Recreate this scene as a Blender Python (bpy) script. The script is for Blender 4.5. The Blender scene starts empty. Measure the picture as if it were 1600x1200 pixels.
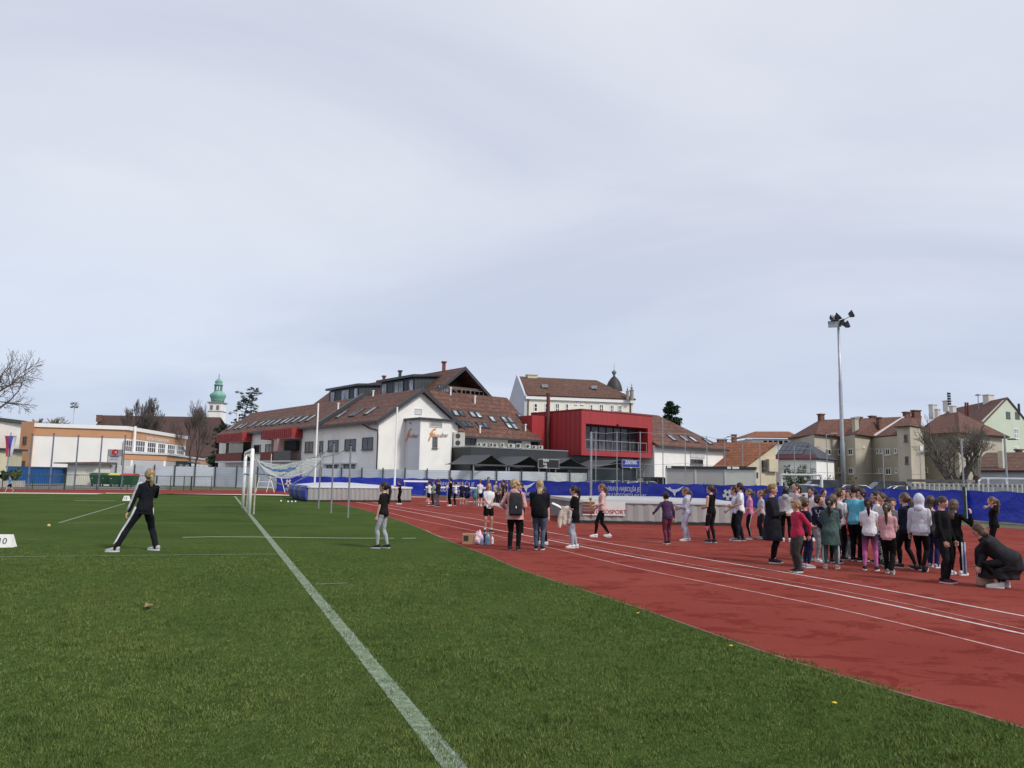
import bpy, bmesh, math, random
import numpy as np
from mathutils import Vector, Matrix, noise
random.seed(7)
R = math.radians
SC = bpy.context.scene
COL = SC.collection

# ------------------------------------------------------------------ camera
F_PX, EYE = 1200.0, 1.63
PITCH, ROLL = math.atan((745 - 600) / F_PX), R(1.0)
c_f = Vector((0, math.cos(PITCH), math.sin(PITCH)))
r0 = Vector((1, 0, 0))
u0 = r0.cross(c_f)
c_r = math.cos(ROLL) * r0 + math.sin(ROLL) * u0
c_u = -math.sin(ROLL) * r0 + math.cos(ROLL) * u0
cam = bpy.data.cameras.new('camera')
cam.sensor_width = 36
cam.lens = 36 * F_PX / 1600
cam.clip_end = 3000
cam_o = bpy.data.objects.new('camera', cam)
COL.objects.link(cam_o)
cam_o.matrix_world = Matrix(((c_r.x, c_u.x, -c_f.x, 0), (c_r.y, c_u.y, -c_f.y, 0), (c_r.z, c_u.z, -c_f.z, EYE), (0, 0, 0, 1)))
SC.camera = cam_o

# ------------------------------------------------------------------ light and sky
SUN_EL, SUN_AZ = R(42), R(128)          # azimuth measured from +Y towards +X
sun = bpy.data.lights.new('sun', 'SUN')
sun.energy = 1.5
sun.angle = R(10)
sun.color = (1.0, .955, .89)
sun_o = bpy.data.objects.new('sun', sun)
COL.objects.link(sun_o)
sd = Vector((math.sin(SUN_AZ) * math.cos(SUN_EL), math.cos(SUN_AZ) * math.cos(SUN_EL), math.sin(SUN_EL)))
sun_o.rotation_euler = (-sd).to_track_quat('-Z', 'Y').to_euler()
sun_o.location = (0, 0, 60)

W = bpy.data.worlds.new('World')
SC.world = W
W.use_nodes = True
nt = W.node_tree
for n in list(nt.nodes):
    nt.nodes.remove(n)


def wn(t, **k):
    n = nt.nodes.new(t)
    for a, v in k.items():
        setattr(n, a, v)
    return n


sky = wn('ShaderNodeTexSky', sky_type='NISHITA', sun_disc=False, sun_elevation=SUN_EL, sun_rotation=SUN_AZ)
sky.air_density, sky.dust_density, sky.ozone_density = 1.0, 1.6, 1.6
tc = wn('ShaderNodeTexCoord')
sep = wn('ShaderNodeSeparateXYZ')
nt.links.new(tc.outputs['Generated'], sep.inputs[0])
den = wn('ShaderNodeMath', operation='ADD')
nt.links.new(sep.outputs['Z'], den.inputs[0])
den.inputs[1].default_value = 0.22
dx = wn('ShaderNodeMath', operation='DIVIDE')
dy = wn('ShaderNodeMath', operation='DIVIDE')
for d, s in ((dx, 'X'), (dy, 'Y')):
    nt.links.new(sep.outputs[s], d.inputs[0])
    nt.links.new(den.outputs[0], d.inputs[1])
comb = wn('ShaderNodeCombineXYZ')
nt.links.new(dx.outputs[0], comb.inputs[0])
nt.links.new(dy.outputs[0], comb.inputs[1])
mp = wn('ShaderNodeMapping')
mp.inputs['Rotation'].default_value = (0, 0, R(28))
mp.inputs['Scale'].default_value = (.62, .95, 1)
mp.inputs['Location'].default_value = (3.1, 1.7, 0)
nt.links.new(comb.outputs[0], mp.inputs[0])


def wnoise(scale, detail, dist):
    n = wn('ShaderNodeTexNoise')
    n.inputs['Scale'].default_value = scale
    n.inputs['Detail'].default_value = detail
    n.inputs['Roughness'].default_value = .52
    n.inputs['Distortion'].default_value = dist
    nt.links.new(mp.outputs[0], n.inputs['Vector'])
    return n


n1, n2 = wnoise(1.0, 6, .9), wnoise(.5, 3, .3)
r1 = wn('ShaderNodeValToRGB')               # cloud cover grey: thin veil to dense
r1.color_ramp.elements[0].position, r1.color_ramp.elements[1].position = .33, .64
r1.color_ramp.elements[0].color = (5.1, 5.38, 6.3, 1)
r1.color_ramp.elements[1].color = (6.25, 6.5, 7.05, 1)
nt.links.new(n1.outputs['Fac'], r1.inputs[0])
r2 = wn('ShaderNodeValToRGB')               # where the veil is thin the blue shows
r2.color_ramp.elements[0].position, r2.color_ramp.elements[1].position = .35, .6
r2.color_ramp.elements[0].color = (.86, .86, .86, 1)
r2.color_ramp.elements[1].color = (.93, .93, .93, 1)
nt.links.new(n2.outputs['Fac'], r2.inputs[0])
el = wn('ShaderNodeValToRGB')               # the far cloud deck is seen edge on and looks greyer blue
for p_, c_ in ((0.0, (.76, .83, .95)), (.10, (.84, .89, .98)), (.32, (1, 1, 1))):
    e_ = el.color_ramp.elements[0] if p_ == 0 else (el.color_ramp.elements[1] if p_ == .10 else el.color_ramp.elements.new(p_))
    e_.position, e_.color = p_, (*c_, 1)
nt.links.new(sep.outputs['Z'], el.inputs[0])
deck = wn('ShaderNodeMix', data_type='RGBA', blend_type='MULTIPLY')
deck.inputs[0].default_value = 1
nt.links.new(r1.outputs[0], deck.inputs['A'])
nt.links.new(el.outputs[0], deck.inputs['B'])
mx = wn('ShaderNodeMix', data_type='RGBA')
nt.links.new(r2.outputs[0], mx.inputs['Factor'])
nt.links.new(sky.outputs[0], mx.inputs['A'])
nt.links.new(deck.outputs['Result'], mx.inputs['B'])
bg = wn('ShaderNodeBackground')
bg.inputs['Strength'].default_value = .076
nt.links.new(mx.outputs['Result'], bg.inputs['Color'])
wo = wn('ShaderNodeOutputWorld')
nt.links.new(bg.outputs[0], wo.inputs[0])

SC.view_settings.view_transform = 'Standard'
SC.view_settings.look = 'None'
SC.view_settings.exposure = .80
SC.view_settings.gamma = 1


# ------------------------------------------------------------------ measuring: photo pixel (1600x1200) to a point of the place
def ray(px, py):
    return c_f + c_r * ((px - 800) / F_PX) - c_u * ((py - 600) / F_PX)


CAMP = Vector((0, 0, EYE))


def G(px, py, z=0.0):
    d = ray(px, py)
    return CAMP + d * ((z - EYE) / d.z)


def AT(px, py, Y):
    d = ray(px, py)
    return CAMP + d * (Y / d.y)


def ON(px, py, p0, n):
    d = ray(px, py)
    n = Vector(n)
    return CAMP + d * ((Vector(p0) - CAMP).dot(n) / d.dot(n))


def VP(px, py, A, B):
    """pixel onto the vertical plane through plan points A, B"""
    n = Vector((B[1] - A[1], -(B[0] - A[0]), 0))
    return ON(px, py, (A[0], A[1], 0), n)


def proj(p):
    q = Vector(p) - CAMP
    w = q.dot(c_f)
    return 800 + F_PX * q.dot(c_r) / w, 600 - F_PX * q.dot(c_u) / w


# ------------------------------------------------------------------ objects
def tag(o, label=None, cat=None, group=None, kind=None):
    if label: o['label'] = label
    if cat: o['category'] = cat
    if group: o['group'] = group
    if kind: o['kind'] = kind
    return o


def thing(name, label, cat, loc=(0, 0, 0), rz=0.0, group=None):
    o = bpy.data.objects.new(name, None)
    o.empty_display_size = .2
    COL.objects.link(o)
    o.location = loc
    o.rotation_euler = (0, 0, rz)
    return tag(o, label, cat, group)


def link(name, me, parent=None, loc=None, rz=None):
    o = bpy.data.objects.new(name, me)
    COL.objects.link(o)
    if parent is not None: o.parent = parent
    if loc is not None: o.location = loc
    if rz is not None: o.rotation_euler = (0, 0, rz)
    return o


def copy_tree(o, parent=None):
    c = o.copy()
    COL.objects.link(c)
    if parent is not None: c.parent = parent
    for ch in list(o.children):
        copy_tree(ch, c)
    return c


class MB:
    def __init__(s):
        s.v, s.f, s.mi, s.cur = [], [], [], 0

    def add(s, vs, fs, mi=None):
        b = len(s.v)
        s.v += [tuple(v) for v in vs]
        s.f += [tuple(b + i for i in f) for f in fs]
        s.mi += [s.cur if mi is None else mi] * len(fs)
        return s

    def poly(s, pts):
        return s.add(pts, [tuple(range(len(pts)))])

    def box(s, lo, hi, M=None):
        x0, y0, z0 = lo
        x1, y1, z1 = hi
        vs = [Vector(p) for p in ((x0, y0, z0), (x1, y0, z0), (x1, y1, z0), (x0, y1, z0), (x0, y0, z1), (x1, y0, z1), (x1, y1, z1), (x0, y1, z1))]
        if M is not None: vs = [M @ v for v in vs]
        return s.add(vs, [(3, 2, 1, 0), (4, 5, 6, 7), (0, 1, 5, 4), (1, 2, 6, 5), (2, 3, 7, 6), (3, 0, 4, 7)])

    def hexa(s, q0, q1):
        """solid between two quads (same winding)"""
        n = len(q0)
        fs = [tuple(reversed(range(n))), tuple(range(n, 2 * n))]
        fs += [(i, (i + 1) % n, n + (i + 1) % n, n + i) for i in range(n)]
        return s.add(list(q0) + list(q1), fs)

    def plate(s, pts, off):
        off = Vector(off)
        return s.hexa(pts, [Vector(p) + off for p in pts])

    def prism(s, plan, z0, z1):
        return s.hexa([(p[0], p[1], z0) for p in plan], [(p[0], p[1], z1) for p in plan])

    def tube(s, pts, rad, n=8, cap=True):
        pts = [Vector(p) for p in pts]
        if not hasattr(rad, '__len__'): rad = [rad] * len(pts)
        b = len(s.v)
        vs, fs = [], []
        up = None
        for i, p in enumerate(pts):
            d = (pts[min(i + 1, len(pts) - 1)] - pts[max(i - 1, 0)])
            d = d.normalized() if d.length > 1e-9 else Vector((0, 0, 1))
            if up is None:
                up = Vector((1, 0, 0)) if abs(d.x) < .8 else Vector((0, 1, 0))
            a = (up - d * up.dot(d)).normalized()
            c = d.cross(a)
            up = a
            for k in range(n):
                t = 2 * math.pi * k / n
                vs.append(p + (a * math.cos(t) + c * math.sin(t)) * rad[i])
        for i in range(len(pts) - 1):
            for k in range(n):
                k2 = (k + 1) % n
                fs.append((i * n + k, i * n + k2, (i + 1) * n + k2, (i + 1) * n + k))
        if cap:
            fs.append(tuple(reversed(range(n))))
            fs.append(tuple((len(pts) - 1) * n + k for k in range(n)))
        return s.add(vs, fs)

    def lathe(s, prof, c=(0, 0, 0), n=20, sx=1, sy=1):
        c = Vector(c)
        vs, fs = [], []
        for (r, z) in prof:
            for k in range(n):
                t = 2 * math.pi * (k + .5) / n
                vs.append(c + Vector((r * sx * math.cos(t), r * sy * math.sin(t), z)))
        m = len(prof)
        for i in range(m - 1):
            for k in range(n):
                k2 = (k + 1) % n
                fs.append((i * n + k, i * n + k2, (i + 1) * n + k2, (i + 1) * n + k))
        fs.append(tuple(reversed(range(n))))
        fs.append(tuple((m - 1) * n + k for k in range(n)))
        return s.add(vs, fs)

    def ball(s, c, rx, ry=None, rz=None, n=10, m=7, M=None):
        ry = rx if ry is None else ry
        rz = rx if rz is None else rz
        c = Vector(c)
        vs, fs = [], []
        for i in range(1, m):
            p = math.pi * i / m
            for k in range(n):
                t = 2 * math.pi * k / n
                v = Vector((rx * math.sin(p) * math.cos(t), ry * math.sin(p) * math.sin(t), rz * math.cos(p)))
                vs.append(c + (M @ v if M is not None else v))
        vt, vb = Vector((0, 0, rz)), Vector((0, 0, -rz))
        if M is not None: vt, vb = M @ vt, M @ vb
        vs += [c + vt, c + vb]
        for i in range(m - 2):
            for k in range(n):
                k2 = (k + 1) % n
                fs.append((i * n + k, (i + 1) * n + k, (i + 1) * n + k2, i * n + k2))
        T, B = len(vs) - 2, len(vs) - 1
        for k in range(n):
            k2 = (k + 1) % n
            fs.append((T, k, k2))
            fs.append((B, (m - 2) * n + k2, (m - 2) * n + k))
        return s.add(vs, fs)

    def mesh(s, name, mats, smooth=False):
        me = bpy.data.meshes.new(name)
        me.from_pydata(s.v, [], s.f)
        if not isinstance(mats, (list, tuple)): mats = [mats]
        for m in mats: me.materials.append(m)
        me.polygons.foreach_set('material_index', s.mi)
        bm = bmesh.new()
        bm.from_mesh(me)
        bmesh.ops.recalc_face_normals(bm, faces=bm.faces)
        bm.to_mesh(me)
        bm.free()
        if smooth:
            me.polygons.foreach_set('use_smooth', [True] * len(me.polygons))
        me.update()
        return me

    def build(s, name, mats, parent=None, smooth=False, loc=None, rz=None):
        return link(name, s.mesh(name, mats, smooth), parent, loc, rz)


def text_mesh(txt, size, mat, extrude=.006, align='CENTER', shear=0.0):
    cu = bpy.data.curves.new('lettering', 'FONT')
    cu.body = txt
    cu.size = size
    cu.extrude = extrude
    cu.align_x = align
    cu.align_y = 'CENTER'
    cu.shear = shear
    cu.resolution_u = 3
    o = bpy.data.objects.new('lettering', cu)
    TMP.collection.objects.link(o)
    TMP.view_layers[0].update()
    dg = TMP.view_layers[0].depsgraph
    me = bpy.data.meshes.new_from_object(o.evaluated_get(dg))
    bpy.data.objects.remove(o)
    bpy.data.curves.remove(cu)
    me.materials.clear()
    me.materials.append(mat)
    return me


def lettering(name, txt, size, mat, parent, c, right, up, sx=1.0, extrude=.006, shear=0.0, align='CENTER'):
    """text laid on a surface: centre c, reading direction right, up"""
    me = text_mesh(txt, size, mat, extrude, align, shear)
    right, up = Vector(right).normalized(), Vector(up).normalized()
    n = right.cross(up)
    M = Matrix(((right.x * sx, up.x, n.x, c[0]), (right.y * sx, up.y, n.y, c[1]), (right.z * sx, up.z, n.z, c[2]), (0, 0, 0, 1)))
    me.transform(M)
    return link(name, me, parent)


TMP = bpy.data.scenes.new('tmp')


# ------------------------------------------------------------------ materials
def new_mat(name):
    m = bpy.data.materials.new(name)
    m.use_nodes = True
    t = m.node_tree
    b = t.nodes['Principled BSDF']
    return m, t, b


def nd(t, ty, **k):
    n = t.nodes.new(ty)
    for a, v in k.items():
        if a in n.inputs: n.inputs[a].default_value = v
        else: setattr(n, a, v)
    return n


def noise_n(t, scale, detail=3, rough=.55, vec=None, dist=0):
    n = nd(t, 'ShaderNodeTexNoise')
    n.inputs['Scale'].default_value = scale
    n.inputs['Detail'].default_value = detail
    n.inputs['Roughness'].default_value = rough
    n.inputs['Distortion'].default_value = dist
    if vec is not None: t.links.new(vec, n.inputs['Vector'])
    return n


def coords(t, scale=(1, 1, 1), rot=(0, 0, 0), kind='Object'):
    c = nd(t, 'ShaderNodeTexCoord')
    m = nd(t, 'ShaderNodeMapping')
    m.inputs['Scale'].default_value = scale
    m.inputs['Rotation'].default_value = rot
    t.links.new(c.outputs[kind], m.inputs[0])
    return m.outputs[0]


def ramp(t, fac, stops):
    r = nd(t, 'ShaderNodeValToRGB')
    e = r.color_ramp.elements
    while len(e) < len(stops): e.new(.5)
    for i, (p, c) in enumerate(stops):
        e[i].position = p
        e[i].color = tuple(c) + ((1,) if len(c) == 3 else ())
    t.links.new(fac, r.inputs[0])
    return r.outputs[0]


def mixc(t, fac, a, b, mode='MIX'):
    m = nd(t, 'ShaderNodeMix', data_type='RGBA', blend_type=mode)
    for s, v in (('Factor', fac), ('A', a), ('B', b)):
        if hasattr(v, 'is_linked') or hasattr(v, 'links'): t.links.new(v, m.inputs[s])
        elif s == 'Factor': m.inputs[0].default_value = v
        else: m.inputs[s].default_value = tuple(v) + (1,)
    return m.outputs['Result']


def bump(t, b, h, dist, strength=1.0):
    n = nd(t, 'ShaderNodeBump')
    n.inputs['Strength'].default_value = strength
    n.inputs['Distance'].default_value = dist
    t.links.new(h, n.inputs['Height'])
    t.links.new(n.outputs[0], b.inputs['Normal'])


def sc(c, k):
    return tuple(min(1, x * k) for x in c[:3])


MC = {}


def mat(name, col, rough=.7, var=.14, scale=2.0, metal=0.0, bmp=0.0, bscale=30, dirt=0.0, spec=.5, sz=(1, 1, 1)):
    """plain surface with uneven tone, optional grain and grime patches"""
    key = (name, tuple(col), rough, var, scale, metal, bmp)
    if key in MC: return MC[key]
    m, t, b = new_mat(name)
    v = coords(t, sz)
    n = noise_n(t, scale, 5, .6, v)
    c = ramp(t, n.outputs['Fac'], [(.3, sc(col, 1 - var)), (.7, sc(col, 1 + var))])
    if dirt:
        n2 = noise_n(t, scale * .35, 6, .65, coords(t, (1, 1, .35)), .4)
        f = ramp(t, n2.outputs['Fac'], [(.48, (0, 0, 0)), (.75, (dirt,) * 3)])
        c = mixc(t, f, c, sc((col[0] * .55, col[1] * .5, col[2] * .44), 1))
    t.links.new(c, b.inputs['Base Color'])
    b.inputs['Roughness'].default_value = rough
    b.inputs['Metallic'].default_value = metal
    b.inputs['Specular IOR Level'].default_value = spec
    if bmp:
        bump(t, b, noise_n(t, bscale, 3, .6, v).outputs['Fac'], bmp)
    MC[key] = m
    return m


def fabric(col, name='fabric', spec=.14):
    key = ('fabric', tuple(col), name)
    if key in MC: return MC[key]
    m, t, b = new_mat(name)
    v = coords(t)
    n = noise_n(t, 9, 4, .6, v)
    c = ramp(t, n.outputs['Fac'], [(.3, sc(col, .82)), (.7, sc(col, 1.14))])
    t.links.new(c, b.inputs['Base Color'])
    b.inputs['Roughness'].default_value = .85
    b.inputs['Specular IOR Level'].default_value = spec
    b.inputs['Sheen Weight'].default_value = .05 if max(col) > .05 else 0
    w = noise_n(t, 13, 3, .55, coords(t, (1, 1, .55)), .8)
    bump(t, b, w.outputs['Fac'], .035, .8)
    MC[key] = m
    return m


def roof_mat(name, c1, c2, row=.36, moss=0.0):
    """clay tile courses: rows follow height, tiles differ in tone"""
    m, t, b = new_mat(name)
    v = coords(t, (3.2, 3.2, 1 / row * .55))
    w = nd(t, 'ShaderNodeTexNoise')
    t.links.new(v, w.inputs['Vector'])
    w.inputs['Scale'].default_value = 1.0
    w.inputs['Detail'].default_value = 3
    w.inputs['Roughness'].default_value = .75
    big = noise_n(t, .35, 5, .65, coords(t), .5)
    c = ramp(t, w.outputs['Fac'], [(.34, sc(c1, .55)), (.46, c1), (.55, sc(c1, 1.2)), (.68, sc(c2, 1.15))])
    c = mixc(t, ramp(t, big.outputs['Fac'], [(.4, (0, 0, 0)), (.7, (.6,) * 3)]), c, sc(c1, .55))
    if moss:
        mo = noise_n(t, .9, 5, .7, coords(t), .8)
        c = mixc(t, ramp(t, mo.outputs['Fac'], [(.52, (0, 0, 0)), (.72, (moss,) * 3)]), c, (.05, .04, .025))
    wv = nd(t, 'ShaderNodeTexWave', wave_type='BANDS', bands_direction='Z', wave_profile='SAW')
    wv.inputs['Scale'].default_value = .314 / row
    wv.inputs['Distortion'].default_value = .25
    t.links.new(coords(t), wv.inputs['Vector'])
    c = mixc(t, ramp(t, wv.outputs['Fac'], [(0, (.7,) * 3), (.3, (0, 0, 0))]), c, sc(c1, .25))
    t.links.new(c, b.inputs['Base Color'])
    b.inputs['Roughness'].default_value = .82
    bump(t, b, wv.outputs['Fac'], .05, .8)
    return m


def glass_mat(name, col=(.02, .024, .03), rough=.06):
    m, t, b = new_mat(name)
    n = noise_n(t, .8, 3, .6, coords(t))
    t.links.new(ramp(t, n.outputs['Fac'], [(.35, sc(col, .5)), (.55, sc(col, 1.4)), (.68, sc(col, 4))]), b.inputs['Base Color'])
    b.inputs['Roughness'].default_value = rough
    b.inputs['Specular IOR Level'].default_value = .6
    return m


WHITEWALL = mat('white_render', (.83, .82, .78), .9, .07, .5, bmp=.01, dirt=.36)
GREYWALL = mat('grey_render', (.6, .61, .64), .9, .06, .5)
WHITE = mat('white_paint', (.8, .8, .78), .45, .05, 3)
GALV = mat('galvanised_steel', (.34, .36, .38), .45, .2, 6, metal=.6)
DGREEN = mat('dark_green_paint', (.02, .05, .035), .5, .2, 5)
ANTHRA = mat('anthracite_metal', (.035, .04, .047), .45, .15, 3)
DARK = mat('dark_void', (.012, .012, .014), .8, .2, 2)
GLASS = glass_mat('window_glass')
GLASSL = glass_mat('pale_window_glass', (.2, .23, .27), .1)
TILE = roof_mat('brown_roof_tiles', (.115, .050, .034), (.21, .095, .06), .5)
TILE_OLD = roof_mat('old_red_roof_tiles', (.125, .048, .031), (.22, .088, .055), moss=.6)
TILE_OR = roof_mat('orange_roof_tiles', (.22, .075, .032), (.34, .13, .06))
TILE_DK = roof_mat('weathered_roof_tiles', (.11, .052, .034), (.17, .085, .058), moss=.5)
RED = mat('red_cladding', (.33, .030, .034), .5, .10, .6, sz=(3, 3, .2))
BRICK = mat('brick_red', (.19, .05, .038), .85, .25, 5)


# ------------------------------------------------------------------ ground
def catmull(pts, k=6):
    out = []
    n = len(pts)
    for i in range(n - 1):
        p0, p1, p2, p3 = pts[max(i - 1, 0)], pts[i], pts[i + 1], pts[min(i + 2, n - 1)]
        for j in range(k):
            t = j / k
            out.append(tuple(.5 * ((2 * b) + (c - a) * t + (2 * a - 5 * b + 4 * c - d) * t * t + (3 * b - a - 3 * c + d) * t ** 3) for a, b, c, d in zip(p0, p1, p2, p3)))
    out.append(tuple(pts[-1]))
    return out


def gp(px, py):
    p = G(px, py)
    return (p.x, p.y)


def sheet(name, poly, z, m, kind='structure'):
    bm = bmesh.new()
    vs = [bm.verts.new((p[0], p[1], z)) for p in poly]
    es = [bm.edges.new((vs[i], vs[(i + 1) % len(vs)])) for i in range(len(vs))]
    bmesh.ops.triangle_fill(bm, use_beauty=True, edges=es)
    for f in bm.faces:
        if f.normal.z < 0: f.normal_flip()
    me = bpy.data.meshes.new(name)
    bm.to_mesh(me)
    bm.free()
    me.materials.append(m)
    o = link(name, me)
    o['kind'] = kind
    return o


EDGE_PX = [(1600, 1140), (1400, 1083), (1200, 1022), (1000, 952), (820, 893), (760, 868), (700, 845), (620, 812), (545, 791), (500, 783), (470, 778.6), (440, 775), (400, 773), (300, 772), (150, 771.5), (0, 770)]
edge = [(9.5, -12), (6.2, -2), (4.55, 2.5)] + [gp(*p) for p in EDGE_PX] + [(-62, 45)]
edge = catmull(edge, 5)
GRASS = edge + [(-80, 40), (-80, -14)]
BAN = [gp(432, 768.6), gp(455, 769.3), gp(660, 774.2), gp(860, 781), gp(1190, 795), gp(1510, 814), gp(1600, 820)]   # foot of the blue banner fence
BAN = [(p[0], p[1]) for p in BAN] + [(24.2, 27.0), (27.5, 18.5)]

# base terrain
m, t, b = new_mat('ground_asphalt')
n = noise_n(t, .12, 6, .6, coords(t))
t.links.new(ramp(t, n.outputs['Fac'], [(.35, (.10, .098, .092)), (.6, (.15, .145, .135))]), b.inputs['Base Color'])
b.inputs['Roughness'].default_value = .9
sheet('ground', [(-900, -200), (900, -200), (900, 1200), (-900, 1200)], -.03, m)

# running track
m, t, b = new_mat('red_track')
v = coords(t)
n = noise_n(t, .22, 6, .62, v, .5)
c = ramp(t, n.outputs['Fac'], [(.3, (.205, .039, .030)), (.5, (.25, .054, .042)), (.72, (.285, .075, .058))])
w = noise_n(t, 1.1, 12, .78, coords(t, (1, 1.5, 1), (0, 0, R(-28))), .7)
c = mixc(t, ramp(t, w.outputs['Fac'], [(.53, (0, 0, 0)), (.56, (.58,) * 3)]), c, (.13, .016, .012))
fg = noise_n(t, 90, 2, .7, v)
c = mixc(t, ramp(t, fg.outputs['Fac'], [(.35, (.5,) * 3), (.6, (0, 0, 0))]), c, (.11, .014, .011))
t.links.new(c, b.inputs['Base Color'])
b.inputs['Roughness'].default_value = 1
b.inputs['Specular IOR Level'].default_value = .04
bump(t, b, fg.outputs['Fac'], .006, .7)
TRACKM = m
far = [gp(430, 765.8), gp(332, 766), gp(262, 765.6), gp(130, 764.8), gp(0, 764)]
sheet('running_track', [(28, -14)] + [(27.0, 18.5), (23.6, 26.8), gp(1600, 827), gp(1510, 822), gp(1190, 797.5), gp(860, 783), gp(660, 775.3), gp(455, 770.2)] + far + [(-62, 52), (-82, 40), (-82, -16)], 0, m)

# strip of turf between the track and the fences
m, t, b = new_mat('rough_turf')
n = noise_n(t, 2.2, 6, .7, coords(t))
t.links.new(ramp(t, n.outputs['Fac'], [(.3, (.05, .055, .025)), (.7, (.12, .115, .055))]), b.inputs['Base Color'])
b.inputs['Roughness'].default_value = .95
sheet('verge', [gp(455, 769.8), gp(660, 774.9), gp(860, 782.6), gp(1190, 797), gp(1510, 821.5), gp(1600, 826.5), (23.4, 26.7), (27, 18), (40, 18), (40, 60), (-6, 74), gp(445, 766), ], -.006, m)
sheet('verge', [gp(455, 768), gp(332, 765.7), gp(262, 765.4), gp(258, 758), gp(340, 757.5), gp(455, 761)], -.008, m)
sheet('car_park', [(-6, 60), (60, 40), (70, 200), (-10, 200)], -.02, mat('car_park_asphalt', (.13, .13, .128), .9, .2, .3))

# football field turf
m, t, b = new_mat('field_grass')
v = coords(t)
n = noise_n(t, .35, 6, .6, v, .6)
c = ramp(t, n.outputs['Fac'], [(.3, (.054, .092, .022)), (.52, (.076, .118, .030)), (.74, (.106, .134, .040))])
nn = noise_n(t, 26, 4, .75, coords(t, (1, .45, 1)))
c = mixc(t, ramp(t, nn.outputs['Fac'], [(.36, (.6,) * 3), (.62, (0, 0, 0))]), c, (.022, .045, .010))
t.links.new(c, b.inputs['Base Color'])
b.inputs['Roughness'].default_value = 1
b.inputs['Specular IOR Level'].default_value = .02
bump(t, b, nn.outputs['Fac'], .05, .9)
sheet('field', GRASS, .004, m)

# kerb along the edge of the field
KERB = mat('kerb_concrete', (.19, .10, .08), .85, .2, 4)
kb = MB()
for i in range(len(edge) - 1):
    a, c2 = Vector((*edge[i], 0)), Vector((*edge[i + 1], 0))
    d = (c2 - a).normalized()
    nrm = Vector((d.y, -d.x, 0))
    kb.hexa([a - nrm * .0 , c2 - nrm * .0, c2 + nrm * .028, a + nrm * .028], [p + Vector((0, 0, .008)) for p in (a, c2, c2 + nrm * .028, a + nrm * .028)])
o = kb.build('kerb', KERB)
o['kind'] = 'structure'
sp = [gp(-40, 769.2), gp(165, 771.2), gp(150, 772.6), gp(-40, 770.8)]
sheet('sand_strip', sp, .018, mat('pale_sand', (.5, .44, .37), .95, .1, 3))
sheet('white_edge_line', [gp(165, 770.2), gp(560, 776.2), gp(560, 777.4), gp(430, 772.6), gp(165, 771.2)], .010, mat('kerb_white', (.62, .5, .46), .8, .15, 3))


# painted lines on the track: sheets 4 mm above it
def strip(name, pts, w, z, m):
    mb = MB()
    L = [Vector((p[0], p[1], z)) for p in pts]
    lr = []
    for i, p in enumerate(L):
        d = (L[min(i + 1, len(L) - 1)] - L[max(i - 1, 0)]).normalized()
        n = Vector((-d.y, d.x, 0)) * w / 2
        lr.append((p + n, p - n))
    for i in range(len(L) - 1):
        mb.add([lr[i][0], lr[i][1], lr[i + 1][1], lr[i + 1][0]], [(0, 1, 2, 3)])
    o = mb.build(name, m)
    o['kind'] = 'structure'
    return o


def line_mat(name, white, under, wear):
    m, t, b = new_mat(name)
    n = noise_n(t, 11 if 'grass' in name else 7, 7, .82, coords(t))
    f = ramp(t, n.outputs['Fac'], [(wear - .12, (0, 0, 0)), (wear + .12, (1, 1, 1))])
    t.links.new(mixc(t, f, white, under), b.inputs['Base Color'])
    b.inputs['Roughness'].default_value = .85
    return m


TL = line_mat('track_line_paint', (.62, .54, .52), (.34, .12, .10), .58)
TF = line_mat('faded_line_paint', (.55, .34, .31), (.34, .09, .08), .5)
for px, w, mm in (
        ([(560, 780), (617, 791), (755, 813), (926, 844.5), (1000, 857), (1300, 907), (1600, 963), (1750, 990)], .055, TL),
        ([(500, 774), (560, 785), (660, 803.5), (755, 823.5), (860, 844.5), (1000, 872), (1300, 927), (1600, 991), (1750, 1023)], .06, TL),
        ([(860, 841), (1000, 868), (1300, 920.5), (1600, 984), (1750, 1015)], .03, TF),
        ([(600, 799), (647, 811), (735, 828.5), (860, 856), (1000, 889), (1300, 950), (1600, 1022), (1750, 1058)], .05, TF),
        ([(660, 827.5), (668, 830), (678, 835), (700, 841), (745, 844), (810, 844.5)], .05, TF),
        ([(640, 793), (700, 799), (760, 806), (850, 817)], .05, TF),
        ([(800, 844.2), (920, 846), (1040, 847)], .04, TF),
        ([(1175, 806), (1330, 815), (1480, 826)], .05, TF)):
    L_ = catmull([gp(*p) for p in px], 6)
    if px[-1][0] == 1750:
        e_ = Vector(L_[-1]) - Vector(L_[-3])
        L_ += [tuple(Vector(L_[-1]) + e_.normalized() * d_) for d_ in (4, 9, 14)]
    strip('track_line', L_, w, .004 + .0006 * random.random(), mm)

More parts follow.
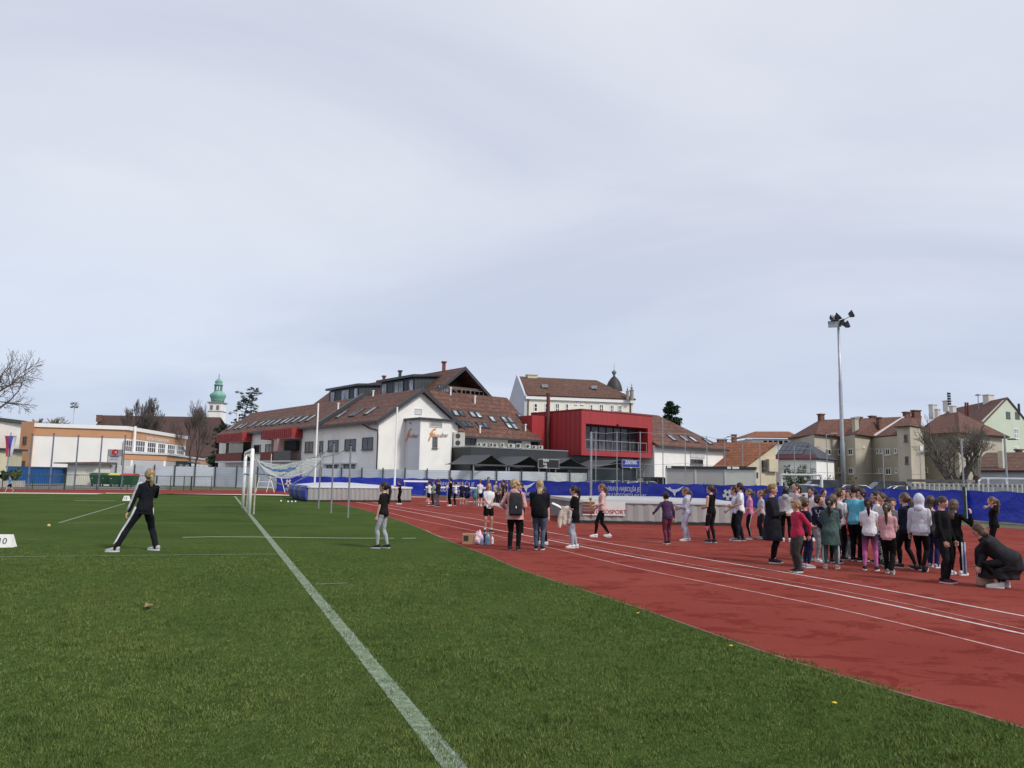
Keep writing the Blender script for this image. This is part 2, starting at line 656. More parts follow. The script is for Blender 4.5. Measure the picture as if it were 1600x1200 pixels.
# painted lines on the grass
GL = line_mat('grass_line_paint', (.24, .30, .22), (.065, .11, .035), .5)
GT = line_mat('white_tape', (.72, .72, .62), (.5, .52, .42), .66)
GF = line_mat('faint_grass_line', (.22, .26, .17), (.07, .10, .04), .5)
goal_a, goal_b = Vector((*gp(760, 1262), 0)), Vector((*gp(367, 775.5), 0))
GOAL_DIR = (goal_b - goal_a).normalized()
strip('goal_line', [goal_a - GOAL_DIR * 3, goal_a, goal_b], .135, .0085, GL)
LINES = [([(285, 841), (330, 840), (396, 840.3), (530, 842), (616, 842.3)], .05, GT, .022),
         ([(628, 842.5), (650, 842)], .05, GT, .022),
         ([(-60, 874), (0, 871), (220, 868.5), (400, 866.8), (437, 866.6)], .07, GF, .012),
         ([(90, 817.5), (397, 817.8)], .06, GF, .012), ([(25, 843.3), (60, 843.5)], .04, GF, .012),
         ([(92, 817.5), (195, 787)], .11, GF, .012), ([(116, 782.4), (180, 782.6)], .10, GT, .012),
         ([(493, 914), (542, 912)], .07, GF, .012), ([(270, 799.5), (355, 799.7)], .05, GF, .012)]
for px, w, mm, z in LINES:
    strip('pitch_line', [gp(*p) for p in px], w, z, mm)


# grass blades
def in_poly(x, y, poly):
    px = np.array([p[0] for p in poly])
    py = np.array([p[1] for p in poly])
    ins = np.zeros(len(x), bool)
    j = len(poly) - 1
    for i in range(len(poly)):
        cnd = ((py[i] > y) != (py[j] > y)) & (x < (px[j] - px[i]) * (y - py[i]) / (py[j] - py[i] + 1e-12) + px[i])
        ins ^= cnd
        j = i
    return ins


def make_grass(N=720000):
    rg = np.random.default_rng(3)
    y0, y1 = 3.4, 19.0
    u = rg.random(N)
    Y = y0 * (y1 / y0) ** (u ** .92)
    X = (rg.random(N) * 2 - 1) * (Y * .70 + 1.6)
    jx = .07 * np.sin(X * 9 + Y * 5 + 2 * np.sin(Y * 3)) + .05 * np.sin(Y * 23 + X * 3) + rg.normal(0, .03, N) - .03
    k = in_poly(X + jx, Y + jx * .6, GRASS)
    X, Y = X[k], Y[k]
    n = len(X)
    ga = np.array([goal_a.x, goal_a.y])
    gd = np.array([GOAL_DIR.x, GOAL_DIR.y])
    dist = np.abs((X - ga[0]) * gd[1] - (Y - ga[1]) * gd[0])
    white = (dist < .066 + rg.normal(0, .008, n)) & (rg.random(n) < .30 + .32 * (np.abs(dist) > .035))
    hgt = (.011 + .013 * rg.random(n)) * (1 + .55 * np.sin(X * 13 + 2 * np.sin(Y * 7)) * np.sin(Y * 11 + 2 * np.sin(X * 5))) * (1 + .35 * np.sin(X * 2.1 + np.sin(Y * 1.7) * 2) * np.cos(Y * 1.3))
    hgt *= np.clip((19.5 - Y) / 6, .25, 1)
    hgt[dist < .07] *= .8
    wid = .0017 + .00036 * Y
    az = rg.random(n) * 2 * np.pi
    lean = hgt * (.15 + .75 * rg.random(n))
    la = rg.random(n) * 2 * np.pi
    V = np.zeros((n, 3, 3), np.float32)
    V[:, 0, 0] = X - np.cos(az) * wid
    V[:, 0, 1] = Y - np.sin(az) * wid
    V[:, 1, 0] = X + np.cos(az) * wid
    V[:, 1, 1] = Y + np.sin(az) * wid
    V[:, 0, 2] = V[:, 1, 2] = .003
    V[:, 2, 0] = X + np.cos(la) * lean
    V[:, 2, 1] = Y + np.sin(la) * lean
    V[:, 2, 2] = .003 + hgt
    me = bpy.data.meshes.new('grass')
    me.vertices.add(3 * n)
    me.loops.add(3 * n)
    me.polygons.add(n)
    me.vertices.foreach_set('co', V.ravel())
    me.loops.foreach_set('vertex_index', np.arange(3 * n, dtype=np.int32))
    me.polygons.foreach_set('loop_start', np.arange(0, 3 * n, 3, dtype=np.int32))
    me.polygons.foreach_set('loop_total', np.full(n, 3, np.int32))
    me.polygons.foreach_set('material_index', white.astype(np.int32))
    me.update(calc_edges=True)
    m, t, b = new_mat('grass_blades')
    ge = nd(t, 'ShaderNodeNewGeometry')
    c = ramp(t, ge.outputs['Random Per Island'], [(0, (.084, .132, .030)), (.45, (.116, .172, .043)), (.8, (.154, .200, .058)), (1, (.25, .24, .115))])
    big = noise_n(t, .45, 5, .6, coords(t), .8)
    c = mixc(t, ramp(t, big.outputs['Fac'], [(.32, (.55,) * 3), (.55, (0, 0, 0))]), c, (.050, .094, .024))
    cl = noise_n(t, 5.5, 4, .65, coords(t), .5)
    c = mixc(t, ramp(t, cl.outputs['Fac'], [(.38, (.62,) * 3), (.52, (0, 0, 0))]), c, (.044, .084, .022))
    big2 = noise_n(t, .8, 4, .6, coords(t), .3)
    c = mixc(t, ramp(t, big2.outputs['Fac'], [(.55, (0, 0, 0)), (.75, (.6,) * 3)]), c, (.13, .145, .04))
    t.links.new(c, b.inputs['Base Color'])
    b.inputs['Roughness'].default_value = .9
    b.inputs['Specular IOR Level'].default_value = .06
    me.materials.append(m)
    me.materials.append(mat('painted_blades', (.34, .40, .35), .8, .35, 40))
    o = link('grass', me)
    o['kind'] = 'stuff'


make_grass()


# ------------------------------------------------------------------ buildings
def eyeless(A, B):
    return Vector((B[0] - A[0], B[1] - A[1], 0)).normalized()


def window(parent, A, B, rect, wall_n, panes=2, rows=1, frame=WHITE, glass=None, fw=.07, depth=.10, sill=True, name='window', proud=.02):
    """window set in the wall plane through A,B; rect = photo pixels x0,y0,x1,y1"""
    x0, y0, x1, y1 = rect
    xm, ym = (x0 + x1) / 2, (y0 + y1) / 2
    a, b2 = VP(x0, ym, A, B), VP(x1, ym, A, B)
    zt, zb = VP(xm, y0, A, B).z, VP(xm, y1, A, B).z
    a.z = b2.z = zb
    return window_at(parent, a, (b2 - a), zt - zb, wall_n, panes, rows, frame, glass, fw, depth, sill, name, proud)


def window_at(parent, a, wv, h, wall_n, panes=2, rows=1, frame=WHITE, glass=None, fw=.07, depth=.1, sill=True, name='window', proud=.02):
    a, wv = Vector(a), Vector(wv)
    w = wv.length
    r = wv.normalized()
    n = Vector(wall_n).normalized()
    u = Vector((0, 0, 1))

    def P(x, z, d): return a + r * x + u * z + n * d
    fr = MB()

    def bar(x0, z0, x1, z1, d0, d1):
        fr.hexa([P(x0, z0, d0), P(x1, z0, d0), P(x1, z1, d0), P(x0, z1, d0)], [P(x0, z0, d1), P(x1, z0, d1), P(x1, z1, d1), P(x0, z1, d1)])
    o, i = proud + .05, proud - .004
    bar(0, 0, fw, h, i - .05, o)
    bar(w - fw, 0, w, h, i - .05, o)
    bar(fw, h - fw, w - fw, h, i - .05, o - .003)
    bar(fw, 0, w - fw, fw, i - .05, o - .003)
    for k in range(1, panes):
        x = w * k / panes
        bar(x - fw * .4, fw, x + fw * .4, h - fw, i - .05, o - .012)
    for k in range(1, rows):
        z = h * k / rows
        bar(fw, z - fw * .3, w - fw, z + fw * .3, i - .05, o - .016)
    if sill: bar(-.06, -.07, w + .06, -.004, -.02, proud + .14)
    f = fr.build(name, frame, parent)
    g = MB()
    g.poly([P(fw * .5, fw * .5, proud + .012), P(w - fw * .5, fw * .5, proud + .012), P(w - fw * .5, h - fw * .5, proud + .012), P(fw * .5, h - fw * .5, proud + .012)])
    g.build('pane', glass or GLASS, f)
    return f


def roof_slab(mb, pts, th=.18):
    """roof plane with thickness (pts seen from outside)"""
    p = [Vector(q) for q in pts]
    n = (p[1] - p[0]).cross(p[2] - p[0]).normalized()
    if n.z < 0: n = -n
    mb.plate(p, -n * th)


def skylight(parent, px, py, w, h, p0, n, along, glass=GLASSL):
    """roof window lying in the roof plane"""
    c = ON(px, py, p0, n)
    return skylight_at(parent, c, w, h, n, along, glass)


def skylight_at(parent, c, w, h, n, along, glass=GLASSL):
    n = Vector(n).normalized()
    if n.z < 0: n = -n
    a = Vector(along).normalized()
    u = n.cross(a)
    if u.z < 0: u = -u
    mb = MB()
    for (x0, x1, y0, y1) in ((-w / 2, -w / 2 + .09, -h / 2, h / 2), (w / 2 - .09, w / 2, -h / 2, h / 2), (-w / 2 + .09, w / 2 - .09, h / 2 - .1, h / 2), (-w / 2 + .09, w / 2 - .09, -h / 2, -h / 2 + .1)):
        q = [c + a * x + u * y for x, y in ((x0, y0), (x1, y0), (x1, y1), (x0, y1))]
        mb.hexa([p - n * .05 for p in q], [p + n * .12 for p in q])
    f = mb.build('roof_window', ANTHRA, parent)
    g = MB()
    g.poly([c + a * x + u * y + n * .09 for x, y in ((-w / 2 + .05, -h / 2 + .05), (w / 2 - .05, -h / 2 + .05), (w / 2 - .05, h / 2 - .05), (-w / 2 + .05, h / 2 - .05))])
    g.build('pane', glass, f)
    return f


def chimney(parent, base, w, d, h, m=BRICK, cap=True, pots=0, rz=.3):
    mb = MB()
    M = Matrix.Translation(base) @ Matrix.Rotation(rz, 4, 'Z')
    mb.box((-w / 2, -d / 2, -1.2), (w / 2, d / 2, h), M)
    if cap:
        mb.box((-w / 2 - .1, -d / 2 - .1, h + .002), (w / 2 + .1, d / 2 + .1, h + .16), M)
    for k in range(pots):
        x = (k + .5) / pots * w - w / 2
        mb.tube([M @ Vector((x, 0, h + .15)), M @ Vector((x, 0, h + .6))], .12, 8)
    return mb.build('chimney', m, parent)


# --- white complex with brown tiled roofs, its own axes t (right, back) and s (left, back)
A0 = Vector((-12.4, 70.0, 0))
dL = Vector((-.63, .777, 0)).normalized()
dR = Vector((dL.y, -dL.x, 0))
nF, nL = -dL, -dR             # outward normals of the fronts facing right-front and left-front


def Q(t, s, z=0.0):
    return A0 + dR * t + dL * s + Vector((0, 0, z))


def qx(px, t=None, s=None):
    """solve the free coordinate so that the point shows at pixel column px (near eye level)"""
    k = (px - 800) / F_PX
    if t is not None:
        b0 = A0 + dR * t
        return (k * b0.y - b0.x) / (dL.x - k * dL.y)
    b0 = A0 + dL * s
    return (k * b0.y - b0.x) / (dR.x - k * dR.y)


bar_house = thing('guest_house', 'long white two storey building with brown tiled roofs, red balcony panels and a white turret', 'building', Q(4, 4))
BH = bar_house


def bpart(mb, name, m, parent=BH, smooth=False):
    """world-space geometry under a thing whose Empty is not at the origin"""
    o = mb.build(name, m, parent, smooth)
    root = parent
    while root.parent is not None: root = root.parent
    o.matrix_parent_inverse = parent.matrix_world.inverted() if parent is root else Matrix()
    return o


def place(th, loc):
    """keep world-space children where they are while the Empty sits at loc"""
    return th


# things built in world space keep their Empty at the origin of their children: children carry the inverse offset
def wthing(name, label, cat, loc, group=None):
    o = thing(name, label, cat, loc, 0, group)
    return o


def settle(root):
    """children were modelled in world coordinates: move them into the Empty's frame"""
    off = root.location.copy()
    seen = set()

    def go(o):
        for ch in o.children:
            if ch.type == 'MESH' and ch.data.name not in seen:
                seen.add(ch.data.name)
                ch.data.transform(Matrix.Translation(-off))
            go(ch)
    go(root)


w = MB()
# wing along s: gable front at s=0
E1, RZ, T1 = 6.55, 9.85, 9.56
t0, t1, tm = .35, 9.2, 4.78
for s0, s1 in ((0, 43),):
    w.hexa([Q(t0, 0, -.3), Q(t1, 0, -.3), Q(t1, 0, E1 - .05), Q(tm, 0, RZ - .32), Q(t0, 0, E1 - .05)], [Q(t0, 43, -.3), Q(t1, 43, -.3), Q(t1, 43, E1 - .05), Q(tm, 43, RZ - .32), Q(t0, 43, E1 - .05)])
w.build('wall', WHITEWALL, BH)
# wing along t
w = MB()
E2, R2, S2 = 5.6, 10.6, 6.1
T2 = 20.1
w.hexa([Q(9.22, .5, -.3), Q(9.22, 11.7, -.3), Q(9.22, 11.7, E2), Q(9.22, S2, R2 - .4), Q(9.22, .5, E2)], [Q(T2 - .2, .5, -.3), Q(T2 - .2, 11.7, -.3), Q(T2 - .2, 11.7, E2), Q(T2 - .2, S2, R2 - .4), Q(T2 - .2, .5, E2)])
w.build('wall', mat('cream_render', (.66, .63, .53), .9, .06, .6, dirt=.2), BH)
# turret
w = MB()
tz = 6.7
TUR = [(3.2, 0), (3.2, -2.6), (6.56, -2.6), (7.7, -1.2), (7.7, 0)]
w.prism([Q(*p)[:2] for p in TUR], -.3, tz)
w.build('turret', WHITEWALL, BH)
w = MB()
w.prism([Q(*p)[:2] for p in ((2.95, .1), (2.95, -2.85), (6.7, -2.85), (8.0, -1.3), (8.0, .1))], tz + .002, tz + .17)
w.build('turret_roof', ANTHRA, BH)
w = MB()  # left face of the turret, coloured greyer than its front
w.poly([Q(3.195, -.01, .9), Q(3.195, -2.59, .9), Q(3.195, -2.59, tz - .01), Q(3.195, -.01, tz - .01)])
w.plate([Q(3.19, -.02, .9), Q(3.19, -2.59, .9), Q(3.19, -2.59, tz - .02), Q(3.19, -.02, tz - .02)], dR * -.02)
w.build('grey_panel', mat('turret_left_lilac', (.56, .57, .62), .9, .05, .5), BH)
# roofs
rf = MB()
ov = .45
roof_slab(rf, [Q(-.15, -ov, E1 - .1), Q(tm, -ov, RZ), Q(tm, 43.6, RZ), Q(-.15, 43.6, E1 - .1)])
roof_slab(rf, [Q(T1 + .1, -ov, E1 - .1), Q(tm, -ov, RZ), Q(tm, 43.6, RZ), Q(T1 + .1, 43.6, E1 - .1)])
roof_slab(rf, [Q(9.6, -.1, E2 - .05), Q(9.6, S2, R2), Q(T2 + .1, S2, R2), Q(T2 + .1, -.1, E2 - .05)])
roof_slab(rf, [Q(9.6, 12.3, E2 - .05), Q(9.6, S2, R2), Q(T2 + .1, S2, R2), Q(T2 + .1, 12.3, E2 - .05)])
# attic roof above
XA, ZA, HW = 14.85, 13.7, 5.9
SA, SB = 7.0, 39.5
zl = ZA - HW * .80
roof_slab(rf, [Q(XA - HW, SA, zl), Q(XA, SA, ZA), Q(XA, SB, ZA), Q(XA - HW, SB, zl)], .22)
roof_slab(rf, [Q(XA + HW, SA, zl), Q(XA, SA, ZA), Q(XA, SB, ZA), Q(XA + HW, SB, zl)], .22)
rf.build('roof', TILE, BH)
# dark verge boards, gutters, fire wall
tr = MB()


def board(p, q, h=.32, d=.08, n=None):
    p, q, n = Vector(p), Vector(q), Vector(n)
    tr.plate([p, q, q - Vector((0, 0, h)), p - Vector((0, 0, h))], n.normalized() * d)


for (p, q) in ((Q(-.2, -ov - .01, E1 - .05), Q(tm, -ov - .01, RZ + .06)), (Q(T1 + .15, -ov - .01, E1 - .05), Q(tm, -ov - .01, RZ + .06)),
               (Q(XA - HW, SA - .01, zl + .05), Q(XA, SA - .01, ZA + .06)), (Q(XA + HW, SA - .01, zl + .05), Q(XA, SA - .01, ZA + .06))):
    board(p, q, .42, .1, nF)
board(Q(-.17, -ov, E1 - .08), Q(-.17, 43.6, E1 - .08), .2, .14, nL)
board(Q(9.7, -.12, E2 - .02), Q(T2 + .1, -.12, E2 - .02), .2, .12, nF)
fw0, fw1 = Q(-.3, 11.3, E1 - .15), Q(tm, 11.3, RZ + .02)
tr.hexa([fw0, fw1, fw1 + dL * .5, fw0 + dL * .5], [p + Vector((0, 0, .42)) for p in (fw0, fw1, fw1 + dL * .5, fw0 + dL * .5)])
tr.build('dark_trim', ANTHRA, BH)
# downpipe at the corner
dp = MB()
dp.tube([Q(-.1, 2.2, E1 - .3), Q(.1, 1.2, E1 - .7), Q(.25, .02, E1 - .9), Q(.25, -.1, E1 - 1.4), Q(.25, -.1, -.2)], .07, 8)
dp.build('downpipe', ANTHRA, BH)
# attic gable recess: beams, back wall, glazing
ag = MB()
sb = SA + 3.2
for s_, m_ in ((sb, 0),):
    ag.poly([Q(XA - HW + .4, s_, zl), Q(XA + HW - .4, s_, zl), Q(XA, s_, ZA - .45)])
ag.build('loggia_wall', mat('loggia_wall', (.10, .075, .06), .8, .25, 1.2), BH)
bm_ = MB()
zb = ZA - 2.5
for s_ in (SA + .25, SA + 1.7):
    bm_.hexa([Q(XA - 3.0, s_, zb), Q(XA + 3.0, s_, zb), Q(XA + 3.0, s_, zb + .22), Q(XA - 3.0, s_, zb + .22)], [Q(XA - 3.0, s_ + .2, zb), Q(XA + 3.0, s_ + .2, zb), Q(XA + 3.0, s_ + .2, zb + .22), Q(XA - 3.0, s_ + .2, zb + .22)])
for t_ in (-2.4, -.2, 1.0):
    bm_.hexa([Q(XA + t_, SA + .3, zl), Q(XA + t_ + .18, SA + .3, zl), Q(XA + t_ + .18, SA + .3, zb), Q(XA + t_, SA + .3, zb)], [Q(XA + t_, SA + .48, zl), Q(XA + t_ + .18, SA + .48, zl), Q(XA + t_ + .18, SA + .48, zb), Q(XA + t_, SA + .48, zb)])
bm_.tube([Q(XA - 1.5, SA + .4, zb), Q(XA + 2.6, SA + .9, zl + .4)], .1, 6)
bm_.build('beam', mat('brown_timber', (.13, .085, .06), .8, .25, 3), BH)
wi = Q(XA - 3.3, SA + .35, zl + 1.0)
window_at(BH, wi, dR * 1.5, 1.5, nF, 2, 1, ANTHRA, GLASSL, .09, name='attic_window', sill=False)
rl = MB()
zr = zl + .95 + 1.2
for k in range(9):
    x = XA - 1.6 + k * .62
    rl.tube([Q(x, SA + .1, zl + .4), Q(x, SA + .1, zr)], .025, 5)
rl.tube([Q(XA - 1.7, SA + .1, zr), Q(XA + 3.5, SA + .1, zr)], .03, 5)
rl.build('railing', GALV, BH)
# dormers on the left slope of the attic
td = XA - 4.2
SEAM = mat('standing_seam_metal', (.05, .062, .075), .5, .18, 1.5, metal=.2)
for (s0, s1, zt, zb_) in ((10.6, 18.3, 12.45, 9.9), (23.6, 31.9, 12.5, 9.9)):
    s0 = max(s0, SA + .2)
    d = MB()
    d.hexa([Q(td, s0, zb_), Q(td, s1, zb_), Q(td, s1, zt), Q(td, s0, zt)], [Q(XA - 1.2, s0, zb_), Q(XA - 1.2, s1, zb_), Q(XA - 1.2, s1, zt + .25), Q(XA - 1.2, s0, zt + .25)])
    k = s0
    while k < s1:
        d.hexa([Q(td - .03, k, zb_), Q(td, k, zb_), Q(td, k, zt), Q(td - .03, k, zt)], [Q(td - .03, k + .04, zb_), Q(td, k + .04, zb_), Q(td, k + .04, zt), Q(td - .03, k + .04, zt)])
        k += .55
    for k in range(6):
        t_ = td + .4 + k * .45
        d.hexa([Q(t_, s0 - .03, zb_), Q(t_ + .04, s0 - .03, zb_), Q(t_ + .04, s0 - .03, zt), Q(t_, s0 - .03, zt)], [Q(t_, s0, zb_), Q(t_ + .04, s0, zb_), Q(t_ + .04, s0, zt), Q(t_, s0, zt)])
    dm = d.build('dormer', SEAM, BH)
    e = MB()
    e.hexa([Q(td - .45, s0 - .35, zt + .02), Q(td - .45, s1 + .35, zt + .02), Q(XA - .8, s1 + .35, zt + .40), Q(XA - .8, s0 - .35, zt + .40)], [Q(td - .45, s0 - .35, zt + .3), Q(td - .45, s1 + .35, zt + .3), Q(XA - .8, s1 + .35, zt + .62), Q(XA - .8, s0 - .35, zt + .62)])
    e.build('dormer_roof', ANTHRA, dm)
    L = s1 - s0
    for f0, f1 in ((.04, .2), (.42, .68), (.84, .97)):
        sa, se = s1 - f0 * L, s1 - f1 * L
        window_at(dm, Q(td, sa, zt - 1.75), dL * -(sa - se), 1.6, nL, 2 if f1 - f0 > .2 else 1, 1, ANTHRA, GLASSL, .07, sill=False)
# windows of the long left front
PL, PLb = Q(t0, 0), Q(t0, 43)
DKFR = mat('dark_window_frame', (.10, .10, .105), .6, .15, 5)
for r_ in ((477, 690, 489.6, 706.6), (499.6, 689, 505, 705.6), (513, 687.6, 529, 705), (539, 686, 556, 703.6), (566.4, 683.4, 583, 702.6), (397, 695, 407.6, 708), (415, 694, 427, 708), (511, 727, 527, 740), (537.5, 726, 554, 740), (360, 730, 370, 738), (377, 729, 385, 738)):
    window(BH, PLb, PL, r_, nL, 2 if r_[2] - r_[0] > 8 else 1, 1, DKFR, GLASS, .09)
for r_ in ((506, 724, 530, 727.2), (533, 723, 557, 726.2)):
    a, b2 = VP(r_[0], r_[1], PLb, PL), VP(r_[2], r_[1], PLb, PL)
    mb = MB()
    mb.plate([a, b2, b2 + Vector((0, 0, -.12)), a + Vector((0, 0, -.12))], nL * .7)
    mb.build('window_canopy', GREYWALL, BH)
# balconies with red panels
PANEL = mat('red_corrugated_panel', (.30, .022, .022), .55, .18, 3)
for (x0, x1, yt, yb, wt, wb) in ((354, 394, 676.5, 691, 708, 721), (425, 473, 668.5, 686, 705, 716)):
    def seg(xa, ya): return VP(xa, ya, PLb, PL)
    a, b2 = seg(x0, (yt + yb) / 2), seg(x1, (yt + yb) / 2)
    zt, zb_ = E1 - .12, seg((x0 + x1) / 2, yb).z
    a.z = b2.z = 0
    v = b2 - a
    L = v.length
    u_ = v.normalized()
    pb = MB()

    def slab(mb, l0, l1, z0, z1, d0, d1):
        q = [a + u_ * l0, a + u_ * l1]
        mb.hexa([q[0] + nL * d0 + Vector((0, 0, z0)), q[1] + nL * d0 + Vector((0, 0, z0)), q[1] + nL * d0 + Vector((0, 0, z1)), q[0] + nL * d0 + Vector((0, 0, z1))],
                [q[0] + nL * d1 + Vector((0, 0, z0)), q[1] + nL * d1 + Vector((0, 0, z0)), q[1] + nL * d1 + Vector((0, 0, z1)), q[0] + nL * d1 + Vector((0, 0, z1))])
    bal = MB()
    slab(bal, 0, L, zb_ - 2.6, zb_ - 2.42, .02, 1.3)
    bal = bal.build('balcony', GREYWALL, BH)
    slab(pb, 0, L, zb_, zt, 1.18, 1.26)
    k = 0.0
    while k < L:
        slab(pb, k, k + .05, zb_, zt, 1.261, 1.30)
        k += .55
    for q_ in (.33, .66): slab(pb, 0, L, zb_ + (zt - zb_) * q_, zb_ + (zt - zb_) * q_ + .05, 1.262, 1.29)
    slab(pb, -.06, -.001, zb_, zt, .02, 1.26)
    slab(pb, L + .001, L + .06, zb_, zt, .02, 1.26)
    pb.build('red_panel', PANEL, bal)
    bw = MB()
    slab(bw, 0, L * (1 if x0 < 400 else .42), zb_ - 2.4, zb_ - 1.45, 1.14, 1.26)
    bw.build('parapet', BRICK, bal)
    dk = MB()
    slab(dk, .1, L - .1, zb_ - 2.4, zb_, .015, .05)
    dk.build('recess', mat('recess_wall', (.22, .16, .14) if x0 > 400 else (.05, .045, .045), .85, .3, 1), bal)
    if x0 < 400:
        gl = MB()
        slab(gl, L * .45, L - .05, zb_ - 1.4, zb_ - .1, 1.0, 1.04)
        gl.build('glazing', GLASS, bal)
        cl = MB()
        slab(cl, L * .22, L * .34, zb_ - 1.5, zb_ - .1, 1.1, 1.13)
        cl.build('white_curtain', fabric((.7, .69, .66)), bal)
    else:
        dd = MB()
        slab(dd, L * .46, L - .02, zb_ - 2.4, zb_ - 1.4, 1.14, 1.26)
        dd.build('dark_parapet', ANTHRA, bal)
        dd = MB()
        slab(dd, L * .4, L * .52, zb_ - 2.4, zb_, .06, 1.1)
        dd.build('pillar', mat('pinkish_render', (.55, .36, .34), .9, .1, 2), bal)
        dd = MB()
        slab(dd, L * .58, L * .94, zb_ - 1.3, zb_ - .25, .06, .5)
        dd.build('hanging_laundry', fabric((.025, .025, .03)), bal)
# windows of the gable and turret
G0, G1 = Q(0, 0), Q(9, 0)
window(BH, G0, G1, (648, 638.5, 659, 647.5), nF, 1, 1, GREYWALL, mat('window_blind', (.55, .55, .52), .8, .05, 3), .05, sill=False)
F0, F1 = Q(3.2, -2.6), Q(6.56, -2.6)
window(BH, F0, F1, (671, 658, 691, 667.5), nF, 1, 1, GREYWALL, mat('window_shutter', (.30, .30, .29), .7, .2, 4, sz=(.3, .3, 6)), .06, sill=False)
window(BH, F0, F1, (675.6, 682, 683.2, 700), nF, 3, 3, mat('window_grille', (.16, .16, .16), .6), GLASS, .07)
L0, L1 = Q(3.17, 0), Q(3.17, -2.6)
window(BH, L0, L1, (640.3, 658, 643.6, 664), nL, 1, 1, GREYWALL, GLASS, .06, sill=False)
ORG = mat('orange_lettering', (.62, .25, .08), .6, .1, 3)
GRY = mat('grey_lettering', (.22, .22, .23), .6, .1, 3)
up = Vector((0, 0, 1))


def sign_on(A, B, n, px0, px1, py, txt, size, m_, sx=1.0, off=.05, shear=0.0, parent=BH, name='lettering'):
    c = (VP(px0, py, A, B) + VP(px1, py, A, B)) / 2 + Vector(n) * off
    right = (VP(px1, py, A, B) - VP(px0, py, A, B))
    right.z = 0
    return lettering(name, txt, size, m_, parent, c, right, up, sx, .008, shear)


sign_on(F0, F1, nF, 668, 672, 680, 'f', 1.7, ORG, 1.0, shear=.4)
sign_on(F0, F1, nF, 674, 690, 680, 'eluxe', .58, ORG, .95, shear=.1)
sign_on(F0, F1, nF, 689.5, 700, 680, 'bar', .58, GRY, .95, shear=.1)
sign_on(L0, L1, nL, 633.5, 637, 681, 'f', 1.7, ORG, 1.2, shear=.4)
sign_on(L0, L1, nL, 637, 646, 681, 'elux', .58, ORG, 1.3, shear=.1)
sign_on(L0, L1, nL, 646, 653, 681, 'bar', .58, GRY, 1.3, shear=.1)
# roof windows: left slope of the long wing
nS = (Q(tm, 0, RZ) - Q(-.15, 0, E1 - .1)).cross(dL)
p0S = Q(tm, 0, RZ)
for px, py in ((361.5, 668.5), (373.5, 667), (381, 665.8), (395.5, 663.6), (407.5, 662.5), (416.5, 661.3), (424.5, 660.5), (433.5, 659.7), (445.5, 658.2), (453.5, 657.2), (464, 656), (475.5, 655), (487, 653.5), (534.5, 647.8), (556, 645.5), (559.5, 645), (580, 642.5)):
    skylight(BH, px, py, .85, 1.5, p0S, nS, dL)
# roof windows: front slope
nS2 = (Q(12, S2, R2) - Q(12, -.1, E2 - .05)).cross(dR)
p0S2 = Q(12, S2, R2)
for px, py, g_ in ((711.5, 646, 1), (721, 646.3, 0), (738, 648.2, 1), (747.5, 649, 1), (769, 655.4, 1), (788, 656.2, 1), (797, 657, 1), (795, 666, 1), (804, 667, 1), (813, 652, 1), (820.5, 661.5, 1), (724, 662.5, 0), (733, 663, 0), (750, 664.5, 0), (759, 665, 0)):
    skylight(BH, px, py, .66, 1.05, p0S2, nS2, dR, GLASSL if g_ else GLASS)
# small pipes and vents on the roofs
vp = MB()
for px, py, hh, pp, nn in ((528, 646, 1.0, p0S, nS), (583, 619, .5, p0S, nS), (704, 617, .7, p0S2, nS2), (742, 630, .7, p0S2, nS2), (750, 676, .6, p0S2, nS2), (821, 673, .6, p0S2, nS2)):
    c = ON(px, py, pp, nn)
    vp.tube([c - up * .2, c + up * hh], .08, 6)
    vp.tube([c + up * hh, c + up * (hh + .12)], .13, 6)
vp.build('vent_pipe', WHITE, BH)
for u_, hh in ((10.2, 1.0), (24, .6), (20, .9)):
    chimney(BH, Q(XA, SA + u_ - 6, ZA - .1), .35, .35, hh, BRICK if u_ != 20 else ANTHRA, True)
for k, (px, py) in enumerate(((371, 656), (405, 641.5))):
    c = ON(px, py, p0S, nS)
    mb = MB()
    mb.tube([c - up * .2, c + up * .9], .12, 6)
    mb.build('chimney', WHITE, BH)
# windows below the front eave
H0, H1 = Q(9.3, .5), Q(20, .5)
for r_ in ((726, 684, 744, 695), (794, 688, 814.5, 699), (829, 689, 844, 700)):
    window(BH, H0, H1, r_, nF, 2, 1, mat('brown_window_frame', (.06, .045, .04), .6), GLASS, .1)
settle(BH)

# --- dark extension with roof plant, in front of the complex
ext = wthing('dark_extension', 'flat roofed black clad bar extension in front of the white house', 'building', Q(13.7, -4.4))
EZ = 4.3
x0, x1 = 7.56, 19.8
w = MB()
w.hexa([Q(x0, -4.5, 2.05), Q(x1, -4.5, 2.05), Q(x1, -4.5, EZ), Q(x0, -4.5, EZ)], [Q(x0, .3, 2.05), Q(x1, .3, 2.05), Q(x1, .3, EZ), Q(x0, .3, EZ)])
w.hexa([Q(x0, -4.5, -.1), Q(x0 + .4, -4.5, -.1), Q(x0 + .4, -4.5, 2.049), Q(x0, -4.5, 2.049)], [Q(x0, -.2, -.1), Q(x0 + .4, -.2, -.1), Q(x0 + .4, -.2, 2.049), Q(x0, -.2, 2.049)])
w.build('wall', mat('anthracite_cladding', (.028, .031, .036), .55, .15, .8), ext)
w = MB()
w.plate([Q(x0 - .03, -4.55, EZ + .002), Q(x1 + .03, -4.55, EZ + .002), Q(x1 + .03, .3, EZ + .002), Q(x0 - .03, .3, EZ + .002)], (0, 0, .09))
w.build('roof_edge', GALV, ext)
w = MB()
w.plate([Q(x0 - .03, -.6, 2.5), Q(x0 - .03, -.6, .6), Q(x0 - .03, -4.2, .6)], dR * -.03)
w.build('brown_panel', mat('rusty_panel', (.08, .05, .03), .8, .3, 3), ext)
w = MB()
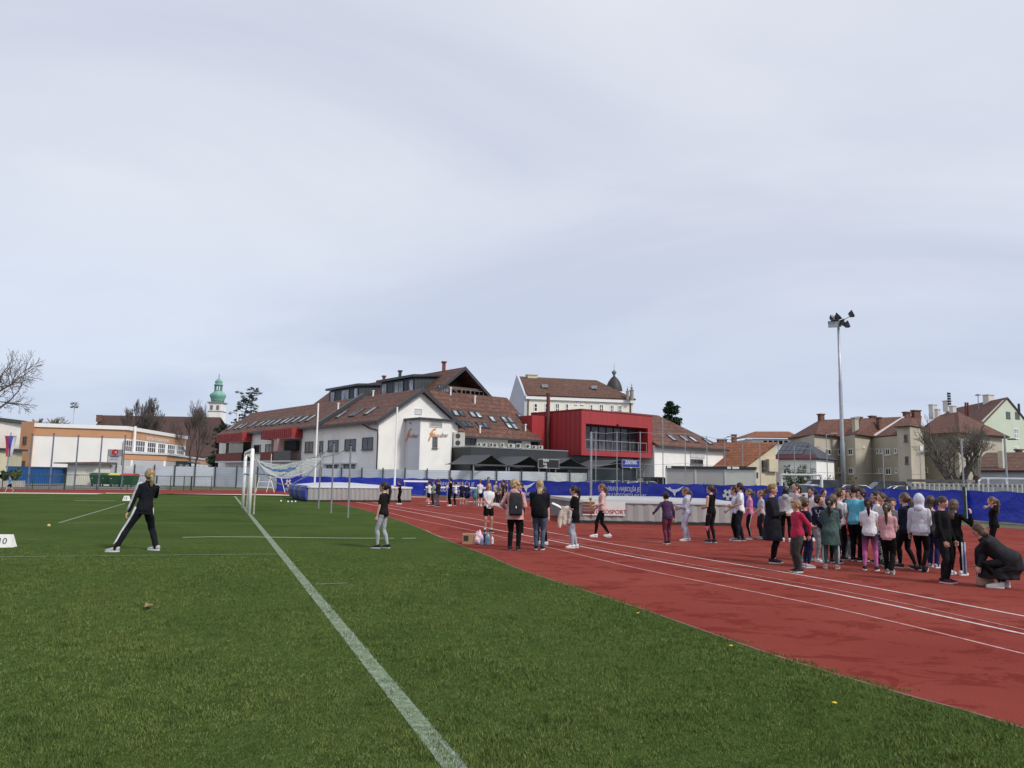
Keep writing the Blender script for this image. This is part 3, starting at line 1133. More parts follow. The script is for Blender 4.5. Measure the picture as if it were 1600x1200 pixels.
w.ball(Q(x0 - .12, -2.6, 3.0), .18)
w.build('lamp', GALV, ext, True)
bk = MB()
bk.hexa([Q(x0 + .4, -1.8, -.1), Q(x1, -1.8, -.1), Q(x1, -1.8, 2.04), Q(x0 + .4, -1.8, 2.04)], [Q(x0 + .4, -1.6, -.1), Q(x1, -1.6, -.1), Q(x1, -1.6, 2.04), Q(x0 + .4, -1.6, 2.04)])
bk.build('shopfront', mat('dark_glazing', (.02, .024, .028), .2, .3, 1), ext)
settle(ext)

# air conditioning units on its roof
FAN = mat('fan_grille', (.03, .03, .033), .6)


def ac_unit(name, label, base, w_=.85, h_=.6, d_=.35, ang=0.0, fans=1, group=None):
    o = thing(name, label, 'air conditioner', base, ang, group)
    mb = MB()
    mb.box((-w_ / 2, -d_ / 2, .06), (w_ / 2, d_ / 2, h_ + .06))
    mb.box((-w_ / 2 + .05, -d_ / 2 + .03, 0), (-w_ / 2 + .12, d_ / 2 - .03, .058))
    mb.box((w_ / 2 - .12, -d_ / 2 + .03, 0), (w_ / 2 - .05, d_ / 2 - .03, .058))
    mb.build('casing', mat('ac_casing', (.42, .42, .39), .6, .1, 4), o)
    for k in range(fans):
        f = MB()
        zc = .06 + h_ * (k + .5) / fans
        f.tube([(-w_ * .12, -d_ / 2 - .001, zc), (-w_ * .12, -d_ / 2 - .04, zc)], min(w_, h_ / fans) * .36, 14)
        f.build('fan', FAN, o)
    return o


angF = math.atan2(dR.y, dR.x)
for px, kind in ((750, .8), (759, .75), (768, .8), (775, .6), (785, .9), (800, 1.25), (812, .8), (826, .9), (836, .8), (845, 1.1)):
    t_ = qx(px, s=-4.0)
    ac_unit('air_conditioner', 'small pale air conditioning unit in the row along the black roof edge', Q(t_, -4.0, EZ + .09), kind * .62, .30 + .14 * random.random(), .3, angF + random.uniform(-.5, .3), 1, 'air conditioners on the black roof')
ac_unit('air_conditioner', 'tall white air conditioning unit beside the turret, biggest on the black roof', Q(qx(718, s=-1.0), -1.0, EZ + .09), 1.15, 1.35, .5, angF - .3, 2, None)
for px, py, lb in ((578.5, 705.5, 'x'),):
    pass

# canopies in front
CAN = mat('grey_canopy_cloth', (.055, .060, .066), .7, .15, 1)
spans = [(742, 797, 'first grey peaked canopy from the left under the black extension'), (797, 860, 'grey peaked canopy behind the black menu board'), (860, 925, 'wide grey peaked canopy left of the blue shop sign'), (925, 1010, 'grey peaked canopy under the blue shop sign')]
for i, (pa, pb, lb) in enumerate(spans):
    sF, sBk = -9.0, -4.7
    ta, tb = qx(pa, s=sF), qx(pb, s=sF)
    tmid = (ta + tb) / 2
    cz, pz = 2.65, 3.5
    o = wthing('canopy', lb, 'canopy', Q(tmid, (sF + sBk) / 2), 'peaked canopies in front of the bar')
    mb = MB()
    n = 8
    for half in (0, 1):
        for k in range(n):
            f0, f1 = k / n, (k + 1) / n

            def cp(f, s):
                z = cz + (pz - cz) * (f ** 1.5)
                tt = ta + (tmid - ta) * f if half == 0 else tb + (tmid - tb) * f
                return Q(tt, s, z)
            mb.plate([cp(f0, sF), cp(f1, sF), cp(f1, sBk), cp(f0, sBk)], (0, 0, -.03))
    mb.plate([Q(ta + .1, sF - .01, cz + .02), Q(tb - .1, sF - .01, cz + .02), Q(tb - .1, sF - .01, cz - .12), Q(ta + .1, sF - .01, cz - .12)], nF * .02)
    mb.build('cloth', CAN, o)
    for tt in (ta + .15, tb - .15):
        p = MB()
        p.tube([Q(tt, sF + .15, -.03), Q(tt, sF + .15, cz)], .06, 8)
        p.build('post', GALV, o)
    settle(o)

# --- red box
K0, K1, KD = 22.0, 33.2, 8.2
rs = -4.3
t_a, t_b = qx(910, s=rs), qx(1020.5, s=rs)
rz0, rz1 = 4.0, 8.75
redb = wthing('red_box_building', 'red metal clad box building raised over a dark ground floor with a wide glazed balcony', 'building', Q((t_a + t_b) / 2, rs + 4))
w = MB()
# shell with a recess
wx0, wx1 = qx(916.5, s=rs), qx(1013.5, s=rs)
wz0, wz1 = 4.55, 7.35
w.hexa([Q(t_a, rs, rz0), Q(wx0, rs, rz0), Q(wx0, rs, rz1), Q(t_a, rs, rz1)], [Q(t_a, rs + KD, rz0), Q(wx0, rs + 2.2, rz0), Q(wx0, rs + 2.2, rz1), Q(t_a, rs + KD, rz1)])
w.hexa([Q(wx1, rs, rz0), Q(t_b, rs, rz0), Q(t_b, rs, rz1), Q(wx1, rs, rz1)], [Q(wx1, rs + 2.2, rz0), Q(t_b, rs + KD, rz0), Q(t_b, rs + KD, rz1), Q(wx1, rs + 2.2, rz1)])
w.hexa([Q(wx0 + .001, rs + .002, wz1), Q(wx1 - .001, rs + .002, wz1), Q(wx1 - .001, rs + .002, rz1 - .002), Q(wx0 + .001, rs + .002, rz1 - .002)], [Q(wx0 + .001, rs + KD, wz1), Q(wx1 - .001, rs + KD, wz1), Q(wx1 - .001, rs + KD, rz1 - .002), Q(wx0 + .001, rs + KD, rz1 - .002)])
w.hexa([Q(wx0 + .001, rs + .002, rz0 + .002), Q(wx1 - .001, rs + .002, rz0 + .002), Q(wx1 - .001, rs + .002, wz0), Q(wx0 + .001, rs + .002, wz0)], [Q(wx0 + .001, rs + KD, rz0 + .002), Q(wx1 - .001, rs + KD, rz0 + .002), Q(wx1 - .001, rs + KD, wz0), Q(wx0 + .001, rs + KD, wz0)])
w.build('shell', RED, redb)
w = MB()   # raised left part running back to the tiled roof
w.hexa([Q(t_a + .02, rs + KD - .01, rz0), Q(t_b - 1, rs + KD - .01, rz0), Q(t_b - 1, rs + KD - .01, rz1 - .25), Q(t_a + .02, rs + KD - .01, rz1 - .25)], [Q(t_a - .5, rs + KD + 5, rz0), Q(t_b - 1, rs + KD + 5, rz0), Q(t_b - 1, rs + KD + 5, rz1 - .25), Q(t_a - .5, rs + KD + 5, rz1 - .25)])
w.hexa([Q(t_a - 2.4, rs + 5.2, 2), Q(t_a - .01, rs + 5.2, 2), Q(t_a - .01, rs + 5.2, rz1 - .45), Q(t_a - 2.4, rs + 5.2, rz1 - .45)], [Q(t_a - 2.4, rs + 12, 2), Q(t_a - .01, rs + 12, 2), Q(t_a - .01, rs + 12, rz1 - .45), Q(t_a - 2.4, rs + 12, rz1 - .45)])
w.build('rear_block', RED, redb)
w = MB()   # coping and seams
w.plate([Q(t_a - .06, rs - .06, rz1 + .002), Q(t_b + .06, rs - .06, rz1 + .002), Q(t_b + .06, rs + KD, rz1 + .002), Q(t_a - .06, rs + KD, rz1 + .002)], (0, 0, .12))
k = rs + .3
while k < rs + KD:
    w.plate([Q(t_a - .025, k, rz0 + .02), Q(t_a - .025, k + .03, rz0 + .02), Q(t_a - .025, k + .03, rz1 - .02), Q(t_a - .025, k, rz1 - .02)], dR * .024)
    k += .7
w.build('coping', mat('dark_red_trim', (.19, .014, .018), .5, .1, 2), redb)
gz = MB()
gz.poly([Q(wx0, rs + 1.6, wz0), Q(wx1, rs + 1.6, wz0), Q(wx1, rs + 1.6, wz1), Q(wx0, rs + 1.6, wz1)])
m, t, b = new_mat('dark_reflecting_glass')
n = noise_n(t, .5, 4, .6, coords(t, (1, 1, 1.4)))
t.links.new(ramp(t, n.outputs['Fac'], [(.35, (.015, .012, .015)), (.55, (.06, .062, .075)), (.75, (.13, .145, .18))]), b.inputs['Base Color'])
b.inputs['Roughness'].default_value = .08
gl = gz.build('glazing', m, redb)
ml = MB()
for f in (0, .12, .24, .36, .48, .60, .72, .86, 1):
    x = wx0 + (wx1 - wx0) * f
    ml.hexa([Q(x - .035, rs + 1.5, wz0), Q(x + .035, rs + 1.5, wz0), Q(x + .035, rs + 1.5, wz1), Q(x - .035, rs + 1.5, wz1)], [Q(x - .035, rs + 1.58, wz0), Q(x + .035, rs + 1.58, wz0), Q(x + .035, rs + 1.58, wz1), Q(x - .035, rs + 1.58, wz1)])
for z in (wz0 + 1.9,):
    ml.hexa([Q(wx0, rs + 1.51, z), Q(wx1, rs + 1.51, z), Q(wx1, rs + 1.51, z + .05), Q(wx0, rs + 1.51, z + .05)], [Q(wx0, rs + 1.57, z), Q(wx1, rs + 1.57, z), Q(wx1, rs + 1.57, z + .05), Q(wx0, rs + 1.57, z + .05)])
ml.build('mullion', mat('grey_mullion', (.09, .095, .10), .5), gl)
rl = MB()
nb = 7
for k in range(nb + 1):
    x = wx0 + .1 + (wx1 - wx0 - .2) * k / nb
    rl.tube([Q(x, rs + .12, wz0), Q(x, rs + .12, wz0 + 1.1)], .035, 6)
rl.tube([Q(wx0 + .05, rs + .12, wz0 + 1.1), Q(wx1 - .05, rs + .12, wz0 + 1.1)], .035, 6)
rl.tube([Q(wx0 + .05, rs + .12, wz0 + .12), Q(wx1 - .05, rs + .12, wz0 + .12)], .025, 6)
rl.build('railing', GALV, redb)
w = MB()   # dark ground floor
w.hexa([Q(t_a - 1.0, rs + 1.5, -.1), Q(t_b - 1, rs + 1.5, -.1), Q(t_b - 1, rs + 1.5, rz0 - .01), Q(t_a - 1.0, rs + 1.5, rz0 - .01)], [Q(t_a - 1.0, rs + KD + 3, -.1), Q(t_b - 1, rs + KD + 3, -.1), Q(t_b - 1, rs + KD + 3, rz0 - .01), Q(t_a - 1.0, rs + KD + 3, rz0 - .01)])
w.build('ground_floor', mat('dark_shop_glass', (.018, .026, .030), .15, .4, .8), redb)
w = MB()
w.tube([Q(t_a - .35, rs + 4.9, 3.9), Q(t_a - .35, rs + 4.9, rz1 + 1.9)], .2, 10)
w.tube([Q(t_a - .35, rs + 4.9, rz1 + 1.9), Q(t_a - .35, rs + 4.9, rz1 + 2.1)], .26, 10)
w.build('flue', mat('rust_red_flue', (.12, .03, .028), .6, .25, 3), redb)
w = MB()
w.ball(Q((t_a + t_b) / 2 - .2, rs - .08, rz1 - 1.3), .12)
w.build('lamp', DARK, redb)
settle(redb)

# shop sign boards
for (r_, sF, colr, lb, lines, nm) in (
        ((839.5, 717.5, 872, 732), -9.25, (.012, .013, .015), 'black menu board sign on poles with white lettering', [('Sladka', .36, -.35, .32), ('hiša', .36, -.45, -.02), ('caffe', .3, -.4, -.32)], 'menu_board'),
        ((970.5, 718.5, 998, 731), -9.2, (.012, .03, .26), 'blue shop sign board with bold white lettering', [('ZUNOTRAD', .5, 0, .12), ('shop', .24, 0, -.38)], 'shop_sign')):
    A_, B_ = Q(0, sF), Q(10, sF)
    a, c = VP(r_[0], r_[1], A_, B_), VP(r_[2], r_[3], A_, B_)
    z1_, z0_ = a.z, c.z
    a.z = c.z = 0
    o = wthing(nm, lb, 'sign', (a + c) / 2)
    mb = MB()
    zz = Vector((0, 0, 1))
    mb.plate([a + zz * z0_, c + zz * z0_, c + zz * z1_, a + zz * z1_], nF * .12)
    mb.build('board', mat(nm + '_face', colr, .5, .1, 2), o)
    fr = MB()
    for p, q in ((a + zz * z0_, c + zz * z0_), (c + zz * z0_, c + zz * z1_), (c + zz * z1_, a + zz * z1_), (a + zz * z1_, a + zz * z0_)):
        fr.tube([p + nF * .12, q + nF * .12], .03, 6)
    fr.build('frame', mat('sign_frame', (.3, .31, .33), .5), o)
    mid = (a + c) / 2
    for (tx, sz_, ox, oz) in lines:
        lettering('lettering', tx, sz_, WHITE, o, mid + zz * ((z0_ + z1_) / 2 + oz) + nF * .135 + dR * ox * (1 if nm == 'menu_board' else 1), dR, up, .8 if nm == 'menu_board' else .62)
    ps = MB()
    for p in ((a + (c - a) * .1), (a + (c - a) * .9)):
        ps.tube([p - nF * .06 + zz * -.03, p - nF * .06 + zz * (z1_ - .1)], .05, 6)
    ps.build('post', GALV, o)
    settle(o)

# --- white hall with a hipped brown roof, right of the red box
hall = wthing('roofed_hall', 'low white hall with hipped brown tiled roof between red box and portable cabin', 'building', Q(39, 0))
hs, hb = -4.5, 8.5
h0, h1 = 33.3, qx(1131, s=-4.5)
w = MB()
w.hexa([Q(h0, hs, -.3), Q(h1, hs, -.3), Q(h1, hs, 5.5), Q(h0, hs, 5.5)], [Q(h0, hb, -.3), Q(h1, hb, -.3), Q(h1, hb, 5.5), Q(h0, hb, 5.5)])
w.build('wall', WHITEWALL, hall)
rf = MB()
rt, rsx, rz_ = 41.2, 1.6, 9.7
h0r = t_b + .06
a, b2, c, d = Q(h0r, hs - .5, 5.45), Q(h1 + .5, hs - .5, 5.45), Q(h1 + .5, hb + .5, 5.45), Q(h0r, hb + .5, 5.45)
e, f = Q(h0r, rsx, rz_), Q(rt, rsx, rz_)
roof_slab(rf, [a, b2, f, e])
roof_slab(rf, [b2, c, f])
roof_slab(rf, [c, d, e, f])
rf.build('roof', TILE, hall)
gt = MB()
gt.plate([a + Vector((0, 0, -.05)), b2 + Vector((0, 0, -.05)), b2 + Vector((0, 0, -.25)), a + Vector((0, 0, -.25))], nF * .1)
gt.build('gutter', ANTHRA, hall)
nS4 = (f - a).cross(dR)
for px, py in ((1049.5, 684.5), (1068.5, 685.5), (1083, 687), (1105, 690)):
    skylight(hall, px, py, .8, 1.4, a, nS4, dR)
A_, B_ = Q(0, hs), Q(10, hs)
window(hall, A_, B_, (1078.5, 717.5, 1098, 725.5), nF, 2, 1, DKFR, GLASS, .09)
a, c = VP(1078, 705.5, A_, B_), VP(1101, 716, A_, B_)
mb = MB()
mb.plate([a, Vector((c.x, c.y, a.z)), c, Vector((a.x, a.y, c.z))], nF * .08)
mb.build('sign_panel', mat('pale_sign', (.55, .53, .54), .6, .15, 2), hall)
settle(hall)

# --- grey portable cabin
cab = thing('portable_cabin', 'long grey portable cabin with dark roof edge behind the blue banner', 'cabin', (0, 0, 0))
ca, cb = AT(1041, 745, 62), AT(1181, 745, 60)
u_ = Vector((cb.x - ca.x, cb.y - ca.y, 0))
n_ = Vector((u_.y, -u_.x, 0)).normalized()
ca, cb = Vector((ca.x, ca.y, 0)), Vector((cb.x, cb.y, 0))
cab.location = (ca + cb) / 2
zt = AT(1100, 732.5, 61).z
w = MB()
w.hexa([ca, cb, cb - n_ * 2.5, ca - n_ * 2.5], [p + up * zt for p in (ca, cb, cb - n_ * 2.5, ca - n_ * 2.5)])
w.build('wall', mat('cabin_grey', (.36, .35, .345), .6, .05, 1), cab)
w = MB()
w.hexa([p + up * (zt + .002) for p in (ca + n_ * .12 - u_ * .004, cb + n_ * .12 + u_ * .01, cb - n_ * 2.6 + u_ * .01, ca - n_ * 2.6 - u_ * .004)], [p + up * (zt + .2) for p in (ca + n_ * .12 - u_ * .004, cb + n_ * .12 + u_ * .01, cb - n_ * 2.6 + u_ * .01, ca - n_ * 2.6 - u_ * .004)])
w.build('roof_edge', mat('cabin_roof_edge', (.03, .025, .03), .6), cab)
w = MB()
for f in (.0, .335, .668, .995):
    p = ca + u_ * f
    w = MB()
    w.hexa([p - u_.normalized() * .07 + n_ * .001, p + u_.normalized() * .07 + n_ * .001, p + u_.normalized() * .07 + n_ * .04, p - u_.normalized() * .07 + n_ * .04], [q + up * (zt - .01) for q in (p - u_.normalized() * .07 + n_ * .001, p + u_.normalized() * .07 + n_ * .001, p + u_.normalized() * .07 + n_ * .04, p - u_.normalized() * .07 + n_ * .04)])
    w.build('joint_post', mat('cabin_post', (.55, .54, .52), .6), cab)
w = MB()
q0, q1 = ca + u_ * .67, ca + u_ * .99
w.plate([q0 + up * .1, q1 + up * .1, q1 + up * (zt - .06), q0 + up * (zt - .06)], n_ * .02)
w.build('pale_panel', mat('cabin_pale', (.52, .52, .48), .6, .05, 1), cab)
w = MB()
for f, wd in ((.01, .05), (.69, .04), (.745, .075)):
    p = ca + u_ * f
    w.plate([p + up * (zt + .02), p + u_ * wd + up * (zt + .02), p + u_ * wd + up * (zt + .19), p + up * (zt + .19)], n_ * .15)
w.build('label_plate', WHITE, cab)
settle(cab)


# --- helper for the simpler neighbours: walls from a plan, roof from points
def house(name, label, plan, z0, z1, wallm, roofs, roofm, loc=None):
    cx = sum(p[0] for p in plan) / len(plan)
    cy = sum(p[1] for p in plan) / len(plan)
    o = wthing(name, label, 'building', (cx, cy, 0))
    w = MB()
    w.prism(plan, z0, z1)
    w.build('wall', wallm, o)
    rf = MB()
    for q in roofs: roof_slab(rf, q)
    rf.build('roof', roofm, o)
    return o


def xy(v): return (v.x, v.y)


# --- cream gable house with orange roof
P1, P2 = AT(1167, 740, 92), AT(1212.5, 740, 95)
zE, zR = AT(1167, 724, 92).z, AT(1212.5, 691, 95).z
back = Vector((-.72, .69, 0))
P1, P2 = Vector((P1.x, P1.y, 0)), Vector((P2.x, P2.y, 0))
CREAM = mat('cream_gable', (.52, .46, .33), .9, .08, .8, dirt=.3)
o = wthing('gable_house', 'cream gable house with orange tiled roof sloping down to the left', 'building', (P1 + P2) / 2)
w = MB()
w.hexa([P1, P2, P2 + up * (zR - .12), P1 + up * (zE - .12)], [p + back * 16 for p in (P1, P2, P2 + up * (zR - .12), P1 + up * (zE - .12))])
w.build('wall', CREAM, o)
rf = MB()
v_ = (P1 - P2).normalized()
sl = (zR - zE) / (P1 - P2).length
for_ = -back * .3
roof_slab(rf, [P1 + v_ * .6 + up * (zE - .6 * sl) + for_, P2 + up * zR + for_, P2 + up * (zR + .3) + back * 16, P1 + v_ * 3.0 + up * (zE - 3 * sl) + back * 16], .2)
rf.build('roof', TILE_OR, o)
gn = (P2 - P1).cross(up).normalized()
wb = MB()
a, c = VP(1190, 719, P1, P2), VP(1196, 737, P1, P2)
wb.plate([a, Vector((c.x, c.y, a.z)), c, Vector((a.x, a.y, c.z))], gn * .25)
wb.build('shutter_box', mat('weathered_board', (.05, .045, .04), .9, .3, 3), o)
a, c = VP(1196.5, 717, P1, P2), VP(1212, 737, P1, P2)
wb = MB()
wb.plate([a, Vector((c.x, c.y, a.z)), c, Vector((a.x, a.y, c.z))], gn * .5)
wb.build('bay', CREAM, o)
a, c = VP(1180.5, 738, P1, P2), VP(1184, 747, P1, P2)
wb = MB()
wb.plate([a, Vector((c.x, c.y, a.z)), c, Vector((a.x, a.y, c.z))], gn * .08)
wb.build('notice_plate', mat('navy_plate', (.03, .035, .06), .6), o)
settle(o)
# dark wall and red chimneys left of it
dw = [xy(AT(1131, 740, 97)), xy(AT(1168, 740, 96)), xy(AT(1168, 740, 100)), xy(AT(1131, 740, 101))]
zt = AT(1150, 717, 97).z
o = wthing('dark_shed', 'dark grey windowless shed in front of the orange tiled roof', 'shed', (*dw[0], 0))
w = MB()
w.prism(dw, -.1, zt)
w.build('wall', ANTHRA, o)
w = MB()
w.prism([(p[0] * 1.002, p[1] - .1 if i < 2 else p[1] + .1) for i, p in enumerate(dw)], zt + .002, zt + .14)
w.build('roof_edge', GALV, o)
settle(o)

# --- white house with dark roof and solar panels
S0, S1 = AT(1211, 740, 96), AT(1276, 740, 93)
S0, S1 = Vector((S0.x, S0.y, 0)), Vector((S1.x, S1.y, 0))
zE, zR = AT(1240, 716, 94.5).z, AT(1230, 691, 99).z
sn = (S1 - S0).cross(up).normalized()
su = (S1 - S0).normalized()
plan = [xy(S0), xy(S1), xy(S1 - sn * 8), xy(S0 - sn * 8)]
rA, rB = S0 - sn * 4 + up * zR, S0 + su * ((S1 - S0).length * .56) - sn * 4 + up * zR
o = house('solar_house', 'white house with dark solar panelled roof and maroon eave', plan, -.2, zE - .1, WHITEWALL,
          [[S0 + sn * .4 + up * zE, S1 + sn * .4 + su * .4 + up * zE, rB, rA], [S1 + sn * .4 + su * .4 + up * zE, S1 - sn * 8.4 + su * .4 + up * zE, rB], [S1 - sn * 8.4 + su * .4 + up * zE, S0 - sn * 8.4 + up * zE, rA, rB]], mat('slate_roof', (.032, .038, .048), .5, .2, 1.2, sz=(.5, .5, 6)))
pn = (rA - (S0 + sn * .4 + up * zE)).cross(su).normalized()
if pn.z < 0: pn = -pn
pl = MB()
e0, e1 = S0 + sn * .4 + up * zE, S1 + sn * .4 + up * zE
for i in range(5):
    for j in range(3):
        f0, f1 = .05 + i * .12, .05 + i * .12 + .112
        g0, g1 = .2 + j * .24, .2 + j * .24 + .225
        def pp(f, g): return e0 + (e1 - e0) * f * (1) + (rA - e0) * g + pn * .05
        pl.plate([pp(f0, g0), pp(f1, g0), pp(f1, g1), pp(f0, g1)], pn * .04)
pl.build('solar_panel', mat('solar_cell_blue', (.02, .026, .042), .25, .2, 3), o)
mb = MB()
mb.plate([S0 + sn * .42 + up * (zE - .05), S1 + sn * .42 + up * (zE - .05), S1 + sn * .42 + up * (zE + .45) - sn * .45, S0 + sn * .42 + up * (zE + .45) - sn * .45], sn * .06)
mb.build('maroon_eave', mat('maroon_sheet', (.10, .018, .022), .5), o)
for r_ in ((1223, 726, 1230, 730), (1224, 732, 1229.5, 741)):
    window(o, S0, S1, r_, sn, 1, 1, WHITE, GLASS, .1)
settle(o)

BRICK2 = mat('old_chimney_brick', (.15, .075, .055), .9, .3, 3)
# --- beige apartment row: sawtooth front
cor = [(1235, 112), (1274, 101), (1313, 106), (1338, 100), (1364, 104.5), (1404.5, 99), (1437, 104), (1440, 103.5), (1500, 97), (1569, 104)]
cp_ = [AT(x, 745, y) for x, y in cor]
cp_ = [Vector((p.x, p.y, 0)) for p in cp_]
zEv = AT(1313, 682, 104).z
BEIGE = mat('beige_weathered_render', (.44, .40, .32), .95, .10, .45, bmp=.01, dirt=.6)
apt = wthing('apartment_block', 'beige weathered two storey apartment row with old red hipped roofs and a stair tower', 'building', (cp_[4].x, cp_[4].y, 0))
bk1 = [Vector((cp_[7].x + 6, cp_[7].y + 14, 0)), Vector((cp_[0].x + 6, cp_[0].y + 12, 0))]
w = MB()
w.prism([xy(p) for p in cp_[:8]] + [xy(p) for p in bk1], -.3, zEv)
bk2 = [cp_[9] + Vector((4, 12, 0)), cp_[7] + Vector((4, 12, 0))]
zE3 = AT(1500, 676.5, 97).z
w.prism([xy(p) for p in cp_[7:10]] + [xy(p) for p in bk2], -.35, zE3)
w.build('wall', BEIGE, apt)
# stair tower
ta, tb, tcn = AT(1404.5, 745, 96.5), AT(1425, 745, 94.5), AT(1446, 745, 98)
ta, tb, tcn = [Vector((p.x, p.y, 0)) for p in (ta, tb, tcn)]
zT = AT(1425, 665, 94.5).z
td_ = tcn + (ta - tb)
w = MB()
w.prism([xy(ta), xy(tb), xy(tcn), xy(td_ + Vector((0, 3, 0)))], -.3, zT)
w.build('stair_tower', BEIGE, apt)
rf = MB()
apx = AT(1425.5, 652.5, 98)
cen = (ta + tcn) / 2
q = [cen + (p - cen) * 1.22 + up * (zT - .02) for p in (ta, tb, tcn, td_)]
for i in range(4): roof_slab(rf, [q[i], q[(i + 1) % 4], apx], .15)
# main roof
off_ = [Vector((0, -.6, 0))] * 10
ev = [cp_[i] + Vector((0, -.7, 0)) + up * (zEv + .05) for i in range(8)]
hipL = AT(1281, 656, 108)
ridR = AT(1440, 650, 111)
far0 = Vector((ev[0].x - .5, ev[0].y, zEv + .05))
evl = [far0] + ev[1:7]
# front slope as a fan of planes that follow the eave
n = len(evl)
for i in range(1, n - 1):
    f0, f1 = (i - 1) / (n - 2), i / (n - 2)
    r0_, r1_ = hipL.lerp(ridR, f0), hipL.lerp(ridR, f1)
    roof_slab(rf, [evl[i], evl[i + 1], r1_], .15)
    roof_slab(rf, [evl[i], r1_, r0_], .15)
roof_slab(rf, [evl[0], evl[1], hipL], .15)
roof_slab(rf, [Vector((bk1[1].x, bk1[1].y, zEv)), far0, hipL], .15)
roof_slab(rf, [Vector((bk1[1].x, bk1[1].y, zEv)), hipL, ridR, Vector((bk1[0].x, bk1[0].y, zEv))], .15)
# right hipped roof
ap2 = AT(1497, 643.5, 104)
a, b2, c = AT(1432, 676.5, 101.5), AT(1500, 678.5, 96.2), AT(1578, 675.5, 103.6)
a.z = b2.z = c.z = zE3 + .05
d, e = bk2[0] + up * zE3, bk2[1] + up * zE3
ap3 = AT(1470, 648, 108)
roof_slab(rf, [a, b2, ap2, ap3], .15)
roof_slab(rf, [b2, c, ap2], .15)
roof_slab(rf, [c, d, ap2], .15)
roof_slab(rf, [d, e, ap3, ap2], .15)
rf.build('roof', TILE_OLD, apt)
mb = MB()
p, q_ = evl[4].lerp(evl[5], .0), hipL.lerp(ridR, .84)
mb.plate([p + up * .1, p + up * .1 + Vector((.35, 0, 0)), q_ + up * .12 + Vector((.35, 0, 0)), q_ + up * .12], up * .18)
mb.build('fire_wall', mat('pale_coping', (.5, .45, .42), .9, .1, 3), apt)
for px, py, Y, w_, h_, mm in ((1283, 654, 107.5, 1.0, .9, BRICK), (1342, 655.5, 109, 1.0, .5, BRICK), (1363, 654.5, 110, 1.1, .6, BRICK), (1373, 661, 106, .5, 1.1, BRICK), (1417, 653, 110, 1.3, 1.2, BRICK), (1431.5, 652, 110, 1.7, 1.4, BRICK), (1337, 676, 102.5, .9, 2.0, BEIGE)):
    chimney(apt, AT(px, py + 1.5, Y), w_ * .68, .6, h_ * .72 if mm is BRICK else h_, mm if mm is BEIGE else BRICK2)


def wface(i, rect, panes=2, **k):
    A_, B_ = cp_[i], cp_[i + 1]
    n_ = (B_ - A_).cross(up).normalized()
    window(apt, A_, B_, rect, n_, panes, 1, WHITE, GLASS, .1, **k)


for r_ in ((1325.8, 701, 1332.8, 711), (1326.3, 731, 1333.3, 741)): wface(2, r_)
wface(1, (1288.5, 701.5, 1298, 710.5), 2)
for r_ in ((1309.3, 701, 1312.6, 711), (1310, 731, 1312.6, 739)): wface(1, r_, 1)
for r_ in ((1383.7, 701, 1390.8, 711), (1384.3, 731, 1392.4, 741.5)): wface(4, r_)
for r_ in ((1369.8, 701, 1373, 709), (1375, 701, 1378.2, 709), (1398, 700.5, 1401.8, 708.5), (1370.5, 732, 1373.5, 740), (1375.5, 731, 1378.8, 740), (1399, 731, 1402.5, 739)): wface(4, r_, 1)
for r_ in ((1444, 697, 1449, 705.8), (1477, 696, 1483.5, 708), (1445, 730, 1450, 738.5), (1439.5, 730, 1443, 738.5), (1457, 697, 1459.5, 704)): wface(7, r_, 2 if r_[2] - r_[0] > 4 else 1)
wface(3, (1347.5, 697, 1350.5, 700), 1, sill=False)
nT = (tb - ta).cross(up).normalized()
for r_ in ((1413, 679, 1418, 690.3), (1414.6, 713, 1419.6, 725)): window(apt, ta, tb, r_, nT, 2, 1, mat('worn_window_frame', (.16, .12, .10), .8), GLASS, .1)
ac = AT(1434, 702, 97.2)
mb = MB()
mb.box((ac.x - .5, ac.y - .3, ac.z - .4), (ac.x + .5, ac.y + .3, ac.z + .4))
mb.build('outdoor_unit', WHITE, apt)
settle(apt)

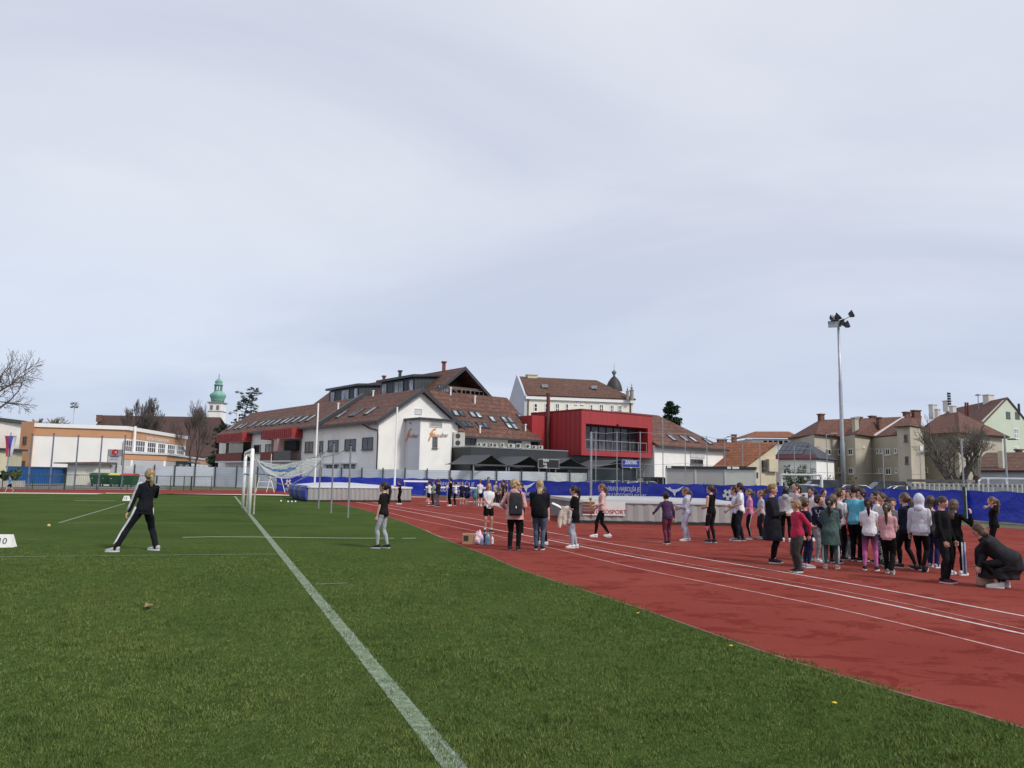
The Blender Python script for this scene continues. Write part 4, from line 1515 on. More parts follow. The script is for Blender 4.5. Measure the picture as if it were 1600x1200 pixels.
# --- pale green gable building behind
def green():
    a, b2 = AT(1541, 745, 128), AT(1640, 745, 142)
    a, b2 = Vector((a.x, a.y, 0)), Vector((b2.x, b2.y, 0))
    zE_ = AT(1541, 657.5, 128).z
    ap = AT(1579.5, 620, 132.5)
    u_ = (b2 - a).normalized()
    ap = a + u_ * (ap - a).dot(u_) + up * ap.z
    n_ = u_.cross(up)
    bk = AT(1462, 640, 165)
    bv = Vector((bk.x - ap.x, bk.y - ap.y, 0))
    half = (Vector((ap.x, ap.y, 0)) - a).length
    b2 = a + u_ * half * 2
    o = wthing('green_house', 'tall pale green gable building with red tiled roof on the right', 'building', (a + b2) / 2)
    PG = mat('pale_green_render', (.50, .56, .44), .9, .05, .4)
    w = MB()
    f = [a - up * .3, b2 - up * .3, b2 + up * zE_, ap - up * .15, a + up * zE_]
    w.hexa(f, [p + bv * .02 for p in f])
    f = [a - up * .3, b2 - up * .3, b2 + up * (zE_ - .6), a + up * (zE_ - .6)]
    w.hexa([p + bv * .0201 for p in f], [p + bv for p in f])
    w.build('wall', PG, o)
    rf = MB()
    fo = n_ * .25
    for e in (a, b2):
        roof_slab(rf, [e + up * zE_ + (e - Vector((ap.x, ap.y, 0))) * .08 - up * .45 + fo, ap + fo, ap + bv * .75 + up * .1, e + bv + up * zE_ - up * .4], .2)
    rf.build('roof', TILE_OLD, o)
    for r_ in ((1571.8, 643.5, 1578, 653.5), (1586, 644, 1592.5, 654)): window(o, a, b2, r_, n_, 1, 2, DKFR, GLASS, .1)
    for r_ in ((1584.5, 669.5, 1590.5, 685), (1585, 698, 1592, 712)): window(o, a, b2, r_, n_, 2, 2, WHITE, GLASSL, .12)
    CH = mat('white_chimney', (.62, .6, .57), .9, .1, 2)
    for px, py, f_, w_, h_ in ((1545, 629, .22, 1.4, 1.3), (1480, 634, .66, 1.0, .9)):
        c = ap + bv * f_
        c = AT(px, py, c.y)
        chimney(o, c, w_, 1.2, h_, CH)
    chimney(o, AT(1458, 645, 150), 1.1, 1.0, 1.5, CH)
    chimney(o, AT(1465, 646, 148), .7, .7, .7, CH)
    chimney(o, AT(1489, 643, 140), .8, .8, .9, CH)
    mb = MB()
    for px in (1509, 1512.5):
        c = AT(px, 642, 136)
        mb.tube([c - up * 1, c + up * 1.5], .16, 8)
    mb.build('flue', mat('red_flue', (.12, .02, .02), .6), o)
    mb = MB()
    c = AT(1528.5, 626, 140)
    mb.tube([c - up * 1.5, c + up * 1.0], .07, 6)
    mb.lathe([(.05, .9), (.5, .95), (.42, 1.12), (.05, 1.25)], c, 12)
    mb.build('siren', mat('siren_grey', (.2, .21, .22), .6), o)
    mb = MB()
    c = AT(1481.5, 626, 150)
    mb.tube([c - up * 1.2, c + up * 1.7], .06, 6)
    for k in range(5): mb.box((c.x - .05, c.y - .2, c.z - .8 + k * .5), (c.x + .45, c.y + .2, c.z - .45 + k * .5))
    mb.build('antenna', DARK, o)
    mb = MB()
    c = AT(1592, 636, 138)
    mb.tube([c - up * 2, c + up * .6], .2, 8)
    mb.build('flue', ANTHRA, o)
    settle(o)


green()

# --- low house at the right edge
def low_house():
    a, b2 = AT(1514, 745, 75), AT(1660, 745, 70)
    a, b2 = Vector((a.x, a.y, 0)), Vector((b2.x, b2.y, 0))
    u_ = (b2 - a).normalized()
    n_ = u_.cross(up)
    zE_, zR_ = AT(1560, 734.5, 73).z, AT(1570, 707, 78).z
    plan = [xy(a + u_ * .4), xy(b2), xy(b2 - n_ * 9), xy(a + u_ * .4 - n_ * 9)]
    rA = AT(1541, 707.5, 79)
    rA.z = zR_
    rB = b2 - n_ * 5 + up * zR_
    o = house('low_house', 'low pale house with weathered red roof and cream chimney at the right edge', plan, -.3, zE_ - .1, mat('grey_washed_wall', (.42, .42, .44), .9, .2, .8, dirt=.5),
              [[a + n_ * .4 + up * zE_, b2 + n_ * .4 + up * zE_, rB, rA], [a - n_ * 9 + up * zE_, a + n_ * .4 + up * zE_, rA], [b2 - n_ * 9.4 + up * zE_, a - n_ * 9 + up * zE_, rA, rB]], TILE_DK)
    c = AT(1566.5, 726, 73.5)
    chimney(o, c, .5, .5, 1.3, mat('cream_chimney', (.55, .5, .38), .9, .1, 2), False)
    chimney(o, AT(1592, 708, 78), .5, .4, .25, BRICK2)
    settle(o)


low_house()

# --- far red roofed building with white cornice
def far_red():
    a, b2 = AT(1176, 745, 170), AT(1250, 745, 168)
    zE_, zR_ = AT(1200, 690, 170).z, AT(1200, 674.5, 176).z
    a, b2 = Vector((a.x, a.y, 0)), Vector((b2.x, b2.y, 0))
    rA, rB = AT(1180, 675, 176), b2 + Vector((0, 6, zR_))
    rA.z = zR_
    o = house('far_building', 'distant red roofed building with white dentil cornice behind the orange roof', [xy(a), xy(b2), (b2.x, b2.y + 12), (a.x, a.y + 12)], 0, zE_ + .6, WHITEWALL,
              [[a + Vector((-1.5, -1, zE_)) + up * .9, b2 + Vector((0, -1, zE_ + .9)), rB, rA], [a + Vector((-1.5, 12, zE_ + .9)), a + Vector((-1.5, -1, zE_ + .9)), rA]], TILE_OR)
    mb = MB()
    for k in range(6):
        p = a.lerp(b2, .25 + k * .11)
        mb.box((p.x, p.y - .15, zE_ - .6), (p.x + .8, p.y - .02, zE_ + .2))
    mb.build('attic_opening', DARK, o)
    for px, py, w_, h_ in ((1147, 689, 1.6, 1.4),):
        chimney(o, AT(px, py, 172), .9, .8, 1.3, BRICK2)
    chimney(o, AT(1128, 691, 172), 2, 1, .5, BRICK2)
    settle(o)


far_red()

# --- tall cream house behind the centre, with dome
def hotel():
    a, b2 = AT(821, 745, 130), AT(989, 745, 134)
    a, b2 = Vector((a.x, a.y, 0)), Vector((b2.x, b2.y, 0))
    u_ = (b2 - a).normalized()
    n_ = u_.cross(up)
    zE_ = AT(900, 620, 131.5).z
    zR_ = AT(880, 591, 138).z
    CR = mat('ivory_render', (.80, .76, .66), .9, .05, .4, dirt=.2)
    o = wthing('ivory_house', 'tall ivory house with brown roof and dark onion dome behind the red box', 'building', (a + b2) / 2)
    w = MB()
    w.prism([xy(a), xy(b2), xy(b2 - n_ * 13), xy(a - n_ * 13)], 0, zE_ - .3)
    w.build('wall', CR, o)
    w = MB()
    w.prism([xy(a + n_ * .35 - u_ * .2), xy(b2 + n_ * .35 + u_ * .3), xy(b2 - n_ * 13.3 + u_ * .3), xy(a - n_ * 13.3 - u_ * .2)], zE_ - .7, zE_)
    w.build('cornice', WHITE, o)
    rA = a - n_ * 6.5 + up * zR_
    rB = AT(932, 592.5, 140)
    rB.z = zR_
    rf = MB()
    e0, e1 = a + n_ * .5 + up * zE_, b2 + n_ * .5 + u_ * .4 + up * zE_
    g0, g1 = a - n_ * 13.5 + up * zE_, b2 - n_ * 13.5 + u_ * .4 + up * zE_
    roof_slab(rf, [e0, e1, rB, rA])
    roof_slab(rf, [e1, g1, rB])
    roof_slab(rf, [g1, g0, rA, rB])
    rf.build('roof', TILE_DK, o)
    w = MB()
    w.plate([a - u_ * .02 + up * (zE_ - 6), a - n_ * 13 - u_ * .02 + up * (zE_ - 6), a - n_ * 13 - u_ * .02 + up * zE_, rA - u_ * .02 + up * .3, a - u_ * .02 + up * zE_], -u_ * .35)
    w.build('gable_wall', mat('blue_grey_render', (.5, .52, .58), .9, .05, .5), o)
    c = AT(830.5, 592, 137)
    mb = MB()
    chimney(o, c, 1.8, 1.2, .6, mat('cream_chimney_wide', (.55, .5, .38), .9, .1, 2), True)
    for r_, st in (((834, 630, 840, 643.5), 1), ((851, 630, 856.5, 644.5), 1), ((867.3, 630, 874.3, 646), 2), ((883.5, 630.5, 888.5, 645), 1), ((898.3, 626, 902.3, 632), 1), ((907.4, 626, 912, 632.3), 2), ((921.7, 632, 926.4, 643), 1), ((936.2, 631.5, 943.2, 644), 2), ((953, 632.5, 959.5, 646), 2), ((965, 633, 972, 646), 2)):
        window(o, a, b2, r_, n_, st, 2, WHITE, GLASS if r_[3] - r_[1] > 7 else GLASSL, .14)
    dp = MB()
    for px in (825, 985):
        p = VP(px, 640, a, b2) + n_ * .1
        dp.tube([(p.x, p.y, 0), (p.x, p.y, zE_ - .75)], .11, 6)
    dp.build('downpipe', mat('brown_downpipe', (.10, .05, .035), .6), o)
    # dome
    dc = AT(959.5, 612, 145)
    r = 1.75 * 1.0
    d = MB()
    R_ = 13.2 / F_PX * 145
    d.lathe([(R_, -3), (R_, 0), (R_ * .97, .5), (R_ * .88, 1.15), (R_ * .7, 1.85), (R_ * .45, 2.45), (R_ * .2, 2.85), (.1, 3.05)], dc, 24)
    dome = d.build('dome', mat('dark_dome_slate', (.03, .026, .025), .6, .2, 1), o, True)
    d = MB()
    d.lathe([(.15, 2.95), (.15, 3.1), (.28, 3.18), (.22, 3.3), (.45, 3.55), (.45, 3.8), (.16, 4.05), (.05, 4.2), (.03, 5.4)], dc, 14)
    d.build('finial', mat('green_copper', (.10, .17, .14), .7, .2, 3), dome, True)
    d = MB()
    d.lathe([(R_ * 1.04, -3.2), (R_ * 1.04, -.6), (R_ * 1.1, -.5), (R_ * 1.1, -.1)], dc, 24)
    d.build('drum', WHITEWALL, dome, True)
    for px, s_ in ((987, .62), (980.5, .45)):
        c = AT(px, 616, 133)
        d = MB()
        d.lathe([(.55 * s_, -1.0), (.55 * s_, .9 * s_), (.7 * s_, 1.0 * s_), (.7 * s_, 1.15 * s_), (.25 * s_, 1.3 * s_), (.4 * s_, 1.8 * s_), (.12 * s_, 2.3 * s_), (.05, 3.0 * s_)], c, 10)
        d.build('pinnacle', mat('stone_pinnacle', (.28, .25, .22), .9), o)
    for px, py in ((851, 605), (928, 607)):
        c = ON(px, py, rA, (rA - e0).cross(u_))
        d = MB()
        d.box((c.x - .5, c.y - .6, c.z - .1), (c.x + .5, c.y + .3, c.z + .45))
        d.build('roof_hatch', GALV, o)
    settle(o)


hotel()

# --- church tower and long monastery roof
def church():
    a, b2 = AT(118, 745, 225), AT(345, 745, 225)
    zE_, zR_ = AT(230, 712, 225).z, AT(230, 650, 236).z
    ha, hb = AT(160, 652, 236), AT(345, 651, 236)
    ha.z = hb.z = zR_
    a, b2 = Vector((a.x, a.y, 0)), Vector((b2.x, b2.y, 0))
    o = house('monastery', 'long white monastery with big brown roof behind the sports hall', [xy(a), xy(b2), (b2.x, b2.y + 22), (a.x, a.y + 22)], 0, zE_, WHITEWALL,
              [[a + Vector((0, -1, zE_)), b2 + Vector((0, -1, zE_)), hb, ha], [a + Vector((0, 23, zE_)), a + Vector((0, -1, zE_)), ha], [b2 + Vector((0, 23, zE_)), a + Vector((0, 23, zE_)), ha, hb]], roof_mat('dark_red_roof_tiles', (.085, .045, .038), (.12, .065, .052)))
    chimney(o, AT(155.5, 653, 234), 1.6, 1.4, .7, BRICK2)
    n_ = Vector((0, -1, 0))
    for k in range(7):
        window_at(o, a.lerp(b2, .52 + .065 * k) + up * 3.5, Vector((1.4, 0, 0)), 2.4, n_, 2, 2, WHITE, GLASS, .2)
    settle(o)
    t = wthing('church_tower', 'white church tower with green copper onion dome and lantern', 'church tower', AT(332, 745, 260))
    c = AT(332.5, 745, 260)
    k = 260 / F_PX
    c.z = 0

    def Z(py): return AT(332.5, py, 260).z
    hw = 10.2 * k
    w = MB()
    w.lathe([(hw * 1.414, 0), (hw * 1.414, Z(643))], c, 4)
    w.lathe([(hw * 1.414 * .97, Z(643)), (hw * 1.414 * .97, Z(630))], c, 4)
    w.build('shaft', WHITEWALL, t)
    w = MB()
    w.lathe([(hw * 1.52, Z(643.6)), (hw * 1.52, Z(642.6))], c, 4)
    w.lathe([(hw * 1.45, Z(630.6)), (hw * 1.64, Z(630)), (hw * 1.64, Z(628.8)), (hw * 1.3, Z(628.2))], c, 4)
    w.build('cornice', mat('grey_cornice', (.28, .27, .26), .9), t)
    for x in (-7.2, 2.6):
        m_ = MB()
        cx = c.x + x * k
        m_.box((cx, c.y - hw - .03, Z(641)), (cx + 4.2 * k, c.y - hw * .96, Z(634)))
        m_.build('belfry_opening', mat('louvre_grey', (.16, .17, .16), .8), t)
    COP = mat('verdigris_copper', (.16, .36, .29), .65, .3, .6, dirt=.5)
    w = MB()
    prof = [(9.0, 628.2), (9.6, 625), (10.4, 622), (11.8, 619), (11.4, 616.5), (8.6, 614), (6.2, 612.4), (6.0, 611)]
    w.lathe([(r_ * k * 1.04, Z(y_)) for r_, y_ in prof], c, 12)
    w.build('onion_dome', COP, t, True)
    w = MB()
    for i in range(8):
        an = math.pi / 4 * i + .39
        p = c + Vector((math.cos(an), math.sin(an), 0)) * 5.0 * k
        w.tube([p + up * (Z(611) - 0), p + up * Z(602.5)], 1.0 * k, 6)
    w.lathe([(6.2 * k, Z(611.4)), (6.2 * k, Z(610))], c, 12)
    w.build('lantern', mat('lantern_wood', (.16, .22, .20), .8, .2, 1), t)
    w = MB()
    w.lathe([(r_ * k, Z(y_)) for r_, y_ in ((6.6, 602.6), (6.8, 600.8), (4.6, 599.4), (5.9, 597.2), (5.2, 595.2), (2.6, 592.8), (.9, 590.5), (.5, 589))], c, 12)
    w.build('lantern_roof', COP, t, True)
    w = MB()
    w.tube([c + up * Z(589.5), c + up * Z(584)], .28 * k, 6)
    w.ball(c + up * Z(588.5), .8 * k)
    w.box((c.x - 1.0 * k, c.y - .1, Z(586.2)), (c.x + 1.0 * k, c.y + .1, Z(585.8)))
    w.build('cross', ANTHRA, t)
    settle(t)


church()

# --- orange and white sports hall
def gym():
    zt = 8.15
    c = AT(191.5, 745, 115)
    c = Vector((c.x, c.y, 0))
    rgt = Vector((-3.6, 30, 0))
    lft = AT(47, 745, 111)
    lft = Vector((lft.x, lft.y, 0))
    nl = (c - lft).cross(up).normalized()
    nr = rgt.cross(up).normalized()
    o = wthing('sports_hall', 'orange and white sports hall with flat roof and a row of large windows', 'building', c)
    ORA = mat('orange_render', (.52, .275, .145), .9, .06, .6)
    far = c + rgt
    w = MB()
    zb = AT(120, 682.5, 113).z
    w.prism([xy(c), xy(far), xy(far + (lft - c)), xy(lft)], -.3, zt - .55)
    w.build('wall', mat('hall_white_render', (.80, .785, .745), .9, .05, .4, dirt=.25), o)
    w = MB()
    w.plate([lft + up * zb, c + up * zb, c + up * (zt - .56), lft + up * (zt - .56)], nl * .06)
    w.plate([c + up * zb + nr * .0, far + up * zb, far + up * (zt - .56), c + up * (zt - .56)], nr * .06)
    w.build('orange_band', ORA, o)
    w = MB()
    w.prism([xy(c + nl * .25 + nr * .25), xy(far + nr * .25), xy(far + (lft - c)), xy(lft + nl * .25)], zt - .55, zt)
    w.build('parapet', WHITE, o)
    # left stair block
    s0 = AT(27, 745, 112)
    s0 = Vector((s0.x, s0.y, 0))
    w = MB()
    w.prism([xy(s0 + nl * .5), xy(lft + nl * .5), xy(lft - nl * 6), xy(s0 - nl * 6)], -.3, AT(38, 658.5, 111).z)
    w.build('stair_block', ORA, o)
    A_, B_ = s0 + nl * .5, lft + nl * .5
    window(o, A_, B_, (35.5, 682, 41.5, 694), nl, 1, 1, mat('hall_brown_frame', (.10, .06, .04), .7), GLASS, .1)
    window(o, A_, B_, (32.5, 720, 39, 730), nl, 1, 1, mat('hall_brown_frame', (.10, .06, .04), .7), GLASS, .1)
    # windows right front
    A_, B_ = c, far
    for x0, x1, yt, yb in ((193.5, 206, 687, 706.5), (211, 226, 688, 707), (229.5, 243, 690.5, 708), (246, 257.5, 692.5, 709), (261, 273, 694.5, 710), (276, 287, 696.5, 711)):
        window(o, A_, B_, (x0, yt, x1, yb), nr, 4, 2, WHITE, mat('hall_glass', (.035, .02, .018), .1, .4, 1), .14, sill=False)
    cc = (VP(230, 687, A_, B_) + VP(262, 688.5, A_, B_)) / 2 + nr * .1
    lettering('lettering', 'ŠPORTNA DVORANA MLADIKA', .85, WHITE, o, cc, rgt, up, .95)
    w = MB()
    p = VP(202.5, 700, A_, B_) + nr * .6
    w.tube([(p.x, p.y, 3), (p.x, p.y, AT(202.5, 666, p.y).z)], .2, 10)
    w.build('flue', WHITE, o)
    # annex
    a0, a1 = AT(188, 745, 113), AT(258, 745, 118)
    a0, a1 = Vector((a0.x, a0.y, 0)), Vector((a1.x, a1.y, 0))
    far2 = AT(329, 745, 178)
    far2 = Vector((far2.x, far2.y, 0))
    za = AT(230, 707, 116).z
    an = (a1 - a0).cross(up).normalized()
    ar = (far2 - a1).cross(up).normalized()
    w = MB()
    w.prism([xy(a0), xy(a1), xy(far2), xy(far2 + Vector((-8, 2, 0))), xy(c + rgt * .5), xy(c + nl * .2)], -.2, za - .3)
    w.build('annex_wall', mat('annex_grey', (.46, .455, .44), .9, .06, .5), o)
    w = MB()
    w.plate([a0 + up * (za - 1.15), a1 + up * (za - 1.15), a1 + up * (za - .31), a0 + up * (za - .31)], an * .06)
    w.plate([a1 + up * (za - 1.15), far2 + up * (za - 1.15), far2 + up * (za - .31), a1 + up * (za - .31)], ar * .06)
    w.build('annex_band', ORA, o)
    w = MB()
    w.prism([xy(a0 + an * .2), xy(a1 + an * .2 + ar * .2), xy(far2 + ar * .2), xy(far2 + Vector((-8, 2, 0))), xy(c + rgt * .5), xy(c + nl * .3)], za - .3, za)
    w.build('annex_roof_edge', mat('pale_sheet', (.55, .56, .57), .6), o)
    w = MB()
    p0, p1 = a0.lerp(a1, .22), a0.lerp(a1, .90)
    w.plate([p0 + up * .2, p1 + up * .2, p1 + up * (za - 1.4), p0 + up * (za - 1.4)], an * .08)
    w.build('roller_door', mat('door_grey', (.42, .43, .45), .6, .08, 1), o)
    w = MB()
    for f in (.19, .93):
        p = a0.lerp(a1, f)
        w.plate([p + up * .1, p + (a1 - a0) * .05 + up * .1, p + (a1 - a0) * .05 + up * (za - 1.2), p + up * (za - 1.2)], an * .12)
    w.build('pilaster', WHITE, o)
    for k in range(6):
        q0 = a1.lerp(far2, .2 + k * .12)
        window_at(o, q0 + up * 1.6, (far2 - a1) * .08, 1.3, ar, 2, 1, WHITE, GLASS, .2)
    w = MB()
    q0, q1 = a1.lerp(far2, .15), a1.lerp(far2, .42)
    w.plate([q0 + up * (za - 1.25), q1 + up * (za - 1.25), q1 + up * (za - 1.05), q0 + up * (za - 1.05)], ar * 1.8)
    w.build('door_canopy', ANTHRA, o)
    settle(o)


gym()


def left_white():
    a, b2 = AT(-60, 745, 106), AT(28, 745, 120)
    a, b2 = Vector((a.x, a.y, 0)), Vector((b2.x, b2.y, 0))
    zt = AT(0, 657, 112).z
    o = wthing('white_house', 'white flat roofed building with dark eave at the left edge', 'building', a.lerp(b2, .8))
    w = MB()
    w.prism([xy(a), xy(b2), (b2.x - 4, b2.y + 10), (a.x - 4, a.y + 10)], -.3, zt)
    w.build('wall', WHITEWALL, o)
    w = MB()
    w.prism([(a.x, a.y - .8), (b2.x + .6, b2.y - .8), (b2.x - 3, b2.y + 10.6), (a.x - 4, a.y + 10.6)], zt + .002, zt + .5)
    w.build('roof', mat('dark_green_sheet', (.05, .065, .05), .7), o)
    settle(o)
    p = AT(2, 745, 80)
    o = wthing('kiosk', 'pale yellow kiosk at the left edge behind the flag', 'kiosk', (p.x, p.y, 0))
    w = MB()
    p0, p1 = AT(-30, 745, 78), AT(8.5, 745, 80)
    w.prism([xy(p0), xy(p1), (p1.x - 1, p1.y + 4), (p0.x - 1, p0.y + 4)], -.1, AT(5, 703, 79).z)
    w.build('wall', mat('pale_yellow', (.55, .52, .36), .85, .08, 1), o)
    w = MB()
    zt = AT(5, 703, 79).z
    w.prism([(p0.x, p0.y - .3), (p1.x + .3, p1.y - .3), (p1.x - .6, p1.y + 4.3), (p0.x - 1, p0.y + 4.3)], zt + .002, zt + .2)
    w.build('roof', ANTHRA, o)
    settle(o)


left_white()

# ------------------------------------------------------------------ blue banner fence
BLUE = (.012, .034, .40)


def banner_mat():
    m, t, b = new_mat('blue_banner_vinyl')
    n = noise_n(t, .9, 4, .6, coords(t, (1, 1, .6)), .6)
    t.links.new(ramp(t, n.outputs['Fac'], [(.3, sc(BLUE, .8)), (.7, sc(BLUE, 1.25))]), b.inputs['Base Color'])
    b.inputs['Roughness'].default_value = .42
    w = noise_n(t, 1.6, 3, .5, coords(t, (1, 1, 1.2), (0, R(35), 0)), 1.2)
    bump(t, b, w.outputs['Fac'], .10, .5)
    return m


BANM = banner_mat()
BH_ = 1.36


class Path:
    def __init__(s, pts):
        s.p = [Vector((p[0], p[1], 0)) for p in pts]

    def at_px(s, px):
        for i in range(len(s.p) - 1):
            a, b = s.p[i], s.p[i + 1]
            xa, xb = proj(a)[0], proj(b)[0]
            if px <= xb or i == len(s.p) - 2:
                k = (px - 800) / F_PX
                # ground point with that pixel column (near horizon)
                lo, hi = 0.0, 1.0
                for _ in range(40):
                    mid = (lo + hi) / 2
                    if proj(a.lerp(b, mid) + Vector((0, 0, 1)))[0] < px: lo = mid
                    else: hi = mid
                return a.lerp(b, lo), (b - a).normalized()
        return s.p[-1], (s.p[-1] - s.p[-2]).normalized()


bpath = Path(BAN[:7])
LETW = mat('banner_white_print', (.74, .75, .8), .5, .05, 4)
panels = [(432, 475, 'short blue banner with white football crest behind the left landing mat'), (475, 662, 'blue banner behind the grey landing mat, left of the hurdles'), (662, 758, 'blue banner with white lettering behind the children by the hurdles'), (758, 851, 'blue banner with white bird logo between the blonde women'),
          (851, 1013, 'blue banner with two lines of white lettering above the big grey mat'), (1013, 1100, 'blue banner with white bird logo above the big grey mat'), (1100, 1182, 'blue banner with white football crest right of the girl in black'), (1182, 1226, 'plain blue banner left of the gap in the fence'),
          (1264, 1382, 'plain blue banner behind the large group of children'), (1382, 1508, 'creased plain blue banner left of the green post'), (1508, 1700, 'creased plain blue banner at the right edge')]
for i, (xa, xb, lb) in enumerate(panels):
    a, _ = bpath.at_px(xa) if xa < 1600 else (Vector((*BAN[6], 0)), None)
    b2, d = bpath.at_px(xb) if xb < 1600 else (Vector((*BAN[7], 0)), None)
    pts = [a]
    for q in bpath.p:
        x = proj(q + Vector((0, 0, 1)))[0]
        if xa + 3 < x < xb - 3: pts.append(q)
    pts.append(b2)
    o = wthing('banner', lb, 'banner', (a + b2) / 2, 'blue banners along the track fence')
    # cloth sheet with creases
    tot = sum((pts[k + 1] - pts[k]).length for k in range(len(pts) - 1))
    nx = max(8, int(tot / .22))
    nz = 8
    mb = MB()
    vs = []
    for ix in range(nx + 1):
        dd = tot * ix / nx
        k = 0
        while k < len(pts) - 2 and dd > (pts[k + 1] - pts[k]).length:
            dd -= (pts[k + 1] - pts[k]).length
            k += 1
        dv = (pts[k + 1] - pts[k]).normalized()
        p = pts[k] + dv * dd
        nn = Vector((dv.y, -dv.x, 0))
        for iz in range(nz + 1):
            z = .05 + (BH_ - .05) * iz / nz
            sag = .03 * math.sin(ix * .9) * (1 if iz == nz else .4)
            w_ = noise.noise(Vector((p.x * .9 + z * 1.3, p.y * .9, z * 1.5 + i * 3))) * .05
            vs.append(p + nn * w_ + Vector((0, 0, z + sag)))
    fs = [(ix * (nz + 1) + iz, (ix + 1) * (nz + 1) + iz, (ix + 1) * (nz + 1) + iz + 1, ix * (nz + 1) + iz + 1) for ix in range(nx) for iz in range(nz)]
    mb.add(vs, fs)
    mb.build('cloth', BANM, o, True)
    # posts
    for e in (a, b2):
        if i and e is a and xa != 1264: continue
        p = MB()
        p.tube([e - Vector((0, -.06, .03)), e + Vector((0, .06, 1.42))], .045, 6)
        p.build('post', DGREEN, o)
    dv = (b2 - a).normalized()
    nn = Vector((dv.y, -dv.x, 0))

    def on(px, z, off=.09):
        p, d_ = bpath.at_px(px)
        return p + Vector((d_.y, -d_.x, 0)) * off + Vector((0, 0, z)), d_

    def bird(px, s):
        c, d_ = on(px, .92)
        mb = MB()
        shape = [(-.9, .28), (-.55, .22), (-.42, .32), (-.2, .12), (.25, .12), (1.0, .42), (.55, .0), (.2, -.14), (.1, -.5), (-.12, -.12), (-.45, .02)]
        mb.plate([c + d_ * x * s + up * z * s for x, z in shape], Vector((d_.y, -d_.x, 0)) * .01)
        mb.build('bird_logo', LETW, o)
        c2, d_ = on(px, .42)
        lettering('lettering', 'mizuno', .46, LETW, o, c2, d_, up, 1.0, .004, .25)

    def crest(px):
        c, d_ = on(px, .78)
        n_ = Vector((d_.y, -d_.x, 0))
        mb = MB()
        mb.plate([c + d_ * math.cos(k / 14 * 2 * math.pi) * .34 + up * math.sin(k / 14 * 2 * math.pi) * .34 for k in range(14)], n_ * .008)
        mb.build('football_crest', LETW, o)
        mb = MB()
        for k in range(6):
            an = k * 2 * math.pi / 5 + math.pi / 2
            cc = c + n_ * .01 + (d_ * math.cos(an) * .3 + up * math.sin(an) * .3 if k < 5 else Vector())
            mb.plate([cc + d_ * math.cos(j / 5 * 2 * math.pi + math.pi / 2) * .10 + up * math.sin(j / 5 * 2 * math.pi + math.pi / 2) * .10 for j in range(5)], n_ * .006)
        mb.build('crest_panels', mat('banner_dark_print', (.02, .03, .12), .5), o)
        lettering('lettering', 'NK', .42, LETW, o, on(px, .24)[0], d_, up, 1.0, .004)

    if i == 0: crest(452)
    if i == 2:
        c, d_ = on(712, .98)
        lettering('lettering', 'DRAVA NAJBOLJŠA JE', .42, LETW, o, c, d_, up, .9, .004, .15)
        c, d_ = on(712, .5)
        lettering('lettering', 'ŠOLA NOGOMETA', .42, LETW, o, c, d_, up, .9, .004, .15)
    if i == 3: bird(822, .85)
    if i == 4:
        c, d_ = on(975, .92)
        lettering('lettering', 'DRAVA NAJBOLJŠA JE', .44, LETW, o, c, d_, up, .62, .004, .15)
        c, d_ = on(978, .47)
        lettering('lettering', 'ŠOLA NOGOMETA NA VAS', .44, LETW, o, c, d_, up, .62, .004, .15)
    if i == 5: bird(1054, .75)
    if i == 6: crest(1138)
    settle(o)
# tall green post on the right
p_, d_ = bpath.at_px(1511)
o = wthing('green_post', 'thick dark green post with a white strip standing at the banner joint', 'post', p_)
mb = MB()
pp = p_ + Vector((d_.y, -d_.x, 0)) * .16
mb.tube([pp - up * .03, pp + up * 1.55], .075, 10)
mb.build('pole', DGREEN, o)
mb = MB()
mb.tube([pp + d_ * .1 + up * .1, pp + d_ * .1 + up * 1.5], .02, 6)
mb.build('white_strip', WHITE, o)
mb = MB()
mb.tube([pp + up * 1.4, pp + Vector((0, 0, 3.75))], .04, 8)
mb.build('net_pole', GALV, o)
settle(o)

# ------------------------------------------------------------------ white sheeted fence behind
def sheet_mat():
    m, t, b = new_mat('white_slatted_sheet')
    v = coords(t)
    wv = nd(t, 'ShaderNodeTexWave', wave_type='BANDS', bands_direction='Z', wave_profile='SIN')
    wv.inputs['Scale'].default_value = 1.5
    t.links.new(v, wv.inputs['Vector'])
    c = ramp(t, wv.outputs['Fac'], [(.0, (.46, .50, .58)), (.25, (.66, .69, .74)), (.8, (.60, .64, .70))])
    n = noise_n(t, .5, 5, .6, coords(t, (.6, .6, 1.4)), .8)
    c = mixc(t, ramp(t, n.outputs['Fac'], [(.45, (0, 0, 0)), (.75, (.7,) * 3)]), c, (.42, .44, .42))
    t.links.new(c, b.inputs['Base Color'])
    b.inputs['Roughness'].default_value = .6
    bump(t, b, n.outputs['Fac'], .1, .4)
    return m


